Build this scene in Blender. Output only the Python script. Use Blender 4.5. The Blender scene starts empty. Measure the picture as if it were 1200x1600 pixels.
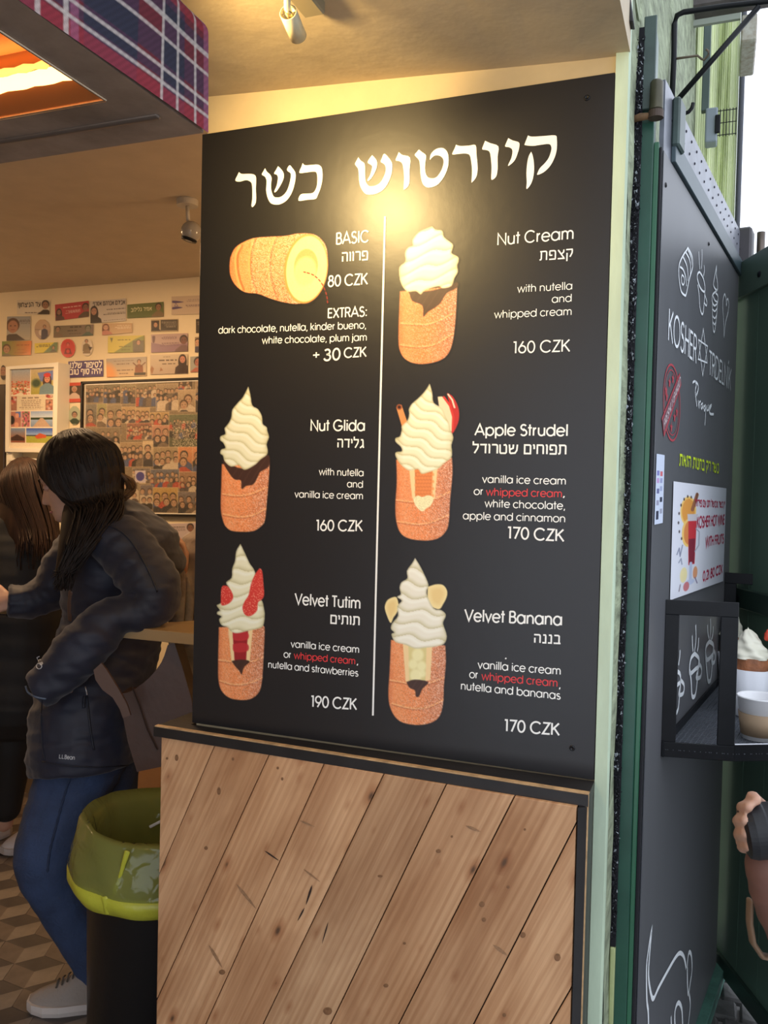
import bpy, bmesh, math, random
import numpy as np
from mathutils import Vector, Matrix
from mathutils.geometry import tessellate_polygon
PI = math.pi
SC = bpy.context.scene
COL = SC.collection
random.seed(7)
RNG = np.random.default_rng(7)

# ------------------------------------------------------------------ camera
F = 1340.0
CX = Vector((0.93204204, 0.36157512, 0.023687))    # camera right in world
CY = Vector((-0.03044832, 0.01301279, 0.99945163))  # camera up
CZ = Vector((-0.36106861, 0.93225216, -0.02313783))  # camera forward
# world axes expressed in the camera were orthonormalised: rebuild an orthonormal frame
CZ = CZ.normalized(); CX = (CX - CZ * CX.dot(CZ)).normalized(); CY = CX.cross(CZ)
if CY.z < 0: CY = -CY
CAM = Vector((0.19894, -1.64079, 1.5))
cam_d = bpy.data.cameras.new('camera'); cam = bpy.data.objects.new('camera', cam_d); COL.objects.link(cam)
cam_d.sensor_fit = 'HORIZONTAL'; cam_d.sensor_width = 36.0; cam_d.lens = 36.0 * F / 1200.0
cam_d.clip_start = 0.02
R3 = Matrix((CX, CY, -CZ)).transposed()
cam.matrix_world = Matrix.Translation(CAM) @ R3.to_4x4()
SC.camera = cam

# ------------------------------------------------------------------ world, lights, exposure
SC.view_settings.view_transform = 'Standard'
try: SC.view_settings.look = 'None'
except Exception: pass
SC.view_settings.exposure = 0.0
SC.view_settings.gamma = 1.0
SC.view_settings.use_curve_mapping = False
wd = bpy.data.worlds.new('overcast'); SC.world = wd; wd.use_nodes = True
wn = wd.node_tree.nodes; wl = wd.node_tree.links
bg = wn['Background']
tc = wn.new('ShaderNodeTexCoord'); mp = wn.new('ShaderNodeMapping'); nz = wn.new('ShaderNodeTexNoise'); rp = wn.new('ShaderNodeValToRGB')
nz.inputs['Scale'].default_value = 2.0; nz.inputs['Detail'].default_value = 4
mp.inputs['Scale'].default_value = (1, 1, 2.5)
wl.new(tc.outputs['Generated'], mp.inputs['Vector']); wl.new(mp.outputs[0], nz.inputs['Vector']); wl.new(nz.outputs['Fac'], rp.inputs['Fac'])
rp.color_ramp.elements[0].color = (0.76, 0.84, 1.0, 1); rp.color_ramp.elements[1].color = (0.91, 0.95, 1.0, 1)
wl.new(rp.outputs[0], bg.inputs['Color']); bg.inputs['Strength'].default_value = 1.9

def lamp(name, kind, loc, power, color, aim=None, **kw):
    d = bpy.data.lights.new(name, kind); d.energy = power; d.color = color
    for k, v in kw.items(): setattr(d, k, v)
    o = bpy.data.objects.new(name, d); COL.objects.link(o); o.location = loc
    if aim is not None: o.rotation_euler = (Vector(aim) - Vector(loc)).to_track_quat('-Z', 'Y').to_euler()
    return o
WARM = (1.0, 0.64, 0.34)
# the room's warm lamps out of view, with two added point lights
lamp('room_light', 'AREA', (-2.2, 0.95, 2.44), 19, WARM, (-2.3, 1.2, 0), shape='DISK', size=0.35)
lamp('room_light', 'AREA', (-3.4, 0.6, 2.44), 10, WARM, (-3.4, 0.8, 0), shape='DISK', size=0.35)
lamp('room_light', 'POINT', (-0.75, 1.0, 2.22), 7, WARM, shadow_soft_size=0.07)  # added and unseen, brightens the room ceiling and wall
lamp('room_light', 'POINT', (-3.9, 0.9, 2.22), 8, WARM, shadow_soft_size=0.07)  # added likewise towards the far left end
lamp('wall_washer', 'SPOT', (-2.75, 1.0, 2.42), 26, WARM, (-2.62, 1.84, 1.40), spot_size=1.3, spot_blend=1.0, shadow_soft_size=0.05)
# the track lamp whose light falls on the menu board (its fitting is built below)
LAMP_SRC = Vector((-0.64, -0.565, 2.262))
lamp('board_spot', 'SPOT', LAMP_SRC, 44, (1.0, 0.69, 0.28), (-0.48, 0.0, 2.02), spot_size=2.15, spot_blend=1.0, shadow_soft_size=0.045)

# ------------------------------------------------------------------ rays (frame of 1200 x 1600)
def ray(px, py): return CX * ((px - 600) / F) + CY * ((800 - py) / F) + CZ
def W(px, py, d): return CAM + ray(px, py) * d
def on(px, py, ax, v):
    r = ray(px, py); return CAM + r * ((v - CAM[ax]) / r[ax])

class Plane:
    def __init__(s, o, u, n):
        s.o = Vector(o); s.u = Vector(u).normalized(); s.n = Vector(n).normalized(); s.v = Vector((0, 0, 1))
    def hit(s, px, py, off=0.0):
        r = ray(px, py); o = s.o + s.n * off
        return CAM + r * ((o - CAM).dot(s.n) / r.dot(s.n))
    def uv(s, px, py, off=0.0):
        p = s.hit(px, py, off) - s.o; return p.dot(s.u), p.z
    def at(s, u, z, off=0.0): 
        p = s.o + s.u * u + s.n * off; return Vector((p.x, p.y, z))
BOARD = Plane((0, 0, 0), (1, 0, 0), (0, -1, 0))
BACK = Plane((0, 1.846, 0), (1, 0, 0), (0, -1, 0))
DOOR = Plane((0.088, 0.2, 0), (0.14853491, 0.98890717, 0), (0.98890717, -0.14853491, 0))

# ------------------------------------------------------------------ materials
MATS = {}
def sl(c): return tuple((x / 12.92 if x <= 0.04045 else ((x + 0.055) / 1.055) ** 2.4) for x in c)
def hexc(h): return sl((int(h[0:2], 16) / 255, int(h[2:4], 16) / 255, int(h[4:6], 16) / 255))
def mat(name, col, rough=0.5, metal=0.0, var=0.0, vscale=8.0, bump=0.0, bscale=60.0, spec=0.5, emit=None, estr=0.0, trans=0.0, alpha=1.0, sheen=0.0, stretch=(1, 1, 1), col2=None, coat=0.0):
    if name in MATS: return MATS[name]
    m = bpy.data.materials.new(name); m.use_nodes = True; MATS[name] = m
    N = m.node_tree.nodes; L = m.node_tree.links; b = N['Principled BSDF']
    if isinstance(col, str): col = hexc(col)
    if isinstance(col2, str): col2 = hexc(col2)
    b.inputs['Base Color'].default_value = (*col, 1); b.inputs['Roughness'].default_value = rough
    b.inputs['Metallic'].default_value = metal; b.inputs['Specular IOR Level'].default_value = spec
    b.inputs['Transmission Weight'].default_value = trans; b.inputs['Alpha'].default_value = alpha
    b.inputs['Sheen Weight'].default_value = sheen; b.inputs['Coat Weight'].default_value = coat
    if emit: b.inputs['Emission Color'].default_value = (*emit, 1); b.inputs['Emission Strength'].default_value = estr
    if var or bump:
        t = N.new('ShaderNodeTexCoord'); mp = N.new('ShaderNodeMapping'); mp.inputs['Scale'].default_value = stretch
        L.new(t.outputs['Object'], mp.inputs['Vector'])
    if var:
        n = N.new('ShaderNodeTexNoise'); n.inputs['Scale'].default_value = vscale; n.inputs['Detail'].default_value = 6; n.inputs['Roughness'].default_value = 0.6
        L.new(mp.outputs[0], n.inputs['Vector'])
        r = N.new('ShaderNodeValToRGB'); r.color_ramp.elements[0].position = 0.32; r.color_ramp.elements[1].position = 0.68
        c2 = col2 if col2 else tuple(min(1, x * (1 + var)) for x in col)
        c1 = col if col2 else tuple(x * (1 - var) for x in col)
        r.color_ramp.elements[0].color = (*c1, 1); r.color_ramp.elements[1].color = (*c2, 1)
        L.new(n.outputs['Fac'], r.inputs['Fac']); L.new(r.outputs[0], b.inputs['Base Color'])
    if bump:
        n2 = N.new('ShaderNodeTexNoise'); n2.inputs['Scale'].default_value = bscale; n2.inputs['Detail'].default_value = 5
        L.new(mp.outputs[0], n2.inputs['Vector'])
        bp = N.new('ShaderNodeBump'); bp.inputs['Strength'].default_value = bump; bp.inputs['Distance'].default_value = 0.01
        L.new(n2.outputs['Fac'], bp.inputs['Height']); L.new(bp.outputs[0], b.inputs['Normal'])
    return m
def print_mat(name, rough=0.45, spec=0.5, bump=0.0, bscale=20, coat=0.0):
    if name in MATS: return MATS[name]
    m = mat(name, (1, 1, 1), rough, spec=spec, bump=bump, bscale=bscale, coat=coat)
    N = m.node_tree.nodes; a = N.new('ShaderNodeAttribute'); a.attribute_name = 'Col'
    m.node_tree.links.new(a.outputs['Color'], N['Principled BSDF'].inputs['Base Color'])
    return m

# ------------------------------------------------------------------ objects
def link(o, parent=None, mats=()):
    COL.objects.link(o)
    for m in mats: o.data.materials.append(m)
    if parent is not None: o.parent = parent; o.matrix_parent_inverse = Matrix.Identity(4)
    return o
def origin_of(p):
    return WORG.get(p.name, Vector((0, 0, 0))) if p is not None else Vector((0, 0, 0))
WORG = {}
def obj(name, bm, m, parent=None, smooth=False, org=None, stuff=False):
    """bm is in world coordinates; the object gets its own origin."""
    if isinstance(bm, bpy.types.Mesh): me = bm
    else:
        bmesh.ops.recalc_face_normals(bm, faces=bm.faces)
        me = bpy.data.meshes.new(name); bm.to_mesh(me); bm.free()
    po = origin_of(parent)
    if org is None:
        if len(me.vertices):
            co = np.empty(len(me.vertices) * 3); me.vertices.foreach_get('co', co); co = co.reshape(-1, 3)
            lo = co.min(0); hi = co.max(0); org = Vector(((lo[0] + hi[0]) / 2, (lo[1] + hi[1]) / 2, lo[2]))
        else: org = Vector()
    org = Vector(org)
    me.transform(Matrix.Translation(-org))
    if smooth: me.polygons.foreach_set('use_smooth', [True] * len(me.polygons))
    o = bpy.data.objects.new(name, me); link(o, parent, m if isinstance(m, (list, tuple)) else (m,))
    o.location = org - po; WORG[o.name] = org
    if stuff: o['kind'] = 'stuff'
    return o
def tag(o, label, cat, group=None, kind=None):
    o['label'] = label; o['category'] = cat
    if group: o['group'] = group
    if kind: o['kind'] = kind
    return o
def thing(name, label, cat, loc, group=None, kind=None):
    o = bpy.data.objects.new(name, None); COL.objects.link(o); o.location = loc; o.empty_display_size = 0.05
    WORG[o.name] = Vector(loc); return tag(o, label, cat, group, kind)
def struct(name, bm, m, label, cat, smooth=False):
    return tag(obj(name, bm, m, smooth=smooth), label, cat, kind='structure')

def BM(): return bmesh.new()
def box(bm, lo, hi, mi=0):
    (x0, y0, z0), (x1, y1, z1) = lo, hi
    return hexa(bm, [(x0, y0, z0), (x1, y0, z0), (x1, y1, z0), (x0, y1, z0), (x0, y0, z1), (x1, y0, z1), (x1, y1, z1), (x0, y1, z1)], mi)
def hexa(bm, p, mi=0):
    v = [bm.verts.new(q) for q in p]; fs = []
    for f in ((3, 2, 1, 0), (4, 5, 6, 7), (0, 1, 5, 4), (1, 2, 6, 5), (2, 3, 7, 6), (3, 0, 4, 7)):
        fc = bm.faces.new([v[i] for i in f]); fc.material_index = mi; fs.append(fc)
    return v, fs
def obox(bm, o, a, b, c, mi=0):
    o, a, b, c = Vector(o), Vector(a), Vector(b), Vector(c)
    return hexa(bm, [o, o + a, o + a + b, o + b, o + c, o + a + c, o + a + b + c, o + b + c], mi)
def bevel(bm, w, seg=2):
    bm.normal_update(); bmesh.ops.recalc_face_normals(bm, faces=bm.faces)
    es = [e for e in bm.edges if len(e.link_faces) == 2 and e.calc_face_angle(0) > 0.15]
    bmesh.ops.bevel(bm, geom=es, offset=w, segments=seg, affect='EDGES', profile=0.5)
def prism(bm, pts, ext, mi=0):
    """closed polygon of world points extruded by the vector ext"""
    ext = Vector(ext); n = len(pts)
    a = [bm.verts.new(p) for p in pts]; b = [bm.verts.new(Vector(p) + ext) for p in pts]
    tris = tessellate_polygon([[Vector(p) for p in pts]])
    for t in tris:
        for s, r in ((a, 1), (b, -1)):
            try: f = bm.faces.new([s[i] for i in t[::r]]); f.material_index = mi
            except ValueError: pass
    for i in range(n):
        j = (i + 1) % n; f = bm.faces.new([a[i], a[j], b[j], b[i]]); f.material_index = mi
def flat(bm, pts, mi=0):
    v = [bm.verts.new(p) for p in pts]
    for t in tessellate_polygon([[Vector(p) for p in pts]]):
        try: f = bm.faces.new([v[i] for i in t]); f.material_index = mi
        except ValueError: pass
def frame_axes(t, ref):
    t = t.normalized(); a = ref - t * ref.dot(t)
    if a.length < 1e-4: a = Vector((1, 0, 0)) - t * t.x
    a.normalize(); return a, t.cross(a)
def loft(bm, pts, radii, segs=16, ref=None, caps=True, round_end=True, flat_end=False, mi=0, sq=2.0):
    """tube through pts; radii: number or (in plane, along ref)."""
    pts = [Vector(p) for p in pts]; n = len(pts)
    ref = Vector(ref) if ref is not None else Vector((0.13, 0.21, 0.97))
    rr = [(r, r) if not isinstance(r, (tuple, list)) else r for r in (radii if isinstance(radii, (list, tuple)) else [radii] * n)]
    P, Q, T = [], [], []
    for i in range(n):
        t = (pts[min(i + 1, n - 1)] - pts[max(i - 1, 0)]); T.append(t.normalized())
    for i in range(n): P.append(pts[i]); Q.append(rr[i])
    if round_end:
        k = 4; pre = []; post = []
        for j in range(k):
            a = PI / 2 * (1 - (j + 0.15) / k)
            s, c = math.cos(a), math.sin(a)
            pre.append((pts[0] - T[0] * c * min(rr[0]) , (rr[0][0] * s, rr[0][1] * s), T[0]))
            if not flat_end: post.append((pts[-1] + T[-1] * c * min(rr[-1]), (rr[-1][0] * s, rr[-1][1] * s), T[-1]))
        P = [x[0] for x in pre] + P + [x[0] for x in post[::-1]]
        Q = [x[1] for x in pre] + Q + [x[1] for x in post[::-1]]
        T = [x[2] for x in pre] + T + [x[2] for x in post[::-1]]
    rings = []
    for p, (ra, rb), t in zip(P, Q, T):
        b, a = frame_axes(t, ref)   # b along ref, a in plane
        ring = []
        for k in range(segs):
            th = 2 * PI * k / segs; c, s = math.cos(th), math.sin(th)
            e = 2.0 / sq
            c = math.copysign(abs(c) ** e, c); s = math.copysign(abs(s) ** e, s)
            ring.append(bm.verts.new(p + a * (ra * c) + b * (rb * s)))
        rings.append(ring)
    for r0, r1 in zip(rings, rings[1:]):
        for k in range(segs):
            f = bm.faces.new([r0[k], r0[(k + 1) % segs], r1[(k + 1) % segs], r1[k]]); f.material_index = mi
    if caps:
        f = bm.faces.new(rings[0][::-1]); f.material_index = mi
        f = bm.faces.new(rings[-1]); f.material_index = mi
    return rings
def tube(bm, pts, r, segs=10, mi=0): return loft(bm, pts, r, segs, round_end=False, mi=mi)
def spline(pts, n=6):
    """Catmull-Rom through tuples of any length"""
    A = [np.array(p, float) for p in pts]; out = []
    for i in range(len(A) - 1):
        p0 = A[max(i - 1, 0)]; p1 = A[i]; p2 = A[i + 1]; p3 = A[min(i + 2, len(A) - 1)]
        for k in range(n):
            t = k / n
            out.append(0.5 * ((2 * p1) + (-p0 + p2) * t + (2 * p0 - 5 * p1 + 4 * p2 - p3) * t * t + (-p0 + 3 * p1 - 3 * p2 + p3) * t ** 3))
    out.append(A[-1]); return out
def lathe(bm, prof, c, axis=(0, 0, 1), segs=32, mi=0, wob=None, close=False):
    c = Vector(c); ax = Vector(axis).normalized(); a, b = frame_axes(ax, Vector((1, 0.01, 0.02)))
    rings = []
    for (r, h) in prof:
        ring = []
        for k in range(segs):
            th = 2 * PI * k / segs; q = r * (1 + (wob(th, h) if wob else 0))
            ring.append(bm.verts.new(c + ax * h + a * (q * math.cos(th)) + b * (q * math.sin(th))))
        rings.append(ring)
    for r0, r1 in zip(rings, rings[1:]):
        for k in range(segs):
            f = bm.faces.new([r0[k], r0[(k + 1) % segs], r1[(k + 1) % segs], r1[k]]); f.material_index = mi
    if close:
        bm.faces.new(rings[0][::-1]); bm.faces.new(rings[-1])
    return rings
def remesh(bm, voxel, smooth=2, fac=0.5):
    """union of all closed pieces as one continuous skin"""
    me = bpy.data.meshes.new('tmp'); bmesh.ops.recalc_face_normals(bm, faces=bm.faces); bm.to_mesh(me); bm.free()
    o = bpy.data.objects.new('tmp', me); COL.objects.link(o)
    md = o.modifiers.new('r', 'REMESH'); md.mode = 'VOXEL'; md.voxel_size = voxel; md.use_smooth_shade = True
    if smooth:
        s = o.modifiers.new('s', 'SMOOTH'); s.factor = fac; s.iterations = smooth
    dg = bpy.context.evaluated_depsgraph_get(); dg.update()
    out = bpy.data.meshes.new_from_object(o.evaluated_get(dg))
    bpy.data.objects.remove(o); bpy.data.meshes.remove(me)
    return out

# ------------------------------------------------------------------ flat print: a canvas of vertex colours
class Canvas:
    def __init__(s, w, h, bgc=(1, 1, 1), res=1.0):
        s.w, s.h = w, h; s.nx = max(2, int(w / res) + 1); s.ny = max(2, int(h / res) + 1)
        s.X, s.Y = np.meshgrid(np.linspace(0, w, s.nx), np.linspace(0, h, s.ny))
        s.c = np.empty((s.ny, s.nx, 3)); s.c[:] = bgc; s.a = np.ones((s.ny, s.nx)); s.res = max(w / (s.nx - 1), h / (s.ny - 1))
    def sd(s, pts):
        P = np.array(pts, float); X, Y = s.X, s.Y; d = np.full(X.shape, 1e9); ins = np.zeros(X.shape, bool)
        for i in range(len(P)):
            x0, y0 = P[i]; x1, y1 = P[(i + 1) % len(P)]
            ex, ey = x1 - x0, y1 - y0; L = ex * ex + ey * ey + 1e-12
            t = np.clip(((X - x0) * ex + (Y - y0) * ey) / L, 0, 1)
            d = np.minimum(d, (X - x0 - t * ex) ** 2 + (Y - y0 - t * ey) ** 2)
            if y0 != y1:
                cr = ((y0 > Y) != (y1 > Y)) & (X < (x1 - x0) * (Y - y0) / (y1 - y0) + x0); ins ^= cr
        d = np.sqrt(d); return np.where(ins, -d, d)
    def put(s, m, col, al=1.0):
        m = np.clip(m * al, 0, 1)[..., None]; s.c = s.c * (1 - m) + np.asarray(col) * m
    def poly(s, pts, col, soft=0.6, al=1.0, smooth=True):
        if smooth and len(pts) > 4:
            pp = [tuple(q) for q in spline(list(pts) + [pts[0]], 3)][:-1]
        else: pp = pts
        d = s.sd(pp); m = np.clip(0.5 - d / (2 * soft * s.res), 0, 1)
        s.put(m, col, al); return m
    def ell(s, cx, cy, rx, ry, col, soft=0.6, al=1.0, rot=0.0):
        c, n = math.cos(rot), math.sin(rot); x = (s.X - cx) * c + (s.Y - cy) * n; y = -(s.X - cx) * n + (s.Y - cy) * c
        q = np.sqrt((x / rx) ** 2 + (y / ry) ** 2); m = np.clip(0.5 - (q - 1) * min(rx, ry) / (2 * soft * s.res), 0, 1)
        s.put(m, col, al); return m
    def rect(s, x0, y0, x1, y1, col, al=1.0):
        m = ((s.X >= x0) & (s.X <= x1) & (s.Y >= y0) & (s.Y <= y1)).astype(float); s.put(m, col, al); return m
    def line(s, pts, wd, col, al=1.0):
        P = np.array(pts, float); d = np.full(s.X.shape, 1e9)
        for (x0, y0), (x1, y1) in zip(P, P[1:]):
            ex, ey = x1 - x0, y1 - y0; L = ex * ex + ey * ey + 1e-12
            t = np.clip(((s.X - x0) * ex + (s.Y - y0) * ey) / L, 0, 1)
            d = np.minimum(d, np.hypot(s.X - x0 - t * ex, s.Y - y0 - t * ey))
        m = np.clip((wd / 2 + s.res / 2 - d) / s.res, 0, 1); s.put(m, col, al); return m
    def noise(s, amp, mask=1.0, scale=1):
        a = RNG.random((s.ny // scale + 2, s.nx // scale + 2)) - 0.5
        a = np.kron(a, np.ones((scale, scale)))[:s.ny, :s.nx]
        s.c = np.clip(s.c + (a * amp * mask)[..., None], 0, 1)
    def grad(s, c0, c1, vertical=True, x0=0, y0=0, x1=None, y1=None):
        x1 = s.w if x1 is None else x1; y1 = s.h if y1 is None else y1
        t = np.clip((s.Y - y0) / (y1 - y0) if vertical else (s.X - x0) / (x1 - x0), 0, 1)[..., None]
        m = ((s.X >= x0) & (s.X <= x1) & (s.Y >= y0) & (s.Y <= y1))[..., None]
        s.c = np.where(m, np.array(c0) * (1 - t) + np.array(c1) * t, s.c)
    def person(s, cx, top, hh, skin=(0.8, 0.6, 0.48), hair=(0.15, 0.1, 0.08), cloth=(0.2, 0.2, 0.3), long=False, bot=None):
        bot = s.h if bot is None else bot; r = hh / 2
        if long: s.ell(cx, top + hh * 0.85, r * 1.05, hh * 0.95, hair)
        s.poly([(cx - hh * 0.95, bot), (cx - hh * 0.85, top + hh * 1.5), (cx - r * .5, top + hh * 1.05), (cx + r * .5, top + hh * 1.05), (cx + hh * 0.85, top + hh * 1.5), (cx + hh * 0.95, bot)], cloth, smooth=False)
        s.ell(cx, top + r * 0.9, r * 0.86, r * 0.95, hair); s.ell(cx, top + hh * 0.56, r * 0.66, r * 0.84, skin)
        if hh > 9:
            for k in (-1, 1): s.ell(cx + k * r * 0.28, top + hh * 0.5, r * 0.11, r * 0.07, (0.15, 0.1, 0.1))
            s.line([(cx - r * 0.2, top + hh * 0.76), (cx + r * 0.2, top + hh * 0.76)], r * 0.08, (0.5, 0.2, 0.2))
    def bars(s, x0, y0, x1, lh, n, col, gap=None, al=0.75, align='r'):
        """body text too small to read: rows of word marks"""
        gap = gap or lh * 1.9
        for i in range(n):
            L = (x1 - x0) * random.uniform(0.7, 1.0); a = x1 - L if align == 'r' else (x0 + x1 - L) / 2; x = a
            while x < a + L - 1:
                w = random.uniform(2.5, 7) * lh / 1.6; s.rect(x, y0 + i * gap, min(x + w, a + L), y0 + i * gap + lh, col, al); x += w + lh * 0.8
def canvas_obj(name, cv, quad, plane, off, m, parent=None, mask=None):
    """quad: four pixel corners tl, tr, br, bl on the plane"""
    P = [plane.hit(x, y, off) for x, y in quad]
    # projective map so straight rows stay straight
    src = np.array([(0, 0), (cv.w, 0), (cv.w, cv.h), (0, cv.h)], float); dst = np.array([(p.dot(plane.u), p.z) for p in P])
    A = []; B = []
    for (x, y), (u, v) in zip(src, dst):
        A += [[x, y, 1, 0, 0, 0, -u * x, -u * y], [0, 0, 0, x, y, 1, -v * x, -v * y]]; B += [u, v]
    h = np.linalg.solve(np.array(A), np.array(B)); D = h[6] * cv.X + h[7] * cv.Y + 1
    U = (h[0] * cv.X + h[1] * cv.Y + h[2]) / D; V = (h[3] * cv.X + h[4] * cv.Y + h[5]) / D
    base = plane.o + plane.n * off; base = base - plane.u * base.dot(plane.u)
    ny, nx = cv.ny, cv.nx; co = np.empty((ny, nx, 3))
    co[..., 0] = base.x + plane.u.x * U; co[..., 1] = base.y + plane.u.y * U; co[..., 2] = V
    me = bpy.data.meshes.new(name); idx = np.arange(nx * ny).reshape(ny, nx)
    q = np.stack([idx[:-1, :-1], idx[1:, :-1], idx[1:, 1:], idx[:-1, 1:]], -1).reshape(-1, 4)
    if mask is not None:
        mk = mask > 0.5; ok = (mk[:-1, :-1] & mk[1:, :-1] & mk[1:, 1:] & mk[:-1, 1:]).reshape(-1); q = q[ok]
    c = np.clip(cv.c, 0, 1); c = np.where(c <= 0.04045, c / 12.92, ((c + 0.055) / 1.055) ** 2.4)
    co = co.reshape(-1, 3); c = c.reshape(-1, 3)
    used = np.unique(q); remap = np.zeros(len(co), int); remap[used] = np.arange(len(used)); co = co[used]; c = c[used]; q = remap[q]
    me.vertices.add(len(co)); me.vertices.foreach_set('co', co.reshape(-1))
    me.loops.add(q.size); me.loops.foreach_set('vertex_index', q.reshape(-1))
    me.polygons.add(len(q)); me.polygons.foreach_set('loop_start', np.arange(0, q.size, 4)); me.polygons.foreach_set('loop_total', np.full(len(q), 4))
    me.update(calc_edges=True)
    at = me.color_attributes.new('Col', 'FLOAT_COLOR', 'POINT'); at.data.foreach_set('color', np.concatenate([c, np.ones((len(c), 1))], 1).reshape(-1))
    return obj(name, me, m, parent)

# ------------------------------------------------------------------ lettering
TXT = {}
def is_heb(s): return any('\u0590' <= ch <= '\u05ff' for ch in s)
def text_mesh(s, weight=0.0, shear=0.0):
    k = (s, weight, shear)
    if k in TXT: return TXT[k]
    c = bpy.data.curves.new('t', 'FONT'); c.body = s[::-1] if is_heb(s) else s; c.size = 1; c.offset = weight; c.shear = shear; c.resolution_u = 3
    o = bpy.data.objects.new('t', c); COL.objects.link(o)
    dg = bpy.context.evaluated_depsgraph_get(); dg.update()
    me = bpy.data.meshes.new_from_object(o.evaluated_get(dg))
    V = [v.co.copy() for v in me.vertices]; Fc = [list(p.vertices) for p in me.polygons]
    bpy.data.objects.remove(o); bpy.data.curves.remove(c); bpy.data.meshes.remove(me)
    x0 = min(v.x for v in V); x1 = max(v.x for v in V)
    TXT[k] = (V, Fc, x0, x1); return TXT[k]
CAPH = 0.729
def put_text(bm, s, l, r, cap, plane, off=0.0008, weight=0.0, shear=0.0, mi=0, mirror=False):
    """baseline from pixel l to pixel r on the plane, cap = height of capitals in pixels at l"""
    V, Fc, x0, x1 = text_mesh(s, weight, shear)
    A = plane.hit(*l, off); B = plane.hit(*r, off); T = plane.hit(l[0], l[1] - cap, off)
    u = (B - A) / (x1 - x0); v = Vector((0, 0, 1)) * ((T - A).length / CAPH)
    vs = [bm.verts.new(A + u * (p.x - x0) + v * p.y) for p in V]
    for f in Fc:
        try: q = bm.faces.new([vs[i] for i in f]); q.material_index = mi
        except ValueError: pass
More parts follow.
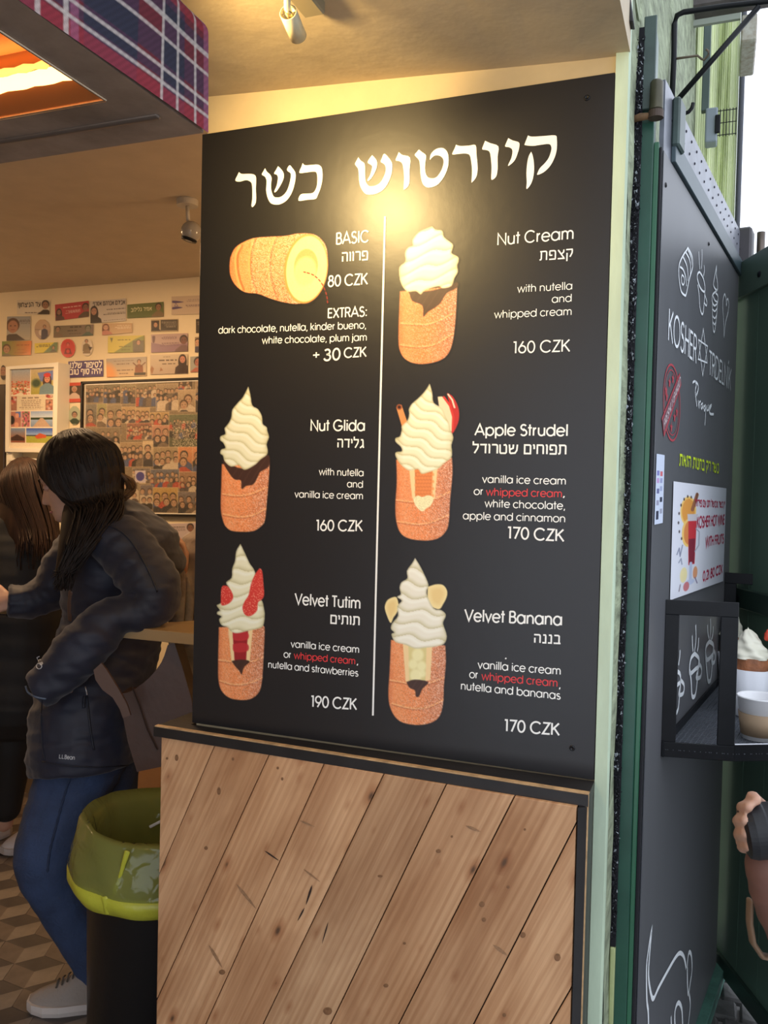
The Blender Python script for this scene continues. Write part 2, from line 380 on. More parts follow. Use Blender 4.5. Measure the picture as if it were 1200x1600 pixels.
# a geometric sans built from strokes (capital height = 1)
def arc(cx, cy, rx, ry, a0, a1, n=None):
    n = n or max(4, int(abs(a1 - a0) / 14)); return [(cx + rx * math.cos(math.radians(a0 + (a1 - a0) * i / n)), cy + ry * math.sin(math.radians(a0 + (a1 - a0) * i / n))) for i in range(n + 1)]
H_ = 0.36
GL = {
 'a': (0.90, [arc(.42, .36, .34, .36, 0, 360), [(.77, 0), (.77, .72)]]), 'b': (0.90, [arc(.48, .36, .34, .36, 0, 360), [(.13, 0), (.13, 1.02)]]),
 'c': (0.76, [arc(.42, .36, .34, .36, 42, 318)]), 'd': (0.90, [arc(.42, .36, .34, .36, 0, 360), [(.77, 0), (.77, 1.02)]]),
 'e': (0.84, [[(.09, .37), (.75, .37)] , arc(.42, .36, .34, .36, 2, 322)]), 'g': (0.9, [arc(.42, .36, .34, .36, 0, 360), [(.77, .72), (.77, 0)], arc(.43, -.02, .34, .24, 0, -150)]),
 'h': (0.80, [[(.12, 0), (.12, 1.02)], [(.12, .36)] + arc(.385, .42, .265, .28, 180, 0) + [(.65, 0)]]), 'i': (0.27, [[(.135, 0), (.135, .72)], [(.135, .88), (.135, 1.0)]]),
 'j': (0.27, [[(.135, .72), (.135, -.12), (.10, -.2), (.0, -.22)], [(.135, .88), (.135, 1.0)]]), 'k': (0.70, [[(.12, 0), (.12, 1.02)], [(.58, .72), (.15, .34)], [(.26, .44), (.62, 0)]]),
 'l': (0.27, [[(.135, 0), (.135, 1.02)]]), 'm': (1.16, [[(.12, 0), (.12, .72)], [(.12, .4)] + arc(.35, .45, .23, .25, 180, 0) + [(.58, 0)], [(.58, .4)] + arc(.81, .45, .23, .25, 180, 0) + [(1.04, 0)]]),
 'n': (0.79, [[(.12, 0), (.12, .72)], [(.12, .36)] + arc(.385, .42, .265, .28, 180, 0) + [(.65, 0)]]), 'o': (0.86, [arc(.43, .36, .35, .36, 0, 360)]),
 'p': (0.90, [arc(.48, .36, .34, .36, 0, 360), [(.13, -.28), (.13, .72)]]), 'r': (0.46, [[(.12, 0), (.12, .72)], [(.12, .38)] + arc(.38, .38, .26, .30, 180, 95)]),
 's': (0.62, [arc(.31, .535, .2, .165, 40, 270, 10) + arc(.31, .19, .225, .18, 90, -145, 10)[0:]]), 't': (0.42, [[(.2, 0), (.2, 1.0)], [(.03, .70), (.38, .70)]]),
 'u': (0.79, [[(.12, .72)] + arc(.385, .29, .265, .28, 180, 360) + [(.65, .72)], [(.65, 0), (.65, .4)]]), 'v': (0.70, [[(.06, .72), (.35, .02), (.64, .72)]]),
 'w': (1.06, [[(.05, .72), (.29, .02), (.53, .70), (.77, .02), (1.01, .72)]]), 'y': (0.70, [[(.06, .72), (.35, .02)], [(.64, .72), (.25, -.28)]]),
 'A': (0.98, [[(.05, 0), (.49, 1.0), (.93, 0)], [(.20, .32), (.78, .32)]]), 'B': (0.76, [[(.12, 0), (.12, 1.0)], [(.12, .97)] + arc(.40, .755, .20, .22, 90, -90) + [(.12, .535)], [(.12, .535), (.40, .535)] + arc(.42, .28, .25, .255, 90, -90) + [(.12, .03)]]),
 'C': (1.06, [arc(.56, .5, .47, .49, 42, 318)]), 'D': (0.96, [[(.12, 0), (.12, 1)], [(.12, .97)] + arc(.40, .5, .47, .47, 90, -90) + [(.12, .03)]]),
 'E': (0.68, [[(.12, 0), (.12, 1)], [(.12, .96), (.60, .96)], [(.12, .52), (.57, .52)], [(.12, .04), (.60, .04)]]), 'F': (0.62, [[(.12, 0), (.12, 1)], [(.12, .96), (.56, .96)], [(.12, .52), (.53, .52)]]),
 'G': (1.12, [arc(.56, .5, .47, .49, 42, 352) , [(1.03, .44), (.58, .44)]]), 'H': (0.86, [[(.12, 0), (.12, 1)], [(.74, 0), (.74, 1)], [(.12, .53), (.74, .53)]]),
 'I': (0.30, [[(.15, 0), (.15, 1)]]), 'K': (0.80, [[(.12, 0), (.12, 1)], [(.70, 1), (.14, .42)], [(.30, .58), (.74, 0)]]), 'L': (0.58, [[(.12, 1), (.12, 0)], [(.12, .04), (.54, .04)]]),
 'N': (0.94, [[(.12, 0), (.12, .98), (.82, .02), (.82, 1)]]), 'O': (1.12, [arc(.56, .5, .48, .49, 0, 360)]), 'P': (0.76, [[(.12, 0), (.12, 1)], [(.12, .97)] + arc(.42, .72, .25, .25, 90, -90) + [(.12, .47)]]),
 'R': (0.78, [[(.12, 0), (.12, 1)], [(.12, .97)] + arc(.42, .73, .24, .24, 90, -90) + [(.12, .49)], [(.42, .49), (.68, 0)]]), 'S': (0.74, [arc(.37, .745, .24, .225, 30, 270, 12) + arc(.37, .26, .28, .26, 90, -150, 12)]),
 'T': (0.64, [[(.32, 0), (.32, 1)], [(.03, .96), (.61, .96)]]), 'U': (0.84, [[(.12, 1)] + arc(.42, .32, .30, .31, 180, 360) + [(.72, 1)]]), 'V': (0.90, [[(.05, 1), (.45, .02), (.85, 1)]]),
 'W': (1.30, [[(.05, 1), (.35, .02), (.65, .98), (.95, .02), (1.25, 1)]]), 'X': (0.82, [[(.08, 0), (.74, 1)], [(.08, 1), (.74, 0)]]), 'Y': (0.80, [[(.05, 1), (.40, .48), (.75, 1)], [(.40, .48), (.40, 0)]]),
 'Z': (0.72, [[(.08, .96), (.63, .96), (.07, .04), (.66, .04)]]), 'Í': (0.30, [[(.15, 0), (.15, 1)], [(.1, 1.12), (.27, 1.3)]]),
 '0': (0.76, [arc(.38, .5, .29, .48, 0, 360)]), '1': (0.50, [[(.12, .96), (.32, .96), (.32, 0)]]), '3': (0.76, [arc(.36, .76, .22, .21, 150, -90, 12) + arc(.36, .28, .27, .26, 90, -165, 12)]),
 '6': (0.76, [arc(.38, .32, .29, .30, 0, 360), [(.12, .45), (.46, 1.0)]]), '7': (0.70, [[(.06, .96), (.62, .96), (.24, 0)]]), '8': (0.76, [arc(.38, .765, .21, .21, 0, 360), arc(.38, .28, .28, .27, 0, 360)]),
 '9': (0.76, [arc(.38, .68, .29, .30, 0, 360), [(.64, .55), (.30, 0)]]), '2': (0.72, [arc(.36, .70, .27, .27, 165, -20) + [(.08, .04), (.66, .04)]]), ',': (0.30, [[(.17, .08), (.10, -.18)]]), ':': (0.30, [[(.15, .02), (.15, .15)], [(.15, .55), (.15, .68)]]),
 '+': (0.9, [[(.12, .45), (.78, .45)], [(.45, .12), (.45, .78)]]), "'": (0.2, [[(.04, .86), (.12, 1.0)]]), ' ': (0.34, []), '.': (0.28, [[(.14, 0), (.14, .13)]]), '!': (0.3, [[(.15, .3), (.15, 1)], [(.15, 0), (.15, .13)]]),
}
# square Hebrew letters (height .82)
h_ = 0.80
HB = {
 'פ': (.74, [[(.08, .03), (.62, .03), (.64, .10), (.64, .62), (.60, .73), (.50, .77), (.16, .77), (.12, .70), (.12, .42), (.16, .38), (.36, .38)]]), 'ר': (.66, [[(.06, .77), (.46, .77), (.54, .72), (.56, .62), (.56, 0)]]),
 'ו': (.30, [[(.04, .77), (.13, .77), (.16, .70), (.16, 0)]]), 'ה': (.76, [[(.06, .77), (.54, .77), (.62, .72), (.64, .62), (.64, 0)], [(.14, 0), (.14, .48)]]), 'ק': (.74, [[(.06, .77), (.60, .77), (.62, .66), (.60, .45), (.42, .12)], [(.15, -.24), (.15, .48)]]),
 'צ': (.72, [[(.08, .03), (.64, .03), (.60, .12), (.10, .80)], [(.40, .42), (.60, .58), (.62, .80)]]), 'ת': (.80, [[(.04, .03), (.17, .06), (.20, .16), (.20, .77)], [(.08, .77), (.58, .77), (.66, .72), (.68, .62), (.68, 0)]]),
 'ג': (.54, [[(.14, .77), (.34, .77), (.38, .68), (.40, .25), (.46, 0)], [(.40, .26), (.24, .12), (.06, 0)]]), 'ל': (.66, [[(.10, 1.06), (.10, .77), (.54, .77), (.55, .62), (.48, .40), (.22, 0)]]), 'י': (.30, [[(.04, .77), (.13, .77), (.16, .70), (.16, .42)]]),
 'ד': (.70, [[(.04, .77), (.66, .77)], [(.54, .77), (.54, 0)]]), 'ח': (.76, [[(.12, 0), (.12, .77)], [(.06, .77), (.54, .77), (.62, .72), (.64, .62), (.64, 0)]]), 'ם': (.76, [[(.12, .03), (.12, .77), (.56, .77), (.64, .70), (.64, .03), (.12, .03)]]),
 'ש': (.94, [[(.10, .80), (.16, .10), (.24, .03), (.62, .06), (.78, .30), (.82, .80)], [(.46, .80), (.44, .48), (.16, .36)]]), 'ט': (.80, [[(.10, .80), (.12, .10), (.18, .03), (.60, .03), (.68, .12), (.68, .66), (.60, .77), (.42, .74)]]), 'ב': (.76, [[(.10, .77), (.48, .77), (.56, .70), (.56, .03)], [(.06, .03), (.70, .03)]]),
 'נ': (.50, [[(.12, .77), (.32, .77), (.36, .68), (.36, .03), (.05, .03)]]), 'ז': (.36, [[(.06, .77), (.32, .77)], [(.20, .77), (.16, 0)]]), 'א': (.78, [[(.10, .80), (.68, 0)], [(.62, .80), (.60, .50), (.42, .34)], [(.24, .58), (.14, .36), (.12, 0)]]),
 'כ': (.66, [[(.08, .77), (.46, .77), (.54, .66), (.54, .14), (.46, .03), (.06, .03)]]), 'ס': (.80, [[(.06, .77), (.62, .77), (.68, .5), (.58, .12), (.40, .02), (.24, .10), (.13, .45), (.14, .77)]]), 'ע': (.74, [[(.12, .80), (.22, .50), (.42, .18)], [(.60, .80), (.58, .40), (.44, .10), (.06, -.08)]]),
 'מ': (.80, [[(.10, .80), (.24, .50), (.14, .02)], [(.22, .56), (.40, .77), (.60, .70), (.66, .45), (.66, .03), (.36, .03)]]), 'ף': (.72, [[(.60, -.24), (.60, .66), (.52, .77), (.14, .77), (.10, .66), (.10, .45), (.30, .42)]]), 'ץ': (.66, [[(.12, .80), (.34, .48), (.34, -.24)], [(.56, .80), (.54, .55), (.36, .45)]]), 'ן': (.30, [[(.04, .77), (.13, .77), (.16, .70), (.16, -.24)]]),
 '-': (.4, [[(.06, .42), (.34, .42)]]), '!': (0.3, [[(.15, .3), (.15, .9)], [(.15, 0), (.15, .13)]]), ' ': (.34, []), "'": (.2, [[(.04, .6), (.12, .85)]]), '"': (.3, [[(.04, .6), (.1, .85)], [(.16, .6), (.22, .85)]]), '.': (.26, [[(.12, 0), (.12, .12)]]), ',': (0.26, [[(.15, .08), (.08, -.14)]])}
def ribbon(pl, w):
    """mitred strip around a polyline -> list of (left, right)"""
    n = len(pl); closed = n > 3 and abs(pl[0][0] - pl[-1][0]) < 1e-6 and abs(pl[0][1] - pl[-1][1]) < 1e-6; out = []
    for i in range(n):
        p = pl[i]
        a = pl[i - 1] if i > 0 else (pl[-2] if closed else None); b = pl[i + 1] if i < n - 1 else (pl[1] if closed else None)
        def dn_(q, r):
            dx, dy = r[0] - q[0], r[1] - q[1]; l = math.hypot(dx, dy) or 1e-9; return dx / l, dy / l
        if a is None: d = dn_(p, b); m = 1
        elif b is None: d = dn_(a, p); m = 1
        else:
            d0, d1 = dn_(a, p), dn_(p, b); sx_, sy_ = d0[0] + d1[0], d0[1] + d1[1]; l = math.hypot(sx_, sy_)
            d = (sx_ / l, sy_ / l) if l > 1e-6 else d0; m = 1 / max(0.45, l / 2)
        out.append(((p[0] - d[1] * w / 2 * m, p[1] + d[0] * w / 2 * m), (p[0] + d[1] * w / 2 * m, p[1] - d[0] * w / 2 * m)))
    return out
def stroke_text(bm, s, l, r, cap, plane, off=0.0011, w=0.115, mi=0, font=None, caph=1.0):
    heb = is_heb(s); T = HB if heb else GL
    if heb: s = s[::-1]; caph = 0.80 if caph == 1.0 else caph
    x = 0; parts = []
    for ch in s:
        adv, st = T.get(ch, GL.get(ch, (0.4, [])))
        for pl in st: parts.append([(x + p[0], p[1]) for p in pl])
        x += adv * (1.06 if heb else 1.0)
    xs = [p[0] for pl in parts for p in pl]; x0, x1 = min(xs) - w / 2, max(xs) + w / 2
    A = plane.hit(*l, off); B = plane.hit(*r, off); Tt = plane.hit(l[0], l[1] - cap, off)
    u = (B - A) / (x1 - x0); v = Vector((0, 0, 1)) * ((Tt - A).length / caph); dz = 0.0
    ku = u.length / v.length
    for pl in parts:
        # keep stroke widths even in metric space
        rb = ribbon([(p[0] * ku, p[1]) for p in pl], w * (0.5 + 0.5 * ku))
        vs = [[bm.verts.new(A + u * ((q[0] / ku) - x0) + v * q[1] + plane.n * dz) for q in pr_] for pr_ in rb]; dz += 1e-6
        for a, b in zip(vs, vs[1:]):
            f = bm.faces.new([a[0], a[1], b[1], b[0]]); f.material_index = mi
def stroke_path(bm, pts, width_px, plane, off=0.0012, closed=False, n=4, mi=0):
    """hand drawn line through pixel points; width in pixels"""
    P = [tuple(q) for q in spline(list(pts) + ([pts[0]] if closed else []), n)]
    W3 = [plane.uv(x, y, off) for x, y in P]; mid = P[len(P) // 2]
    a = plane.hit(mid[0], mid[1], off); sc_ = (a - CAM).dot(CZ) / F
    rb = ribbon(W3, width_px * sc_ * (1.8 if plane is DOOR else 1.0))
    vs = [[bm.verts.new(plane.at(q[0], q[1], off)) for q in pr_] for pr_ in rb]
    for x, y in zip(vs, vs[1:]):
        f = bm.faces.new([x[0], x[1], y[1], y[0]]); f.material_index = mi
CAPH = max(v.y for v in text_mesh('H')[0])

# ================================================================== THE SETTING
M_plaster = mat('warm plaster', (0.55, 0.44, 0.27), 0.85, var=0.10, vscale=5, bump=0.35, bscale=9)
M_ceil = mat('plaster ceiling', (0.52, 0.42, 0.28), 0.6, var=0.12, vscale=4, bump=0.9, bscale=5)
M_room = mat('cream room wall', (0.74, 0.62, 0.42), 0.85, var=0.04, vscale=3, bump=0.08, bscale=20)
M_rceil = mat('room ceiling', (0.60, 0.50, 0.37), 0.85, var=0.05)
M_green = mat('pale green render', (0.27, 0.31, 0.20), 0.85, var=0.42, vscale=30, bump=1.0, bscale=50, stretch=(1, 0.35, 1))
M_gpaint = mat('pale green paint', (0.50, 0.61, 0.45), 0.55, var=0.12, vscale=14, bump=0.15, bscale=40, stretch=(1, 1, 0.25))
M_gold = mat('yellow green paint', (0.42, 0.47, 0.22), 0.55, var=0.22, vscale=12, bump=0.4, bscale=40, stretch=(1, 1, 0.3))
M_black = mat('black menu sheet', (0.0115, 0.0108, 0.0125), 0.37, bump=0.03, bscale=30, spec=0.55)
M_white = mat('white print', (0.93, 0.93, 0.90), 0.45)
M_redp = mat('red print', (0.72, 0.045, 0.05), 0.45)
M_dkmetal = mat('black painted steel', (0.007, 0.008, 0.010), 0.42, var=0.2, vscale=20, spec=0.22)

# floor of the room and the street
bm = BM(); box(bm, (-5, -2.5, -0.12), (0.026, 1.87, -0.006)); floor = struct('floor', bm, mat('grout', (0.10, 0.08, 0.065), 0.8), 'brown cement floor laid with tumbling block pattern tiles', 'floor')
TA = mat('tile dark', (0.070, 0.058, 0.053), 0.5, var=0.25, vscale=12)
TB = mat('tile mid', (0.130, 0.104, 0.086), 0.5, var=0.22, vscale=12)
TC = mat('tile light', (0.195, 0.165, 0.138), 0.5, var=0.18, vscale=12)
def hex_tile():
    s = 0.09; g = 0.992; me = BM()
    pts = [Vector((s * g * math.cos(PI / 3 * k + PI / 6), s * g * math.sin(PI / 3 * k + PI / 6), 0)) for k in range(6)]
    top = [me.verts.new(p) for p in pts]; bot = [me.verts.new(p + Vector((0, 0, -0.006))) for p in pts]; c = me.verts.new((0, 0, 0))
    for i, (a, b) in enumerate(((0, 2), (2, 4), (4, 0))):
        f = me.faces.new([c, top[a], top[(a + 1) % 6], top[b]]); f.material_index = i
    for i in range(6): f = me.faces.new([top[i], bot[i], bot[(i + 1) % 6], top[(i + 1) % 6]]); f.material_index = 1
    m = bpy.data.meshes.new('floor_tile'); me.to_mesh(m); me.free()
    for q in (TA, TB, TC): m.materials.append(q)
    return m
ht = hex_tile(); s = 0.09; k = 0; rot = 0.42
cr, sr = math.cos(rot), math.sin(rot)
for i in range(-30, 30):
    for j in range(-30, 30):
        x = s * math.sqrt(3) * (i + 0.5 * (j % 2)); y = s * 1.5 * j
        X, Y = -1.95 + x * cr - y * sr, 0.75 + x * sr + y * cr
        if not (-2.95 < X < -1.15 and 0.02 < Y < 1.78): continue
        if X > -1.3 and Y > 1.0 or k >= 298: continue
        o = bpy.data.objects.new('floor_tile', ht); COL.objects.link(o); o.parent = floor
        o.location = Vector((X, Y, random.uniform(-0.0006, 0.0002))) - WORG[floor.name]; o.rotation_euler.z = rot; k += 1

bm = BM(); box(bm, (0.026, -8, -0.14), (14, 12, -0.02)); ground = struct('ground', bm, mat('grey sand', (0.30, 0.29, 0.28), 0.95), 'grey sanded ground around the street cobbles', 'ground')
def sett(seed):
    r = random.Random(seed); b = BM()
    box(b, (-0.046, -0.046, -0.03), (0.046, 0.046, 0.0))
    for v in b.verts: v.co += Vector((r.uniform(-.003, .003), r.uniform(-.003, .003), r.uniform(-.003, .003)))
    bevel(b, 0.007, 1); m = bpy.data.meshes.new('cobble'); b.to_mesh(m); b.free()
    m.materials.append(mat('granite cobble', (0.085, 0.083, 0.08), 0.7, var=0.35, vscale=15, bump=0.3, bscale=50)); return m
setts = [sett(i) for i in range(4)]; k = 0
for i in range(13):
    for j in range(22):
        X = 0.10 + i * 0.103 + 0.05 * (j % 2); Y = 0.35 + j * 0.103
        o = bpy.data.objects.new('cobble', setts[(i * 3 + j * 5) % 4]); COL.objects.link(o); o.parent = ground
        o.location = Vector((X, Y, 0.0)) - WORG[ground.name]; o.rotation_euler.z = random.choice((0, PI / 2, PI))

# walls
bm = BM(); box(bm, (-5, 1.85, 0), (0.026, 2.05, 2.62)); wall_back = struct('wall_back', bm, M_room, 'cream far wall of the room covered in stickers and framed photographs', 'wall')
bm = BM(); box(bm, (-5.15, -2.5, 0), (-5, 2.05, 2.62)); struct('wall_left', bm, M_room, 'cream wall at the far left end of the room', 'wall')
bm = BM(); box(bm, (-5.15, -2.65, 0), (-1.0, -2.5, 2.62)); struct('wall_front', bm, M_room, 'cream wall of the shop behind the viewer', 'wall')
# the wall stub that carries the menu board, and the street wall
bm = BM(); box(bm, (-0.884, 0.0105, 0), (0.0005, 0.14, 2.40)); struct('wall_menu', bm, M_plaster, 'yellowish plaster wall stub behind the black menu board', 'wall')
bm = BM()
pr = []
for z in np.linspace(0, 2.42, 60):
    pr.append([Vector((0.0012, -0.001, z)), Vector((0.0235 + 0.0006 * math.sin(z * 9), -0.001, z)), Vector((0.0265 + 0.0006 * math.sin(z * 13), 0.002, z)), Vector((0.027, 0.012, z)), Vector((0.0012, 0.012, z))])
rings = [[bm.verts.new(p) for p in r] for r in pr]
for a, b in zip(rings, rings[1:]):
    for i in range(5): bm.faces.new([a[i], a[(i + 1) % 5], b[(i + 1) % 5], b[i]])
bm.faces.new(rings[0][::-1]); bm.faces.new(rings[-1])
struct('trim_1', bm, M_gpaint, 'pale mint green painted corner strip between the menu board and the door', 'trim')
# street facade with rough render, broken edge beside the door frame
bm = BM()
ny, nz_ = 70, 90
def facade_pt(i, j):
    y = 0.0125 + 3.6775 * (i / ny) ** 1.9; z = 4.6 * j / nz_
    d = 0.006 * math.sin(z * 5.1 + y * 3) + 0.004 * math.sin(y * 17 + z * 2)
    if y < 0.12: d = -0.0012 + 0.0022 * math.sin(z * 21) * math.sin(z * 8.3 + y * 30)
    return Vector((0.028 + d, y, z))
g = [[bm.verts.new(facade_pt(i, j)) for j in range(nz_ + 1)] for i in range(ny + 1)]
for i in range(ny):
    for j in range(nz_): bm.faces.new([g[i][j], g[i + 1][j], g[i + 1][j + 1], g[i][j + 1]])
b1 = [bm.verts.new((-0.3, 3.69, 0)), bm.verts.new((-0.3, 3.69, 4.6)), bm.verts.new((0.001, 0.0125, 0)), bm.verts.new((0.001, 0.0125, 4.6))]
bm.faces.new([b1[0], b1[1], b1[3], b1[2]]); bm.faces.new([g[0][0], g[0][-1], b1[3], b1[2]]); bm.faces.new([g[0][-1], g[-1][-1], b1[1], b1[3]])
struct('wall_street', bm, M_green, 'rough pale green street facade rising above the folded door', 'wall', smooth=True)
bm = BM(); box(bm, (-0.25, -2.65, 2.43), (0.03, 0.12, 4.6)); struct('wall_upper', bm, M_green, 'pale green facade above the shop opening', 'wall')
# crumbled mortar in the joint between wall and door frame
def vline(pt, pb, Y):
    a, b = on(pt, 313, 1, Y), on(pb, 1250, 1, Y); k_ = (a.x - b.x) / (a.z - b.z)
    return lambda z: b.x + (z - b.z) * k_
FY = 0.128
def vstrip(L, R, Y0, Y1, z0, z1, bv=0.0015):
    b = BM(); hexa(b, [(L(z0), Y0, z0), (R(z0), Y0, z0), (R(z0), Y1, z0), (L(z0), Y1, z0), (L(z1), Y0, z1), (R(z1), Y0, z1), (R(z1), Y1, z1), (L(z1), Y1, z1)])
    if bv: bevel(b, bv, 1)
    return b
VA, VB = vline(984, 959.5, 0.117), vline(999, 969, 0.117)
VP, VQ, VR, VS = vline(998, 968, FY), vline(1018.5, 989, FY), vline(1027, 997, FY), vline(1031.5, 1002.5, FY)
bm = BM(); r = random.Random(3)
for i in range(2600):
    z = r.uniform(0.62, 2.40); t = r.random() ** 0.8; sz = r.uniform(0.0010, 0.0040); wob_ = 0.003 * math.sin(z * 31) + 0.002 * math.sin(z * 77)
    c = Vector((VA(z) + (VB(z) - VA(z)) * t + wob_ * (1 - t), 0.114 - r.uniform(0, 0.012) * (1 - abs(2 * t - 1)), z)); q = [c + Vector((r.uniform(-1, 1), r.uniform(-1, 1), r.uniform(-1.5, 1.5))) * sz for _ in range(4)]
    vs = [bm.verts.new(p) for p in q]; mi = 1 if r.random() < 0.22 * (0.35 + 0.65 * min(1, max(0, (z - 0.9) / 0.8))) else 0
    for f in ((0, 1, 2), (0, 2, 3), (0, 3, 1), (1, 3, 2)): fc = bm.faces.new([vs[a] for a in f]); fc.material_index = mi
joint = obj('mortar_crumbs', bm, [mat('dark mortar', (0.012, 0.012, 0.017), 0.9), mat('pale mortar', (0.30, 0.33, 0.36), 0.9)])
tag(joint, 'dark crumbly mortar with pale flecks in the joint beside the green door frame', 'mortar', kind='stuff')
struct('trim_2', vstrip(VA, VB, 0.1165, 0.127, 0.60, 2.42, 0), mat('black joint', (0.008, 0.008, 0.012), 0.95), 'black gap filled with dark mortar behind the green door frame', 'trim')
struct('trim_3', vstrip(VA, VB, 0.112, 0.127, 0.0, 0.60, 0.002), M_gold, 'yellow green painted lower piece of the joint beside the door frame', 'trim')

bm = BM(); q_ = [on(962, -12, 1, -0.03), on(984, -12, 1, -0.03), on(987, 12, 1, -0.03), on(990, 34, 1, -0.03), on(974, 32, 1, -0.03), on(967, 14, 1, -0.03)]
prism(bm, q_, (0, 0.03, 0)); bevel(bm, 0.0015, 1); tag(obj('cable_stub', bm, mat('black rubber', (0.012, 0.012, 0.014), 0.6)), 'short black rubber stub at the upper corner of the facade and ceiling', 'cable')

# ceilings
bm = BM(); n1, n2 = 60, 30
gg = []
for i in range(n1 + 1):
    row = []
    for j in range(n2 + 1):
        x = -5 + (5.026) * i / n1; y = -2.5 + 2.512 * j / n2
        z = 2.372 - 0.054 * max(0, min(1, (x + 0.9) / 0.9)) + 0.004 * math.sin(x * 11) * math.sin(y * 7)
        row.append(bm.verts.new((x, y, z)))
    gg.append(row)
for i in range(n1):
    for j in range(n2): bm.faces.new([gg[i][j], gg[i][j + 1], gg[i + 1][j + 1], gg[i + 1][j]])
t0 = [bm.verts.new(p) for p in ((-5, -2.5, 2.6), (0.026, -2.5, 2.6), (0.026, 0.012, 2.6), (-5, 0.012, 2.6))]; bm.faces.new(t0)
bm.faces.new([r[0] for r in gg] + [t0[1], t0[0]]); bm.faces.new([r[-1] for r in gg][::-1] + [t0[3], t0[2]])
bm.faces.new(gg[0][::-1] + [t0[0], t0[3]]); bm.faces.new(gg[-1] + [t0[2], t0[1]])
struct('ceiling_entrance', bm, M_ceil, 'uneven yellow lit plaster ceiling above the menu board', 'ceiling', smooth=False)
bm = BM(); box(bm, (-5, 0.0, 2.5), (-0.3, 2.05, 2.62)); struct('ceiling_room', bm, M_rceil, 'brown shaded flat ceiling of the room behind', 'ceiling')
# wall between the room and whatever lies behind the stub
bm = BM(); box(bm, (-0.32, 0.14, 0), (-0.27, 1.85, 2.5)); struct('wall_side', bm, M_room, 'cream inner side wall of the room hidden behind the menu board', 'wall')

# counter front under the far wall
bm = BM(); box(bm, (-4.9, 1.62, 0.0), (-0.33, 1.845, 0.52)); ben = thing('wall_bench', 'orange brown wooden bench box along the far wall behind the legs', 'bench', (-2.6, 1.7, 0))
obj('bench_core', bm, mat('bench core', (0.10, 0.06, 0.03), 0.7), ben)
for i in range(11):
    bm = BM(); box(bm, (-4.9 + i * 0.42, 1.600, 0.10), (-4.9 + i * 0.42 + 0.412, 1.6195, 0.52)); bevel(bm, 0.002, 1); obj('panel', bm, mat('orange ply', (0.36, 0.19, 0.085), 0.5, var=0.15, vscale=6), ben)
bm = BM(); box(bm, (-4.9, 1.595, 0.0), (-0.33, 1.62, 0.095)); obj('plinth', bm, mat('brown plinth', (0.16, 0.115, 0.075), 0.6), ben)

# ================================================================== HOUSE FURTHER DOWN THE STREET
bm = BM()
X0, X1 = 0.03, on(1152, 200, 1, 3.25).x
n = 60
g = []
for j in range(41):
    z = 5.2 * j / 40; row = []
    for i in range(n + 1):
        x = X0 + (X1 - X0) * i / n; t = i / n
        y = 3.25 - 0.012 * (1 if (t < 0.06 or 0.30 < t < 0.36 or t > 0.92) else 0) - 0.010 * math.sin(i * 2.1) * (1 if 0.5 < t < 0.8 else 0.2)
        if 0.52 < t < 0.78: y -= 0.008 * math.sin(z * 42 + i * 0.5)
        row.append(bm.verts.new((x, y, z)))
    g.append(row)
for a, b in zip(g, g[1:]):
    for i in range(n): bm.faces.new([a[i], a[i + 1], b[i + 1], b[i]])
bk = [bm.verts.new((X0, 4.2, 0)), bm.verts.new((X1, 4.2, 0)), bm.verts.new((X1, 4.2, 5.2)), bm.verts.new((X0, 4.2, 5.2))]
bm.faces.new(bk); bm.faces.new([g[0][-1], bk[1], bk[2], *[r[-1] for r in g[::-1]][:-1]])
far = struct('wall_neighbour', bm, mat('lime render', (0.80, 0.88, 0.55), 0.8, var=0.16, vscale=6, bump=0.5, bscale=30, stretch=(2, 2, 0.35)), 'bright yellow green neighbouring facade with wavy vertical relief', 'wall', smooth=False)
bm = BM(); tube(bm, [(X1 + 0.015, 3.22, 0), (X1 + 0.015, 3.22, 4.1)], 0.014, 10)
tag(obj('drain_pipe', bm, mat('dark pipe', (0.05, 0.055, 0.07), 0.5), smooth=True), 'thin dark drain pipe on the corner of the bright green facade', 'pipe')
# grey green upright with the guarded floodlight
p0 = on(1106, 40, 1, 3.0); p1 = on(1108, 168, 1, 3.0)
bm = BM(); box(bm, (p0.x - 0.018, 2.98, p1.z - 0.02), (p0.x + 0.018, 3.02, p0.z + 0.35)); bevel(bm, 0.003, 1)
tag(obj('mounting_post', bm, mat('grey green steel', (0.09, 0.13, 0.12), 0.5)), 'grey green flat steel post that carries the guarded floodlight', 'post')
fl = thing('floodlight', 'grey floodlight with a wire guard under the grey green post', 'lamp', p1)
a = on(1101, 226, 1, 3.0); b = on(1122, 170, 1, 3.0)
bm = BM(); box(bm, (a.x, 2.97, a.z), (b.x, 3.06, b.z)); bevel(bm, 0.008, 2); hou = obj('housing', bm, mat('lamp grey', (0.28, 0.33, 0.38), 0.45), fl)
bm = BM(); box(bm, (b.x - 0.012, 2.955, a.z + 0.035), (b.x + 0.012, 2.969, b.z - 0.045)); bevel(bm, 0.004, 1); obj('rim', bm, M_dkmetal, hou)
bm = BM(); e = on(1149, 214, 1, 3.0); e2 = on(1149, 171, 1, 3.0)
for i in range(6):
    x = b.x + 0.012 + (e.x - b.x - 0.012) * i / 5; tube(bm, [(x, 2.975, e.z), (x, 2.975, e2.z)], 0.0022, 6)
for i in range(3):
    z = e.z + 0.008 + (e2.z - e.z - 0.016) * i / 2; tube(bm, [(b.x, 2.975, z), (e.x + 0.004, 2.975, z)], 0.0022, 6)
obj('wire_guard', bm, M_dkmetal, fl)
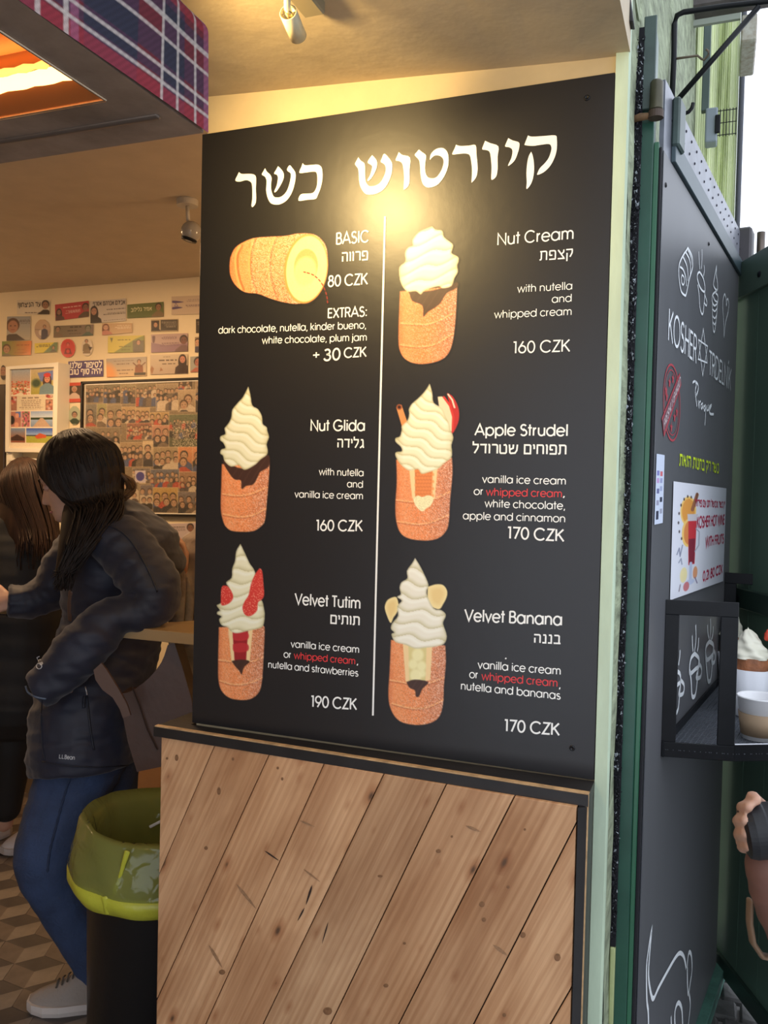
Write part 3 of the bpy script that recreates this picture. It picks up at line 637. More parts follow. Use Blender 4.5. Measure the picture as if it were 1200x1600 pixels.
# sign box end and dark beam at the upper right
a = on(1157, 74, 1, 2.6); b = on(1183, 28, 1, 2.6)
bm = BM(); box(bm, (a.x, 2.55, a.z), (b.x, 2.9, b.z)); bevel(bm, 0.006, 1)
sg = tag(obj('street_sign_box', bm, mat('dirty white', (0.50, 0.50, 0.44), 0.6, var=0.4, vscale=30, col2=(0.30, 0.24, 0.17))), 'weathered off white sign box under the dark beam at the upper right', 'sign')
a = on(1070, 32, 1, 2.6); b = on(1215, -40, 1, 2.6)
bm = BM(); box(bm, (a.x, 2.5, a.z), (b.x + 0.3, 2.62, b.z)); bevel(bm, 0.01, 1)
tag(obj('canopy_beam', bm, mat('dark brown beam', (0.085, 0.072, 0.07), 0.6, var=0.3, vscale=10)), 'dark brown canopy beam across the top right over the street', 'beam')
a = on(1071, 46, 1, 2.56); b = on(1157, 30, 1, 2.56)
bm = BM(); box(bm, (a.x, 2.54, a.z), (b.x, 2.56, b.z + 0.02)); tag(obj('canopy_board', bm, mat('grey green board', (0.30, 0.33, 0.28), 0.6)), 'pale grey green board hanging under the dark canopy beam', 'board')
# wrought bracket on the street wall
by = 1.145
def wb(px, py, X=None): return on(px, py, 1, by)
br = thing('sign_bracket', 'black steel triangular bracket standing out from the facade above the door', 'bracket', wb(1052, 150))
bm = BM(); tube(bm, [wb(1048, 200), wb(1053, 90), wb(1054, 38), wb(1058, 24), wb(1068, 19), wb(1130, 10), wb(1200, 2), wb(1290, -10)], 0.0085, 10); obj('square_bar', bm, M_dkmetal, br, smooth=True)
bm = BM(); tube(bm, [wb(1057, 158), wb(1186, 10)], 0.0085, 10); obj('diagonal_bar', bm, M_dkmetal, br, smooth=True)
bm = BM(); tube(bm, [wb(1054, 92), wb(1075, 89), wb(1090, 87), wb(1096, 92), wb(1100, 94), wb(1107, 86), wb(1107, 80), wb(1103, 77)], 0.0035, 8); obj('hook', bm, mat('rusty steel', (0.12, 0.09, 0.06), 0.6), br, smooth=True)
bm = BM(); tube(bm, [wb(1068, 178), wb(1076, 175), wb(1081, 169), wb(1083, 161)], 0.006, 8); obj('hook', bm, M_dkmetal, br, smooth=True)

# ================================================================== DOOR LEAVES
M_teal = mat('green door paint', (0.022, 0.085, 0.058), 0.32, var=0.18, vscale=8, bump=0.05, bscale=30)
M_teal_lit = mat('lit green door paint', (0.032, 0.13, 0.072), 0.35, var=0.12, vscale=8)  # the door green made lighter where the stop catches more light
M_tealg = mat('worn dark green paint', (0.055, 0.085, 0.078), 0.40, var=0.25, vscale=14)
M_panel = mat('black door panel', (0.045, 0.048, 0.060), 0.42, spec=1.0, sheen=0.10, var=0.15, vscale=5, bump=0.02, bscale=12, stretch=(1, 1, 0.2))
M_sheet = mat('grey steel sheet', (0.20, 0.21, 0.25), 0.35, var=0.25, vscale=14, metal=0.3)
fr = thing('door_1', 'dark green steel door frame post standing beside the mint green corner strip', 'door frame', (0.06, 0.2, 0), kind='structure')
z1 = 2.415
obj('frame_post', vstrip(VP, VQ, FY, FY + 0.05, 0.0, z1), M_teal, fr)
obj('frame_stop', vstrip(lambda z: VQ(z) + 0.0003, VR, FY + 0.003, FY + 0.03, 0.0, 2.20), M_teal_lit, fr)
obj('gap_strip', vstrip(lambda z: VR(z) + 0.0003, VS, FY + 0.004, FY + 0.020, 0.0, 2.19), mat('black gap', (0.006, 0.006, 0.01), 0.8), fr)  # black strip put in for the shaded gap before the panel
def duv(px, py, off=0.0): return DOOR.uv(px, py, off)
leaf = thing('door_2', 'black panelled door leaf folded back along the facade with white drawings', 'door', DOOR.at(0, 0), kind='structure')
dn, du = DOOR.n, DOOR.u; up = Vector((0, 0, 1))
def dbox(u0, u1, z0, z1, o0, o1, bv=0.0):
    b = BM(); obox(b, DOOR.at(u0, z0, o0), du * (u1 - u0), dn * (o1 - o0), up * (z1 - z0))
    if bv: bevel(b, bv, 1)
    return b
obj('steel_sheet', dbox(-0.040, 1.05, 0.03, 2.333, -0.012, -0.003), M_sheet, leaf)
obj('panel', dbox(-0.048, 1.035, 0.045, 2.19, -0.0028, 0.0, 0.0008), M_panel, leaf)
obj('top_rail', dbox(0.03, 1.055, 2.193, 2.240, -0.0028, 0.007, 0.0015), mat('teal grey rail', (0.055, 0.085, 0.10), 0.4, var=0.1), leaf)
obj('bottom_rail', dbox(-0.03, 1.055, -0.005, 0.043, -0.0028, 0.026, 0.002), mat('worn green rail', (0.10, 0.24, 0.19), 0.4, var=0.3, vscale=20), leaf)
bm = BM()
for i in range(17):
    for q in (2.278, 2.312):
        u = 0.03 + i * 0.064 + (0.02 if q > 2.3 else 0); lathe(bm, [(0.0, 0.0025), (0.0026, 0.002), (0.0036, 0)], DOOR.at(u, q, -0.0031), dn, 8)
obj('rivets', bm, mat('rivet', (0.02, 0.02, 0.03), 0.4, metal=0.8), leaf, smooth=True)
# hinge and bracket
obj('hinge_plate', vstrip(lambda z: VP(z) + 0.001, VQ, FY - 0.012, FY - 0.0005, 2.26, 2.44), M_tealg, fr)
bm = BM(); c = on(1025, 172, 1, FY - 0.022); lathe(bm, [(0, 0), (0.0125, 0), (0.013, 0.002), (0.0125, 0.052), (0.010, 0.056), (0, 0.056)], c, (0, 0, 1), 20); hib = obj('hinge_barrel', bm, mat('greasy hinge', (0.07, 0.065, 0.04), 0.4, metal=0.4, var=0.4), fr, smooth=True)
bm = BM(); c2 = c - up * 0.016; lathe(bm, [(0, 0), (0.0145, 0), (0.0145, 0.014), (0, 0.014)], c2, (0, 0, 1), 20); obj('hinge_collar', bm, mat('rusty hinge', (0.06, 0.035, 0.022), 0.6), hib, smooth=False)
bm = BM(); tube(bm, [on(986, 188, 1, FY - 0.025), on(1000, 183, 1, FY - 0.022), on(1024, 180, 1, FY - 0.022)], [0.006, 0.0075, 0.006], 10); obj('hinge_pin', bm, mat('rust', (0.16, 0.085, 0.035), 0.75, var=0.4, vscale=50), hib, smooth=True)
u0, zz0 = duv(1046, 222, 0.02); u1, zz1 = duv(1046, 156, 0.02)
obj('stay_bracket', dbox(0.025, 0.085, 2.225, 2.325, -0.0028, 0.014, 0.004), M_tealg, leaf)
# bolt lock standing up at the far end of the leaf
lkc = obj('lock_case', dbox(1.052, 1.13, 2.195, 2.345, -0.01, 0.030, 0.006), mat('lock grey', (0.055, 0.05, 0.055), 0.5), leaf)
bm = BM(); q = DOOR.at(1.10, 2.135, 0.052); tube(bm, [q, q + up * 0.20], 0.012, 14); obj('lock_rod', bm, mat('rod steel', (0.14, 0.11, 0.09), 0.35, metal=0.7), lkc, smooth=True)
bm = BM(); q2 = q + up * 0.115; tube(bm, [q2, q2 + dn * 0.055 + up * 0.012], 0.0045, 8); obj('lock_handle', bm, M_dkmetal, lkc, smooth=True)

# second leaf comes back towards the viewer
L2o = Vector((0.243, 1.262, 0)); L2d = Vector((0.38882807, -0.92131033, 0)).normalized(); L2n = Vector((-L2d.y, L2d.x, 0))
if L2n.dot(CAM - L2o) < 0: L2n = -L2n
leaf2 = thing('door_3', 'plain dark green door leaf folded forward behind the wire basket', 'door', L2o, kind='structure')
LEAF2 = Plane(L2o, L2d, L2n)
def l2box(u0, u1, z0, z1, o0, o1, bv=0.0):
    b = BM(); obox(b, LEAF2.at(u0, z0, o0), L2d * (u1 - u0), L2n * (o1 - o0), up * (z1 - z0))
    if bv: bevel(b, bv, 1)
    return b
M_leaf = mat('green leaf sheet', (0.085, 0.145, 0.105), 0.30, var=0.08, vscale=3, spec=0.6)
obj('panel', l2box(-0.035, 0.13, 0.06, 2.17, -0.012, -0.004), M_leaf, leaf2)
obj('panel', l2box(0.132, 0.262, 0.06, 2.17, -0.012, -0.004), M_leaf, leaf2)
obj('panel', l2box(0.264, 0.70, 0.06, 2.17, -0.012, -0.004), M_leaf, leaf2)
obj('top_rail', l2box(-0.03, 0.70, 2.125, 2.235, -0.012, 0.010, 0.002), mat('leaf rail green', (0.085, 0.13, 0.10), 0.4, var=0.1), leaf2)
obj('middle_rail', l2box(-0.03, 0.70, 1.175, 1.235, -0.012, 0.012, 0.002), mat('leaf rail dark', (0.02, 0.04, 0.03), 0.4), leaf2)
obj('bottom_rail', l2box(-0.03, 0.70, 0.02, 0.075, -0.012, 0.008, 0.002), mat('leaf rail dark', (0.02, 0.04, 0.03), 0.4), leaf2)
for uu, zz in ((0.16, 2.165), (0.095, 1.205)):
    bm = BM(); lathe(bm, [(0, 0.004), (0.008, 0.003), (0.010, 0)], LEAF2.at(uu, zz, 0.0105), L2n, 12); obj('bolt', bm, M_dkmetal, leaf2, smooth=True)
# ================================================================== MENU BOARD
menu = thing('menu_board', 'large black menu board with white lettering and five filled pastry pictures on the plaster wall', 'menu board', (-0.44, 0.0, 0.97))
BL = BOARD.hit(300, 1129); BR = BOARD.hit(928, 1219); TR = BOARD.hit(961, 113); TL = BOARD.hit(316, 210)
bm = BM(); prism(bm, [BL, BR, TR, TL], (0, 0.0095, 0)); bevel(bm, 0.0006, 1); obj('sheet', bm, M_black, menu)
M_print = print_mat('menu print', 0.37, spec=0.55, bump=0.03, bscale=30)
def rows(bm, spec, w=0.0):
    for s, l, r, cap in spec: stroke_text(bm, s, l, r, cap, BOARD, 0.0011, w=0.108 + w * 3.2)
def letters(spec, m=None, w=0.0):
    for q in spec:
        bm = BM(); rows(bm, [q], w); obj('lettering', bm, m or M_white, menu)
letters([('BASIC', (525, 382), (576, 378), 18), ('80 CZK', (512, 448), (575, 444), 17), ('EXTRAS:', (512, 497), (573, 494), 15), ('פרווה', (533, 409), (575, 406), 14),
         ('+', (488, 561), (500, 560), 13), ('30', (505, 564), (532, 562), 18), ('CZK', (537, 559), (573, 557), 15)], w=0.012)
letters([('dark chocolate, nutella, kinder bueno,', (341, 521), (572, 513), 10.5), ('white chocolate, plum jam', (409, 537), (573, 532), 10.5)], w=0.006)
letters([('Nut Cream', (777, 383), (896, 373), 18), ('קצפת', (842, 407), (895, 403), 14), ('160 CZK', (801, 552), (891, 549), 18)], w=0.004)
letters([('with nutella', (808, 457), (894, 452), 11.5), ('and', (862, 473), (893, 471), 11.5), ('whipped cream', (772, 497), (893, 492), 11.5)], w=0.0)
letters([('Nut Glida', (485, 673), (570, 673), 16.5), ('גלידה', (526, 699), (569, 700), 13), ('160 CZK', (493, 829), (567, 830), 16.5)], w=0.012)
letters([('with nutella', (498, 742), (568, 744), 10.5), ('and', (542, 761), (567, 762), 10.5), ('vanilla ice cream', (460, 777), (567, 780), 10.5)], w=0.006)
letters([('Apple Strudel', (741, 680), (887, 681), 17), ('תפוחים שטרודל', (738, 708), (885, 710), 14), ('170 CZK', (792, 841), (882, 846), 18)], w=0.012)
letters([('vanilla ice cream', (753, 754), (884, 757), 11.5), ('or', (740, 773), (755, 773), 11.5), (',', (879, 776), (883, 776), 11.5), ('white chocolate,', (757, 792), (883, 796), 11.5), ('apple and cinnamon', (723, 811), (883, 816), 11.5)], w=0.006)
letters([('whipped cream', (759, 774), (878, 777), 11.5)], M_redp, 0.006)
letters([('Velvet Tutim', (460, 944), (563, 951), 17), ('תותים', (516, 974), (562, 977), 13), ('190 CZK', (485, 1104), (558, 1109), 17)], w=0.014)
letters([('vanilla ice cream', (454, 1011), (561, 1020), 10.5), ('or', (443, 1027), (455, 1028), 10.5), (',', (557, 1038), (560, 1038), 10.5), ('nutella and strawberries', (419, 1043), (560, 1057), 10.5)], w=0.008)
letters([('whipped cream', (459, 1029), (555, 1038), 10.5)], M_redp, 0.008)
letters([('Velvet Banana', (725, 970), (878, 977), 18), ('בננה', (833, 1004), (877, 1006), 13), ('170 CZK', (787, 1142), (875, 1149), 18)], w=0.014)
letters([('vanilla ice cream', (746, 1044), (876, 1054), 12), ('or', (733, 1059), (747, 1060), 12), (',', (873, 1075), (876, 1075), 12), ('nutella and bananas', (720, 1077), (876, 1093), 12), ("'", (788, 1040), (792, 1040), 12)], w=0.008)
letters([('whipped cream', (752, 1062), (871, 1073), 12)], M_redp, 0.008)
bm = BM(); a, b, c, d = [BOARD.hit(*q, 0.0011) for q in ((600.0, 338), (603.0, 338), (584.0, 1118), (581.2, 1118))]; flat(bm, [d, c, b, a]); obj('dividing_line', bm, M_white, menu)
# headline letters in a cut script
def z5(p): return [(340 + x / 4.286, 190 + y / 4.286) for x, y in p]
def z6(p): return [(600 + x / 4.0, 190 + y / 4.0) for x, y in p]
HEAD = [
 z5([(143,338),(160,350),(200,350),(235,352),(255,365),(258,400),(256,450),(258,500),(255,545),(235,572),(226,560),(232,520),(232,450),(228,415),(215,400),(190,392),(150,402),(122,398),(120,385),(130,365)]),
 z5([(318,312),(330,335),(352,355),(362,380),(358,420),(360,460),(375,500),(400,508),(430,500),(460,470),(480,420),(490,370),(488,345),(470,332),(465,318),(482,292),(500,310),(520,340),(522,380),(510,440),(490,490),(460,530),(420,553),(385,556),(355,545),(335,510),(325,460),(328,400),(318,370),(296,355),(305,335)]),
 z5([(405,298),(425,318),(442,345),(442,380),(425,420),(400,460),(384,474),(380,465),(395,430),(402,395),(403,370),(395,355),(378,348),(392,322)]),
 z5([(570,278),(585,292),(630,290),(670,288),(695,305),(703,350),(700,400),(688,450),(670,495),(655,518),(600,524),(542,530),(556,488),(600,482),(640,476),(662,440),(668,395),(665,350),(650,335),(600,340),(552,345),(549,330),(560,305)]),
 z5([(942,238),(960,262),(982,278),(988,310),(988,350),(992,400),(1010,428),(1030,433),(1065,425),(1095,400),(1120,350),(1126,310),(1115,285),(1092,270),(1100,245),(1115,215),(1140,235),(1165,270),(1170,300),(1165,350),(1145,405),(1115,450),(1075,478),(1020,490),(985,480),(958,440),(948,400),(945,350),(940,315),(920,285),(930,262)]),
 z5([(1035,224),(1055,245),(1068,270),(1065,310),(1048,350),(1025,385),(1006,398),(1004,388),(1020,360),(1032,320),(1033,295),(1005,275),(1015,250)]),
 z6([(92,190),(115,208),(163,225),(160,300),(160,370),(150,405),(125,426),(122,410),(125,350),(120,290),(112,260),(95,248),(72,242),(82,215)]),
 z6([(218,174),(240,192),(263,212),(258,260),(258,310),(272,345),(300,355),(330,345),(355,310),(370,270),(370,235),(350,215),(320,212),(300,225),(287,238),(292,205),(315,178),(345,165),(375,168),(398,195),(404,240),(398,290),(375,345),(340,390),(300,410),(265,410),(240,385),(228,330),(225,280),(218,240),(192,210),(205,190)]),
 z6([(450,144),(475,152),(530,150),(572,147),(578,200),(584,260),(585,310),(575,350),(550,380),(547,370),(550,310),(545,250),(535,210),(510,200),(470,202),(430,206),(428,195),(440,170)]),
 z6([(632,120),(665,135),(715,155),(710,220),(710,300),(700,345),(675,364),(670,350),(672,290),(668,230),(660,190),(640,178),(614,173),(622,145)]),
 z6([(777,103),(805,118),(843,130),(845,160),(835,200),(815,245),(780,276),(777,268),(795,230),(803,190),(798,170),(780,160),(757,155),(766,128)]),
 z6([(900,86),(925,94),(1000,90),(1070,86),(1080,110),(1080,170),(1068,220),(1040,275),(1000,315),(960,333),(960,320),(975,290),(1005,260),(1030,225),(1045,180),(1045,155),(1030,140),(980,145),(930,152),(882,147),(880,138),(890,112)]),
 z6([(920,188),(930,215),(937,260),(937,320),(925,375),(905,410),(890,420),(892,380),(890,320),(895,260),(905,215)])]
for word in (HEAD[:4], HEAD[4:]):
    bm = BM()
    for p in word:
        pp = spline([np.array(q) for q in p] + [np.array(p[0])], 3)[:-1]
        flat(bm, [BOARD.hit(q[0], q[1], 0.0011) for q in pp])
    obj('headline_lettering', bm, M_white, menu)

# printed pictures -----------------------------------------------------------
BK = (0.1115, 0.1070, 0.1170)
CREAM = (0.95, 0.93, 0.80); ORA = (0.95, 0.57, 0.34); CHOC = (0.27, 0.17, 0.14)
def sx(ox, oy, s): return lambda pts: [(ox + x / s, oy + y / s) for x, y in pts]
def picture(x0, y0, x1, y1, res=1.0):
    c = Canvas(x1 - x0, y1 - y0, BK, res); c.X = c.X + x0; c.Y = c.Y + y0; c.px0 = (x0, y0, x1, y1); return c
def place_pic(c):
    x0, y0, x1, y1 = c.px0; c.X = c.X - x0; c.Y = c.Y - y0
    k_ = (np.abs(c.c - np.array(BK)).max(-1) > 0.02); e = k_.copy()
    for s_ in (1, 2):
        e[s_:, :] |= k_[:-s_, :]; e[:-s_, :] |= k_[s_:, :]; e[:, s_:] |= k_[:, :-s_]; e[:, :-s_] |= k_[:, s_:]
    return canvas_obj('picture', c, [(x0, y0), (x1, y0), (x1, y1), (x0, y1)], BOARD, 0.0006, M_print, menu, e.astype(float))
def body(c, pts, grooves, edge=1):
    m = c.poly([tuple(q) for q in spline(pts, 4)], ORA, 0.8, smooth=False); xs = [p[0] for p in pts]; xl, xr = min(xs), max(xs); t = (c.X - xl) / (xr - xl)
    k = np.clip((t - 0.5) * 2.2, 0, 1); c.put(m, (0.72, 0.48, 0.40), 0.55 * k)
    c.put(m, (0.96, 0.62, 0.40), 0.55 * np.clip(1 - np.abs(t - 0.18) * 6, 0, 1)); c.put(m, (0.66, 0.33, 0.20), 0.35 * np.clip(0.10 - t, 0, 1) * 10)
    for g in grooves:
        g2 = [tuple(q) for q in spline(g, 4)]
        c.line([(x, y + 1.6) for x, y in g2], 3, (0.70, 0.34, 0.20), 0.5 * m); c.line(g2, 2.4, (0.98, 0.72, 0.48), 0.9 * m)
    n = RNG.random(c.X.shape); c.put(m * (n > 0.80), (1.0, 0.86, 0.76), 0.25 + 0.5 * np.clip(t, 0, 1)); c.put(m * (n < 0.15), (0.55, 0.30, 0.20), 0.15 + 0.55 * np.clip(t, 0, 1))
    return m
def cream(c, pts, slope=-0.45, period=17, ph=0.0, tone=CREAM):
    m = c.poly(pts, tone, 0.7); xs = [p[0] for p in pts]; ys = [p[1] for p in pts]; cx = (min(xs) + max(xs)) / 2; w = (max(xs) - min(xs)) / 2
    q = (c.Y + slope * (c.X - cx) + 3.5 * np.sin((c.X - cx) / 8.0 + c.Y / 15.0)) / period + ph; fr_ = q - np.floor(q)
    sh = np.clip((fr_ - 0.62) / 0.38, 0, 1) ** 1.6
    c.put(m, (0.72, 0.68, 0.47), 0.62 * sh); c.put(m, (1, 1, 0.95), 0.6 * np.clip(1 - np.abs(fr_ - 0.22) * 5, 0, 1))
    e = np.clip(np.abs((c.X - cx) / w) - 0.72, 0, 1) * 2.2; c.put(m, (0.70, 0.66, 0.46), 0.55 * e)
    d = c.sd([tuple(v) for v in spline(list(pts) + [pts[0]], 3)][:-1]); c.put(m * np.clip((d + 3.0) / 3.0, 0, 1), (0.66, 0.62, 0.42), 0.5)
    return m
def choc(c, pts):
    m = c.poly(pts, CHOC, 0.7); n = RNG.random(c.X.shape); c.put(m, (0.42, 0.30, 0.26), 0.5 * np.clip(np.sin(c.X * .55 + c.Y * .35) - .55, 0, 1)); return m
def opening(c, f, left, fill, right, col):
    c.poly(f(fill), col, 0.7, smooth=False); c.poly(f(left), (0.97, 0.84, 0.62), 0.7, smooth=False); c.poly(f(right), (0.97, 0.84, 0.62), 0.7, smooth=False)
# 1 basic roll
f = sx(310, 330, 4); c = picture(352, 358, 520, 484, 0.9)
m = body(c, f([(200,290),(230,230),(290,190),(370,165),(540,155),(620,140),(720,145),(780,190),(805,260),(800,390),(760,480),(700,540),(630,577),(540,570),(450,545),(370,515),(290,505),(230,460),(200,400),(195,340)]), [])
for g in ([(262,215),(235,270),(232,340),(245,420),(270,490)], [(345,175),(322,260),(318,350),(330,440),(355,510)], [(480,160),(445,250),(436,350),(450,450),(480,550)]):
    g2 = [tuple(q) for q in spline(f(g), 4)]; c.line([(x + 3, y) for x, y in g2], 4, (0.68, 0.36, 0.2), 0.6 * m); c.line(g2, 3.2, (0.99, 0.66, 0.42), 0.9 * m)
n = RNG.random(c.X.shape); t = (c.Y - 372) / 100
c.put(m * (n > 0.66) * (c.X > 392), (0.95, 0.82, 0.72), 0.6); c.put(m * (n < 0.3) * (c.X > 390), (0.38, 0.26, 0.20), 0.55 * np.clip(t, 0.1, 1))
c.ell(310 + 672 / 4, 330 + 360 / 4, 34, 54.5, (0.90, 0.58, 0.32), rot=0.12); c.ell(310 + 676 / 4, 330 + 360 / 4, 31.5, 51.5, (0.98, 0.85, 0.60), rot=0.12)
c.ell(310 + 672 / 4, 330 + 345 / 4, 18.5, 27.5, (0.84, 0.64, 0.40), rot=0.1); c.ell(310 + 668 / 4, 330 + 375 / 4, 17, 23, (0.95, 0.80, 0.55), 2.0, rot=0.15); c.noise(0.05, c.X > 0)
c.c = np.where((c.sd(f([(190,120),(820,120),(820,600),(190,600)])) < 0)[..., None] & ((m > .02) | ((c.X - 478) ** 2 / 36**2 + (c.Y - 420) ** 2 / 57**2 < 1))[..., None], c.c, BK)
dots = spline(f([(660,380),(720,400),(770,450),(800,520),(808,580)]), 5)
for i in range(0, len(dots) - 1, 2): c.line([tuple(dots[i]), tuple(dots[i + 1])], 1.8, (0.55, 0.12, 0.12))
place_pic(c)
# 2 nut cream
f = sx(590, 330, 3.4286); c = picture(618, 350, 722, 574)
body(c, f([(120,430),(112,680),(125,760),(160,800),(220,818),(290,812),(350,790),(385,750),(405,680),(418,560),(425,400)]), [f([(125,600),(200,605),(290,600),(410,545)]), f([(125,715),(200,725),(300,715),(405,655)])])
choc(c, f([(120,400),(165,430),(185,480),(240,505),(245,565),(270,540),(330,500),(370,440),(425,410),(425,380),(380,400),(250,430)]))
cream(c, f([(293,82),(310,100),(345,105),(355,140),(400,175),(400,200),(395,225),(430,245),(432,270),(425,290),(428,325),(410,360),(395,400),(350,412),(330,402),(290,410),(250,425),(230,445),(205,428),(160,430),(130,395),(118,350),(118,300),(150,270),(148,225),(165,195),(190,185),(188,155),(220,115),(260,95)]), 0.30, 20, 0.2, (0.96, 0.94, 0.84)); place_pic(c)
# 3 nut glida
f = sx(310, 590, 4.138); c = picture(338, 600, 428, 836)
body(c, f([(152,560),(148,700),(145,840),(155,910),(175,960),(215,990),(290,997),(360,990),(405,960),(430,920),(442,800),(455,650),(460,540)]), [f([(158,752),(240,762),(330,755),(445,710)]), f([(160,882),(260,900),(350,890),(440,845)])])
choc(c, f([(152,530),(175,580),(215,640),(240,660),(275,665),(280,720),(310,700),(355,690),(385,640),(400,610),(450,580),(462,540),(440,500),(300,590),(170,540)]))
cream(c, f([(323,60),(335,110),(348,180),(385,205),(410,250),(415,300),(440,320),(445,345),(455,385),(440,430),(448,470),(440,500),(400,530),(370,560),(320,590),(290,593),(260,565),(210,575),(170,540),(160,505),(142,490),(150,465),(175,455),(160,420),(142,405),(145,380),(175,365),(170,330),(185,310),(205,280),(215,250),(220,210),(250,170),(290,125)])); place_pic(c)
# 4 apple strudel
f = sx(590, 590, 3.4286); c = picture(612, 594, 722, 850)
body(c, f([(100,440),(103,560),(95,700),(105,790),(130,840),(180,865),(260,873),(320,862),(360,830),(380,780),(388,650),(400,520),(398,430)]), [f([(100,655),(200,665),(300,650),(390,610)]), f([(105,770),(220,785),(300,770),(380,735)])])
opening(c, f, [(168,480),(200,480),(202,650),(185,645)], [(195,480),(300,480),(292,650),(198,650)], [(295,480),(322,480),(306,650),(286,650)], (0.80, 0.42, 0.22))
for i in range(6):
    for j in range(8): c.ell(590 + (207 + i * 16 + (j % 2) * 7) / 3.4286, 590 + (500 + j * 19) / 3.4286, 2.5, 2.7, (0.94, 0.58, 0.32), 1.0, 0.8)
m = c.poly(f([(190,648),(215,632),(240,640),(270,630),(300,645),(285,685),(262,700),(240,718),(215,700),(200,680)]), (0.95, 0.91, 0.72)); c.noise(0.14, m)
c.poly(f([(100,160),(128,145),(160,240),(132,268)]), (0.88, 0.58, 0.34), smooth=False); c.ell(590 + 116 / 3.4286, 590 + 158 / 3.4286, 4.4, 4.4, (0.62, 0.33, 0.2)); c.ell(590 + 116 / 3.4286, 590 + 158 / 3.4286, 2.4, 2.4, (0.2, 0.09, 0.06))
c.poly(f([(372,82),(400,98),(425,140),(437,190),(430,245),(400,300),(385,260),(390,180)]), (0.75, 0.16, 0.14)); c.poly(f([(322,103),(355,105),(385,150),(402,210),(398,285),(370,270),(335,180)]), (0.95, 0.86, 0.72)); c.line(f([(355,105),(388,150),(405,210),(402,285)]), 3.5, (0.83, 0.22, 0.18)); c.line(f([(378,90),(400,120),(412,160)]), 2.5, (0.97, 0.88, 0.78))
cream(c, f([(279,33),(292,80),(300,135),(345,165),(365,210),(385,250),(390,280),(405,320),(395,360),(398,400),(392,430),(355,460),(320,490),(270,508),(235,515),(215,490),(165,497),(120,460),(97,420),(100,400),(130,395),(125,370),(98,345),(97,325),(120,315),(130,280),(130,260),(160,230),(170,195),(168,170),(185,140),(225,105),(260,65)]), ph=0.4); place_pic(c)
# 5 velvet tutim
f = sx(310, 840, 4.138); c = picture(335, 846, 420, 1098)
body(c, f([(133,580),(128,800),(130,920),(150,990),(200,1035),(270,1050),(340,1042),(390,1000),(410,930),(420,780),(428,600),(420,570)]), [f([(132,790),(215,802)]), f([(330,802),(380,792),(420,770)]), f([(140,925),(230,950),(330,940),(412,905)])])
opening(c, f, [(192,590),(220,600),(234,800),(214,800)], [(218,600),(325,600),(312,800),(230,800)], [(322,600),(352,590),(332,800),(308,800)], (0.62, 0.13, 0.16))
for yy in (660, 735): c.poly(f([(222,yy - 45),(270,yy - 55),(320,yy - 45),(322,yy - 5),(270,yy + 8),(226,yy - 2)]), (0.78, 0.20, 0.22), al=0.85)
choc(c, f([(215,798),(270,788),(332,800),(295,838),(280,885),(264,860),(238,832)]))
cream(c, f([(272,42),(300,100),(330,165),(355,200),(370,240),(375,290),(385,340),(395,400),(412,410),(425,470),(428,500),(418,570),(380,590),(330,600),(250,618),(210,605),(190,580),(150,565),(135,530),(150,510),(122,495),(125,480),(140,470),(120,440),(135,430),(170,400),(180,340),(195,320),(180,290),(215,260),(220,200),(238,150),(245,90)]), 0.12, 19, 0.1)
for p in ([(395,198),(412,215),(420,290),(425,370),(410,400),(385,420),(380,470),(350,500),(320,508),(295,490),(285,450),(300,410),(325,370),(340,300),(365,240)], [(160,310),(190,315),(220,360),(222,400),(190,430),(150,438),(145,400),(148,330)]):
    m = c.poly(f(p), (0.86, 0.25, 0.22)); c.put(m * (RNG.random(c.X.shape) > 0.90), (1, 0.72, 0.6), 0.7)
place_pic(c)
# 6 velvet banana
f = sx(590, 860, 3.4286); c = picture(598, 868, 704, 1138)
body(c, f([(72,480),(65,640),(58,780),(75,860),(120,915),(200,935),(280,925),(330,890),(350,820),(355,720),(365,600),(362,510)]), [f([(68,695),(155,710)]), f([(275,712),(355,682)]), f([(78,820),(180,845),(270,840),(352,800)])])
opening(c, f, [(135,500),(165,500),(170,705),(150,702)], [(160,510),(265,510),(258,700),(165,700)], [(262,510),(294,505),(282,695),(256,700)], (0.88, 0.82, 0.56))
for cx_, cy_, r_ in ((215, 560, 9), (190, 610, 7), (235, 620, 7), (205, 670, 9), (240, 660, 5)): c.ell(590 + cx_ / 3.4286, 860 + cy_ / 3.4286, r_, r_ * 1.1, (0.98, 0.95, 0.74), 2.0, 0.8)
choc(c, f([(155,705),(200,692),(272,705),(240,742),(222,782),(205,782),(200,750),(170,735)]))
for p in ([(270,195),(310,182),(350,185),(372,215),(370,250),(350,290),(330,315),(290,300),(268,250)], [(70,255),(100,250),(112,290),(105,330),(85,360),(70,390),(50,350),(38,305),(50,270)]):
    m = c.poly(f(p), (0.96, 0.87, 0.62)); c.poly([(sum(q[0] for q in f(p)) / len(p) * .35 + x * .65, sum(q[1] for q in f(p)) / len(p) * .35 + y * .65) for x, y in f(p)], (0.91, 0.77, 0.50), 3.0, 0.6)
cream(c, f([(201,42),(225,80),(250,130),(272,185),(262,230),(300,310),(340,320),(365,345),(350,385),(355,410),(370,460),(355,500),(310,515),(260,520),(200,525),(150,505),(95,490),(75,450),(90,440),(72,420),(80,390),(110,350),(105,300),(130,270),(105,250),(125,235),(118,200),(130,170),(160,150),(158,110),(185,70)]), -0.15, 21, 0.5, (0.95, 0.93, 0.86)); place_pic(c)
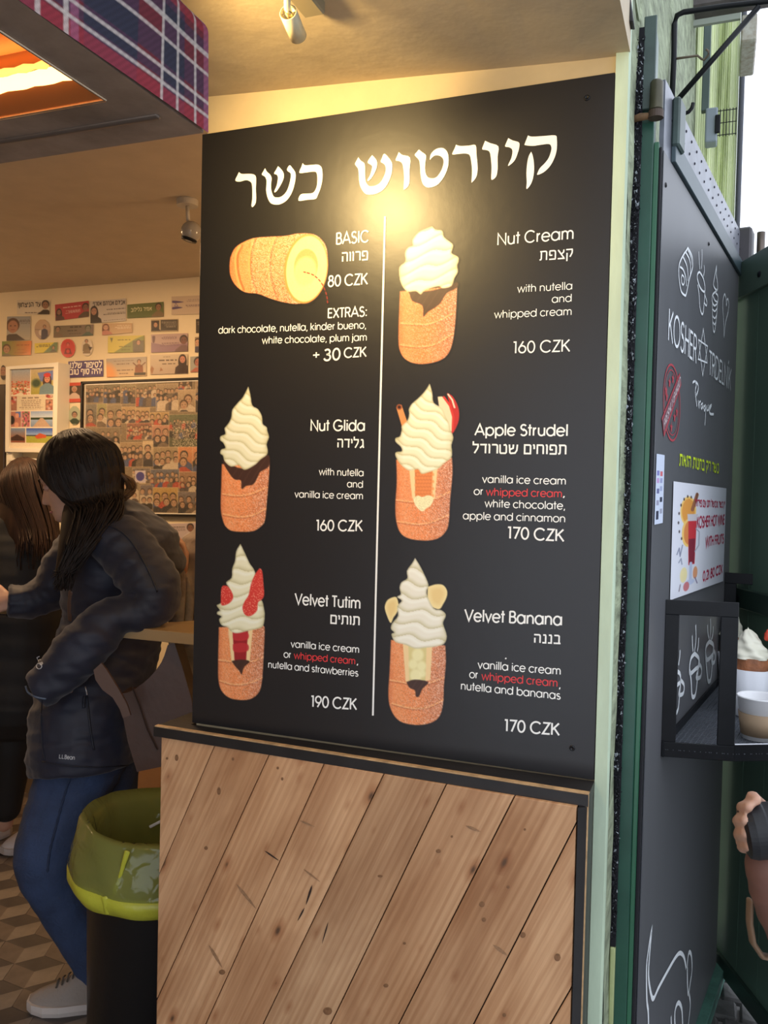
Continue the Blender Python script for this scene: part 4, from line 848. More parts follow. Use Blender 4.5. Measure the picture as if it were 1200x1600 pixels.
# screws of the board
for q in ((917, 153), (894, 1169)):
    c0 = BOARD.hit(*q); bm = BM(); lathe(bm, [(0, 0.0015), (0.0022, 0.0008), (0.0026, 0.002), (0.0048, 0.0022), (0.0056, 0)], c0, (0, -1, 0), 16); obj('screw', bm, mat('screw black', (0.02, 0.02, 0.022), 0.25, metal=0.7), menu, smooth=True)

# ================================================================== WOODEN COUNTER FRONT
def wood_mat():
    m = bpy.data.materials.new('old pine'); m.use_nodes = True; N = m.node_tree.nodes; L = m.node_tree.links; b = N['Principled BSDF']
    t = N.new('ShaderNodeTexCoord'); oi = N.new('ShaderNodeObjectInfo'); ad = N.new('ShaderNodeVectorMath'); ad.operation = 'ADD'
    sc = N.new('ShaderNodeVectorMath'); sc.operation = 'SCALE'; cb = N.new('ShaderNodeCombineXYZ')
    L.new(oi.outputs['Random'], cb.inputs[0]); L.new(oi.outputs['Random'], cb.inputs[1]); L.new(oi.outputs['Random'], cb.inputs[2])
    L.new(cb.outputs[0], sc.inputs[0]); sc.inputs['Scale'].default_value = 37.0
    L.new(t.outputs['Object'], ad.inputs[0]); L.new(sc.outputs[0], ad.inputs[1])
    # x runs along the grain
    def noise(scale, detail, st, dist=0.0, rough=0.5):
        mp = N.new('ShaderNodeMapping'); mp.inputs['Scale'].default_value = st; n = N.new('ShaderNodeTexNoise'); n.inputs['Scale'].default_value = scale; n.inputs['Detail'].default_value = detail; n.inputs['Distortion'].default_value = dist; n.inputs['Roughness'].default_value = rough
        L.new(ad.outputs[0], mp.inputs['Vector']); L.new(mp.outputs[0], n.inputs['Vector']); return n
    big = noise(3.0, 3, (0.6, 2.0, 1), 0.3); fine = noise(26, 4, (0.10, 9.0, 1), 0.15); mid = noise(7, 4, (0.22, 5.0, 1), 0.9)
    # growth rings bent by a slow noise
    mp = N.new('ShaderNodeMapping'); mp.inputs['Scale'].default_value = (0.35, 7.0, 7.0); L.new(ad.outputs[0], mp.inputs['Vector'])
    wv = N.new('ShaderNodeTexWave'); wv.wave_type = 'BANDS'; wv.bands_direction = 'Y'; wv.inputs['Scale'].default_value = 3.2; wv.inputs['Distortion'].default_value = 9.0; wv.inputs['Detail'].default_value = 2; wv.inputs['Detail Scale'].default_value = 0.35
    L.new(mp.outputs[0], wv.inputs['Vector'])
    # knots
    mpk = N.new('ShaderNodeMapping'); mpk.inputs['Scale'].default_value = (5.5, 12.0, 1); L.new(ad.outputs[0], mpk.inputs['Vector'])
    vo = N.new('ShaderNodeTexVoronoi'); vo.voronoi_dimensions = '2D'; vo.inputs['Scale'].default_value = 1.0; vo.inputs['Randomness'].default_value = 1.0; L.new(mpk.outputs[0], vo.inputs['Vector'])
    kr = N.new('ShaderNodeValToRGB'); kr.color_ramp.elements[0].position = 0.03; kr.color_ramp.elements[0].color = (1, 1, 1, 1); kr.color_ramp.elements[1].position = 0.085; kr.color_ramp.elements[1].color = (0, 0, 0, 1); sepc = N.new('ShaderNodeSeparateColor'); L.new(vo.outputs['Color'], sepc.inputs[0])
    kd = N.new('ShaderNodeMath'); kd.operation = 'MULTIPLY_ADD'; kd.inputs[1].default_value = 0.13; L.new(sepc.outputs[0], kd.inputs[0]); L.new(vo.outputs['Distance'], kd.inputs[2]); KD = kd.outputs[0]; L.new(KD, kr.inputs['Fac'])
    def ramp(src, c0, c1, p0=0.3, p1=0.7):
        r = N.new('ShaderNodeValToRGB'); r.color_ramp.elements[0].position = p0; r.color_ramp.elements[1].position = p1; r.color_ramp.elements[0].color = (*c0, 1); r.color_ramp.elements[1].color = (*c1, 1); L.new(src, r.inputs['Fac']); return r
    def mix(kind, fac, a, b_):
        x = N.new('ShaderNodeMix'); x.data_type = 'RGBA'; x.blend_type = kind
        if isinstance(fac, float): x.inputs[0].default_value = fac
        else: L.new(fac, x.inputs[0])
        for i, s_ in ((6, a), (7, b_)):
            if isinstance(s_, tuple): x.inputs[i].default_value = (*s_, 1)
            else: L.new(s_, x.inputs[i])
        return x.outputs[2]
    base = ramp(big.outputs['Fac'], (0.50, 0.265, 0.125), (0.74, 0.47, 0.265), 0.3, 0.72).outputs[0]
    c1 = mix('MULTIPLY', 0.25, base, ramp(wv.outputs['Fac'], (0.62, 0.48, 0.36), (1, 1, 1), 0.1, 0.75).outputs[0])
    c2 = mix('MULTIPLY', 0.35, c1, ramp(fine.outputs['Fac'], (0.66, 0.55, 0.46), (1, 1, 1), 0.33, 0.6).outputs[0])
    c3 = mix('MULTIPLY', 0.40, c2, ramp(mid.outputs['Fac'], (0.62, 0.47, 0.36), (1.0, 1, 1), 0.28, 0.55).outputs[0])
    tint = N.new('ShaderNodeHueSaturation'); mr = N.new('ShaderNodeMapRange'); mr.inputs[3].default_value = 0.86; mr.inputs[4].default_value = 1.14; L.new(oi.outputs['Random'], mr.inputs[0]); L.new(mr.outputs[0], tint.inputs['Value']); L.new(c3, tint.inputs['Color'])
    halo = N.new('ShaderNodeValToRGB'); halo.color_ramp.elements[0].position = 0.08; halo.color_ramp.elements[0].color = (0.62, 0.44, 0.34, 1); halo.color_ramp.elements[1].position = 0.20; halo.color_ramp.elements[1].color = (1, 1, 1, 1); L.new(KD, halo.inputs['Fac'])
    blot = noise(2.2, 4, (1.2, 3.5, 1), 0.6, 0.6)
    c35 = mix('MULTIPLY', 0.7, tint.outputs[0], halo.outputs[0]); c36 = mix('MULTIPLY', 0.55, c35, ramp(blot.outputs['Fac'], (0.66, 0.52, 0.42), (1.08, 1.04, 1.0), 0.36, 0.58).outputs[0])
    c4 = mix('MIX', kr.outputs[0], c36, (0.12, 0.06, 0.03))
    L.new(c4, b.inputs['Base Color']); b.inputs['Roughness'].default_value = 0.55
    bp = N.new('ShaderNodeBump'); bp.inputs['Strength'].default_value = 0.35; bp.inputs['Distance'].default_value = 0.002; L.new(fine.outputs['Fac'], bp.inputs['Height']); L.new(bp.outputs[0], b.inputs['Normal'])
    return m
M_wood = wood_mat()
CF_o = Vector((-0.937, -0.046, 0)); CF_u = (Vector((-0.018, -0.092, 0)) - CF_o).normalized(); CF_n = Vector((CF_u.y, -CF_u.x, 0))
FRONT = Plane(CF_o, CF_u, CF_n)
cnt = thing('counter_front', 'pine plank counter front with a worn black ledge under the menu board', 'counter', (-0.48, -0.05, 0))
wd_ = (Vector((-0.018, -0.092, 0)) - CF_o).length
def clip(poly, a, b, c):   # keep a*x+b*y<=c
    out = []
    for i in range(len(poly)):
        p, q = poly[i], poly[(i + 1) % len(poly)]; dp = a * p[0] + b * p[1] - c; dq = a * q[0] + b * q[1] - c
        if dp <= 0: out.append(p)
        if dp * dq < 0: t = dp / (dp - dq); out.append((p[0] + t * (q[0] - p[0]), p[1] + t * (q[1] - p[1])))
    return out
seams = [((336, 1164), (246, 1372)), ((421, 1178), (239, 1575)), ((506, 1194), (324, 1594)), ((580, 1250), (411, 1600)), ((699, 1222), (560, 1510)), ((806, 1240), (623, 1600)), ((902, 1283), (740, 1600)), ((893, 1543), (860, 1600))]
L_ = []
for a, b in seams:
    (ua, za), (ub, zb) = FRONT.uv(*a), FRONT.uv(*b); d = Vector((ua - ub, za - zb)).normalized(); nrm = Vector((d.y, -d.x)); L_.append((nrm, nrm.dot(Vector((ua, za)))))
while L_[-1][1] < 2.2:
    L_.append((L_[-1][0], L_[-1][1] + 0.125))
ZT = 0.945; rect = [(0.0, 0.0), (wd_, 0.0), (wd_, ZT), (0.0, ZT)]
grain = math.atan2(FRONT.uv(*seams[3][0])[1] - FRONT.uv(*seams[3][1])[1], FRONT.uv(*seams[3][0])[0] - FRONT.uv(*seams[3][1])[0])
for i in range(len(L_) + 1):
    p = rect; g = 0.0011
    if i > 0: n_, c_ = L_[i - 1]; p = clip(p, -n_.x, -n_.y, -(c_ + g))
    if p and i < len(L_): n_, c_ = L_[i]; p = clip(p, n_.x, n_.y, c_ - g)
    if len(p) < 3: continue
    ar = abs(sum(p[k][0] * p[(k + 1) % len(p)][1] - p[(k + 1) % len(p)][0] * p[k][1] for k in range(len(p)))) / 2
    if ar < 0.0004: continue
    cx_ = sum(q[0] for q in p) / len(p); cz_ = sum(q[1] for q in p) / len(p)
    bm = BM(); ca, sa = math.cos(grain), math.sin(grain); off = random.uniform(0, 0.0012)
    loc = [Vector(((x - cx_) * ca + (z - cz_) * sa, -(x - cx_) * sa + (z - cz_) * ca, off)) for x, z in p]
    a_ = [bm.verts.new(v) for v in loc]; b_ = [bm.verts.new(v + Vector((0, 0, -0.014))) for v in loc]
    bm.faces.new(a_); bm.faces.new(b_[::-1])
    for k in range(len(p)): bm.faces.new([a_[k], b_[k], b_[(k + 1) % len(p)], a_[(k + 1) % len(p)]])
    bmesh.ops.recalc_face_normals(bm, faces=bm.faces)
    te = [e for e in bm.edges if all(v in a_ for v in e.verts)]; bmesh.ops.bevel(bm, geom=te, offset=0.0013, segments=2, affect='EDGES', profile=0.6)
    me = bpy.data.meshes.new('plank'); bm.to_mesh(me); bm.free(); me.materials.append(M_wood)
    o = bpy.data.objects.new('plank', me); COL.objects.link(o); o.parent = cnt
    ax = CF_u * ca + up * sa; ay = -CF_u * sa + up * ca
    mw = Matrix((ax, ay, CF_n)).transposed().to_4x4(); mw.translation = FRONT.at(cx_, cz_, 0) - WORG[cnt.name]; o.matrix_local = mw
bm = BM(); obox(bm, FRONT.at(0.004, 0.0, -0.0155), CF_u * (wd_ - 0.004), -CF_n * 0.03, up * ZT); obj('backing', bm, mat('dark gap wood', (0.03, 0.018, 0.012), 0.9), cnt)
M_worn = mat('worn edge wood', (0.50, 0.31, 0.15), 0.5, var=0.35, vscale=30)
M_ledge = mat('black stained ledge', (0.016, 0.014, 0.014), 0.45, var=0.25, vscale=12, bump=0.05)
la, lb = on(240, 1134, 2, 0.968), on(919.5, 1241, 2, 0.968); ln = (lb - la).normalized(); lout = Vector((ln.y, -ln.x, 0))
def ledge(z0, z1, inset, m, name, back=True):
    a = la - lout * inset + ln * inset; b = lb - lout * inset
    q = [a, b, Vector((0.0008, -0.0012, 0)), Vector((-0.30, -0.0012, 0)), Vector((-0.891, -0.0012, 0)), Vector((-0.891, 0.10, 0)), Vector((-0.949 + inset, 0.10, 0))]
    if not back: q = [a, b, b - lout * 0.012, a - lout * 0.012]
    b2 = BM(); prism(b2, [Vector((p.x, p.y, z0)) for p in q], (0, 0, z1 - z0)); return obj(name, b2, m, cnt)
ledge(0.945, 0.966, 0.0, M_ledge, 'ledge')
ledge(0.966, 0.9685, 0.0018, M_worn, 'worn_edge', False)
# right hand trim post with worn arris
q0 = FRONT.at(FRONT.uv(902.5, 1300)[0], 0, 0.003); q1 = Vector((lb.x, lb.y, 0)) - lout * 0.0012 - ln * 0.001
bm = BM(); prism(bm, [q0, q1, Vector((0.0005, -0.0014, 0)), Vector((q0.x + 0.004, -0.0014, 0))], (0, 0, 0.9445)); obj('corner_post', bm, M_ledge, cnt)
bm = BM(); q = q1 + lout * 0.0008; prism(bm, [q - ln * 0.0030, q + ln * 0.0010, q + ln * 0.0016 - lout * 0.003, q - lout * 0.002 - ln * 0.003], (0, 0, 0.966)); obj('worn_edge', bm, M_worn, cnt)
# knots, dents and drying cracks that the photograph shows on single planks
M_knot = mat('knot brown', (0.24, 0.115, 0.050), 0.6, var=0.35, vscale=120); M_dent = mat('dent brown', (0.33, 0.18, 0.09), 0.6, var=0.3, vscale=120); M_crk = mat('crack dark', (0.035, 0.018, 0.012), 0.9)
def mark(name, pts, m, off=0.00145):
    b = BM(); pp = [tuple(q) for q in spline(list(pts) + [pts[0]], 3)][:-1]; flat(b, [FRONT.hit(x, y, off) for x, y in pp]); return obj(name, b, m, cnt)
def lens(x0, y0, x1, y1, w): 
    dx, dy = x1 - x0, y1 - y0; L = math.hypot(dx, dy); nx, ny = -dy / L * w, dx / L * w
    return [(x0, y0), (x0 + dx * .3 + nx, y0 + dy * .3 + ny), (x0 + dx * .7 + nx * .8, y0 + dy * .7 + ny * .8), (x1, y1), (x0 + dx * .7 - nx * .8, y0 + dy * .7 - ny * .8), (x0 + dx * .3 - nx, y0 + dy * .3 - ny)]
def oval(x, y, a, b_): return [(x + a * math.cos(t), y + b_ * math.sin(t)) for t in np.linspace(0, 2 * PI, 9)[:-1]]
for q in ((488, 1382, 478, 1414, 1.6), (476, 1418, 465, 1439, 1.2), (513, 1440, 503, 1475, 0.9), (413, 1329, 436, 1345, 1.2)): mark('crack', lens(*q), M_crk)
for q in ((369, 1381, 400, 1420, 2.2), (326, 1476, 347, 1512, 2.2), (474, 1358, 500, 1378, 1.3), (770, 1476, 794, 1494, 2.6), (727, 1290, 752, 1300, 2.0), (468, 1282, 492, 1292, 1.3)): mark('dent', lens(*q), M_dent)
for x, y, a, b_ in ((347, 1519, 5, 4), (512, 1580, 7, 6), (817, 1461, 4.5, 4.5), (871, 1496, 5, 6), (753, 1413, 4.5, 4.5), (756, 1437, 3.5, 3.5), (342, 1236, 3, 6), (276, 1184, 2.8, 5), (261, 1185, 2, 2), (434, 1200, 2, 2.2), (441, 1217, 2, 2.6), (364, 1186, 2, 2.6), (322, 1325, 3, 3), (794, 1386, 2.6, 2.6), (820, 1296, 2, 2), (603, 1540, 4, 3), (632, 1474, 2.5, 2), (706, 1307, 2, 2), (685, 1330, 4, 3), (594, 1369, 4, 2), (788, 1586, 3, 3)): mark('knot', oval(x, y, a, b_), M_knot)
# ================================================================== TRACK LAMPS
M_lampw = mat('cream lamp enamel', (0.72, 0.64, 0.42), 0.35)
tl = thing('track_spotlight', 'small cream cylinder spotlight hanging from the ceiling track above the menu board', 'lamp', W(460, 35, 1.42))
P0, P1 = W(450, 19, 1.40), W(466, 57, 1.455); ax = (P1 - P0)
bm = BM(); n_ = ax.normalized(); L0 = ax.length
lathe(bm, [(0.0120, 0.004), (0.0137, 0), (0.0146, 0.0005), (0.0146, L0), (0.0130, L0), (0.0128, L0 - 0.004), (0.0, L0 - 0.006)], P0, n_, 28); lathe(bm, [(0.0131, 0.0), (0.0128, 0.010), (0.0, 0.011)], P0, n_, 28)
lbd = obj('lamp_body', bm, M_lampw, tl, smooth=True)
top = W(448, -30, 1.38)
bm = BM(); tube(bm, [P0 + n_ * 0.008, P0 + n_ * -0.004 + Vector((0, 0, 0.004)), top], 0.0058, 12); obj('stem', bm, M_lampw, tl, smooth=True)
bm = BM(); lathe(bm, [(0, -0.004), (0.0075, -0.003), (0.0085, 0.0), (0.0075, 0.003), (0, 0.004)], P0 + n_ * 0.004, ax.cross(CZ), 14); obj('swivel', bm, mat('swivel brass', (0.45, 0.36, 0.18), 0.3, metal=0.8), lbd, smooth=True)
a = on(484, 8, 2, 2.335)
bm = BM(); obox(bm, Vector((a.x - 0.017, a.y - 0.55, 2.322)), (0.040, 0, 0), (0, 0.565, 0), (0, 0, 0.030)); bevel(bm, 0.003, 1)
tag(obj('ceiling_track', bm, mat('track grey', (0.32, 0.27, 0.17), 0.5)), 'short grey lamp track fixed to the ceiling beside the cream spotlight', 'track')
# the lit fitting that throws the warm light on the board (behind the tartan hood)
tl2 = thing('track_spotlight', 'cream cylinder spotlight behind the tartan hood shining on the menu headline', 'lamp', LAMP_SRC)
d_ = (Vector((-0.48, 0.0, 2.02)) - LAMP_SRC).normalized()
bm = BM(); lathe(bm, [(0.0225, 0), (0.0245, 0.0), (0.0245, -0.055), (0.0, -0.056)], LAMP_SRC + d_ * -0.002, d_, 24); obj('lamp_body', bm, M_lampw, tl2, smooth=True)
bm = BM(); tube(bm, [LAMP_SRC - d_ * 0.03, LAMP_SRC - d_ * 0.03 + Vector((0, 0, 0.085))], 0.005, 10); obj('stem', bm, M_lampw, tl2, smooth=True)
# the room's own spotlight
c = on(293, 312, 2, 2.5); tl3 = thing('ceiling_spotlight', 'white ball shaped spotlight on a round ceiling mount in the back room', 'lamp', c)
dd = (c - CAM).dot(CZ)
bm = BM(); lathe(bm, [(0, 0), (0.036, 0), (0.038, -0.004), (0.036, -0.022), (0, -0.023)], c, (0, 0, 1), 28); obj('mount', bm, mat('room lamp white', (0.50, 0.46, 0.40), 0.4), tl3, smooth=False)
e1 = W(294, 345, dd); bm = BM(); tube(bm, [c + Vector((0, 0, -0.02)), e1], 0.007, 10); obj('stem', bm, MATS['room lamp white'], tl3, smooth=True)
c2 = W(299, 362, dd); bm = BM(); bmesh.ops.create_uvsphere(bm, u_segments=28, v_segments=16, radius=0.036, matrix=Matrix.Translation(c2)); lbl = obj('lamp_ball', bm, mat('glossy lamp ball', (0.36, 0.34, 0.31), 0.12), tl3, smooth=True)
bm = BM(); lathe(bm, [(0, -0.034), (0.026, -0.033), (0.028, -0.026), (0.0, -0.024)], c2, Vector((0.25, 0.1, 1)), 24); obj('lens', bm, M_dkmetal, lbl, smooth=True)

# ================================================================== TARTAN HOOD WITH HEATER
hood = thing('heater_hood', 'dark oven hood with tartan cloth side and glowing heating tubes underneath', 'hood', (-0.9, -1.0, 2.0))
hx, hy, hz = -0.487, -0.597, 2.0; yn = -1.70; xl = -1.35; TZ = 0.172
# cloth on the right side
U_, V_ = 420, 74
c = Canvas(U_, V_, (0.42, 0.13, 0.17), 1.0)          # 2.6 mm per unit, x from the viewer to the far corner
uu = c.X * 0.00263; vv = (V_ - c.Y) * 0.00263         # metres from near end / above hem
def band(q, period, a, b): t = np.mod(q, period); return ((t >= a) & (t < b)).astype(float)
yfar = U_ * 0.00263 - uu                                # distance from the far corner
navy_u = band(yfar, 0.260, 0.060, 0.108) + band(yfar, 0.260, 0.16, 0.25); navy_v = band(vv, 0.150, 0.030, 0.044) + band(vv, 0.150, 0.054, 0.088) + band(vv, 0.150, .12, .14)
c.put(navy_u * 0.62, (0.17, 0.19, 0.32)); c.put(navy_v * 0.62, (0.17, 0.18, 0.30)); c.put(navy_u * navy_v * 0.6, (0.09, 0.15, 0.20))
c.put(band(vv, 0.150, 0.0, 0.020), (0.66, 0.17, 0.22), 0.7); c.put(band(yfar, 0.260, 0.0, 0.012), (0.66, 0.36, 0.50), 0.7)
for a_ in (0.030, 0.072, 0.106): c.put(band(yfar, 0.245, a_, a_ + 0.0065), (0.86, 0.84, 0.80), 0.85)
for a_ in (0.022, 0.044, 0.088, 0.118): c.put(band(vv, 0.150, a_, a_ + 0.0058), (0.86, 0.84, 0.80), 0.85)
c.c = c.c * 0.80 + 0.20 * np.array((0.50, 0.42, 0.44)); tw = (np.mod(c.X + c.Y, 4) < 2).astype(float); c.c = np.clip(c.c * (0.90 + 0.12 * tw[..., None]), 0, 1)
HP = Plane((hx, yn, 0), (0, 1, 0), (1, 0, 0))
me_ = None
ny, nx = c.ny, c.nx; co = np.empty((ny, nx, 3)); Yw = yn + (hy - yn) * c.X / c.w; Zn = (V_ - c.Y) / V_
co[..., 1] = Yw + 0; co[..., 2] = hz + TZ * Zn
co[..., 0] = hx + 0.004 * np.sin(Yw * 23) * Zn + 0.003 * np.sin(Yw * 9 + 1) - 0.030 * np.clip(Zn - 0.80, 0, 1) ** 2 * 25
co[..., 1] -= 0.02 * np.clip(Zn - 0.88, 0, 1) ** 2 * 60 * np.clip((Yw - hy + 0.15) / 0.15, 0, 1)
me = bpy.data.meshes.new('tartan_cloth'); idx = np.arange(nx * ny).reshape(ny, nx); q = np.stack([idx[:-1, :-1], idx[1:, :-1], idx[1:, 1:], idx[:-1, 1:]], -1).reshape(-1, 4)
me.vertices.add(nx * ny); me.vertices.foreach_set('co', co.reshape(-1)); me.loops.add(q.size); me.loops.foreach_set('vertex_index', q.reshape(-1)); me.polygons.add(len(q)); me.polygons.foreach_set('loop_start', np.arange(0, q.size, 4)); me.polygons.foreach_set('loop_total', np.full(len(q), 4)); me.update(calc_edges=True)
lin = np.where(c.c <= 0.04045, c.c / 12.92, ((c.c + 0.055) / 1.055) ** 2.4).reshape(-1, 3)
at = me.color_attributes.new('Col', 'FLOAT_COLOR', 'POINT'); at.data.foreach_set('color', np.concatenate([lin, np.ones((len(lin), 1))], 1).reshape(-1))
obj('tartan_cloth', me, print_mat('tartan cloth', 0.85, spec=0.2, bump=0.15, bscale=300), hood, smooth=True)
M_under = mat('sooty steel underside', (0.30, 0.23, 0.18), 0.5, metal=0.3, var=0.3, vscale=8, bump=0.1)
gA, gB, gC = on(5, 48, 2, hz), on(165, 155, 2, hz), on(0, 190, 2, hz)
rx1 = gB.x; ry0 = gA.y - 0.35; ry1 = gB.y          # the heating trough
bm = BM()
box(bm, (rx1, yn, hz), (hx - 0.004, hy - 0.002, hz + 0.012)); box(bm, (xl, ry1, hz), (rx1, hy - 0.002, hz + 0.012)); box(bm, (xl, yn, hz), (rx1, ry0, hz + 0.012))
obj('underside', bm, M_under, hood)
bm = BM(); box(bm, (xl, yn, hz + 0.150), (hx - 0.03, hy - 0.03, hz + 0.165)); box(bm, (xl, hy - 0.012, hz + 0.012), (hx - 0.01, hy - 0.002, hz + 0.15)); box(bm, (xl, yn, hz + 0.012), (hx - 0.01, yn + 0.01, hz + 0.15)); obj('casing', bm, mat('hood casing', (0.03, 0.026, 0.024), 0.6), hood)
bm = BM(); loft(bm, [(xl, hy - 0.07, hz - 0.001), (rx1 + 0.035, hy - 0.07, hz - 0.001)], [(0.006, 0.003)] * 2, 8); obj('pressed_rib', bm, mat('rib steel', (0.20, 0.16, 0.13), 0.35, metal=0.6), hood, smooth=True)
M_refl = mat('copper reflector', (0.62, 0.24, 0.08), 0.34, metal=0.85)
bm = BM()
prof = [(ry0, 0.0), (ry0 + 0.03, 0.05), ((ry0 + ry1) / 2, 0.075), (ry1 - 0.045, 0.055), (ry1, 0.0)]
for (ya, za), (yb, zb) in zip(prof, prof[1:]):
    v = [bm.verts.new(p) for p in ((xl, ya, hz + za), (rx1, ya, hz + za), (rx1, yb, hz + zb), (xl, yb, hz + zb))]; bm.faces.new(v)
v = [bm.verts.new((rx1, y, hz + z)) for y, z in prof]; bm.faces.new(v)
obj('reflector', bm, M_refl, hood)
bm = BM(); tube(bm, [(rx1, ry0, hz - 0.001), (rx1, ry1, hz - 0.001)], 0.0022, 8); tube(bm, [(xl, ry1, hz - 0.001), (rx1, ry1, hz - 0.001)], 0.0022, 8); obj('trough_rim', bm, mat('bright rim', (0.7, 0.55, 0.4), 0.25, metal=0.9), hood)
glow = mat('glowing heating tube', (1, 0.6, 0.25), 0.5, emit=(1.0, 0.50, 0.16), estr=5)
glow2 = mat('dull glowing coil', (1, 0.5, 0.2), 0.5, emit=(1.0, 0.36, 0.07), estr=2.6)
tA = on(110, 122, 2, hz + 0.02); tB = on(75, 104, 2, hz + 0.02); tC = on(120, 150, 2, hz + 0.012)
bm = BM(); n = 46; x0_ = xl + 0.05; x1_ = tA.x
loft(bm, [(x0_ + (x1_ - x0_) * i / n, tA.y, hz + 0.028) for i in range(n + 1)], [0.0095 + 0.0010 * math.sin(i * 2.2) for i in range(n + 1)], 12); obj('heating_tube', bm, glow, hood, smooth=True)
for yy, rr_ in ((tB.y - 0.012, 0.0042), (tC.y + 0.010, 0.0026)):
    bm = BM(); loft(bm, [(x0_ + (x1_ + 0.0 - x0_) * i / n, yy, hz + 0.016) for i in range(n + 1)], [rr_ + 0.0012 * math.sin(i * 2.9) for i in range(n + 1)], 8); obj('coil', bm, glow2, hood, smooth=True)

# ================================================================== FRAMES AND STICKERS ON THE FAR WALL
M_stk = print_mat('sticker print', 0.28, spec=0.5, bump=0.06, bscale=30)
M_paper = print_mat('paper print', 0.5)
def zz(p): return [(x / 3.75, 440 + y / 3.75) for x, y in p]
def qdim(q): return (math.hypot(q[1][0] - q[0][0], q[1][1] - q[0][1]), math.hypot(q[3][0] - q[0][0], q[3][1] - q[0][1]))
HAIRS = [(0.12, 0.09, 0.08), (0.2, 0.13, 0.09), (0.08, 0.07, 0.07)]
def sticker(q, bgc, label, cat='sticker', portrait=None, bars=None, barc=(0.25, 0.22, 0.22), bg2=None, extra=None, mask=None, off=0.0012, texts=()):
    q = zz(q); w, h = qdim(q); K = 3.0; c = Canvas(w * K, h * K, bgc, 2.2)
    if bg2: c.grad(bgc, bg2, vertical=False)
    if extra: extra(c)
    for p in (portrait or []): c.person(p[0] * c.w, p[1] * c.h, p[2] * c.h, *(p[3] if len(p) > 3 else ()), bot=c.h)
    for b in (bars or []): c.bars(b[0] * c.w, b[1] * c.h, b[2] * c.w, b[3], b[4], barc)
    c.c = c.c * 0.76 + 0.24 * np.array((0.62, 0.54, 0.44))
    mk = None
    if mask == 'ell': mk = (((c.X / c.w - .5) ** 2 + (c.Y / c.h - .5) ** 2) < 0.25).astype(float)
    elif mask is not None: mk = mask(c)
    st = thing('sticker', label, cat, BACK.hit((q[0][0] + q[2][0]) / 2, (q[0][1] + q[2][1]) / 2), 'stickers on the far wall')
    canvas_obj('print', c, q, BACK, off, M_stk, st, mk)
    for s, l, r, cap, col, w_ in texts:
        bm = BM(); stroke_text(bm, s, (l[0] / 3.75, 440 + l[1] / 3.75), (r[0] / 3.75, 440 + r[1] / 3.75), cap / 3.75, BACK, off + 0.0006, w=w_)
        obj('lettering', bm, mat('ink %02x%02x%02x' % tuple(int(v * 255) for v in col), sl(col), 0.5), st)
    return st
DK = (0.13, 0.12, 0.13); CRM = (0.88, 0.84, 0.76)
sticker([(100,108),(298,108),(298,192),(100,192)], CRM, 'cut out sticker with bold dark Hebrew slogan and a man in sunglasses', portrait=[(0.84, 0.02, 0.62, ((0.62, 0.45, 0.36), DK, DK))], bars=[(0.05, 0.86, 0.68, 3, 1)], mask=lambda c: ((c.X < c.w * .96)).astype(float),
        texts=[('!עד הניצחון'[1:] + '!', (105, 150), (238, 145), 24, DK, 0.16)])
sticker([(322,135),(520,112),(520,205),(325,230)], (0.72, 0.20, 0.25), 'crimson sticker with pale text between two small portraits', portrait=[(0.11, 0.30, 0.36, ((0.6, 0.42, 0.36), DK, (0.3, 0.2, 0.22), True)), (0.9, 0.12, 0.5, ((0.55, 0.36, 0.32), DK, (0.3, 0.25, 0.22)))], bars=[(0.22, 0.22, 0.76, 4.5, 1), (0.25, 0.45, 0.74, 3, 3)], barc=(0.95, 0.86, 0.84))
sticker([(530,115),(738,98),(738,230),(530,245)], (0.80, 0.77, 0.74), 'pale grey sticker with a long haired portrait and a bold name line', portrait=[(0.10, 0.26, 0.38, ((0.72, 0.52, 0.45), DK, DK, True))], bars=[(0.3, 0.42, 0.98, 3, 1), (0.28, 0.58, 0.98, 3, 2), (0.2, 0.90, 0.98, 3, 1)], texts=[('אבירם אברהם אסרף', (545, 143), (733, 132), 22, DK, 0.15)])
sticker([(745,135),(958,118),(958,205),(745,215)], (0.33, 0.40, 0.22), 'olive green sticker with pale name and a soldier portrait at its right end', portrait=[(0.87, 0.06, 0.52, ((0.58, 0.42, 0.32), DK, (0.45, 0.38, 0.28)))], texts=[('אמיר גלילוב', (765, 178), (890, 168), 20, (0.85, 0.82, 0.66), 0.15)])
def flagx(c): c.poly([(c.w * .03, c.h * .22), (c.w * .2, c.h * .25), (c.w * .42, c.h * .32), (c.w * .2, c.h * .36), (c.w * .03, c.h * .34)], (0.30, 0.26, 0.45)); c.poly([(c.w * .03, c.h * .58), (c.w * .2, c.h * .56), (c.w * .38, c.h * .62), (c.w * .2, c.h * .68), (c.w * .03, c.h * .7)], (0.30, 0.26, 0.45)); c.line([(c.w * .15, c.h * .38), (c.w * .22, c.h * .52), (c.w * .1, c.h * .52), (c.w * .15, c.h * .38)], 2, (0.35, 0.3, 0.5))
sticker([(1005,88),(1180,80),(1180,190),(1005,195)], (0.80, 0.72, 0.64), 'pinkish sticker with a waving striped flag beside the menu board edge', extra=flagx, bars=[(0.5, 0.2, 0.95, 3, 2), (0.45, 0.5, 0.95, 3, 2)], barc=(0.4, 0.33, 0.4))
def skyx(c): c.grad((0.55, 0.58, 0.62), (0.72, 0.69, 0.62))
sticker([(42,205),(178,203),(178,342),(38,348)], (0.62, 0.63, 0.64), 'square photo sticker of a smiling man against a cloudy sky', extra=skyx, portrait=[(0.25, 0.08, 0.62, ((0.66, 0.45, 0.36), (0.3, 0.2, 0.17), (0.22, 0.19, 0.19)))], bars=[(0.48, 0.14, 0.98, 3, 4)])
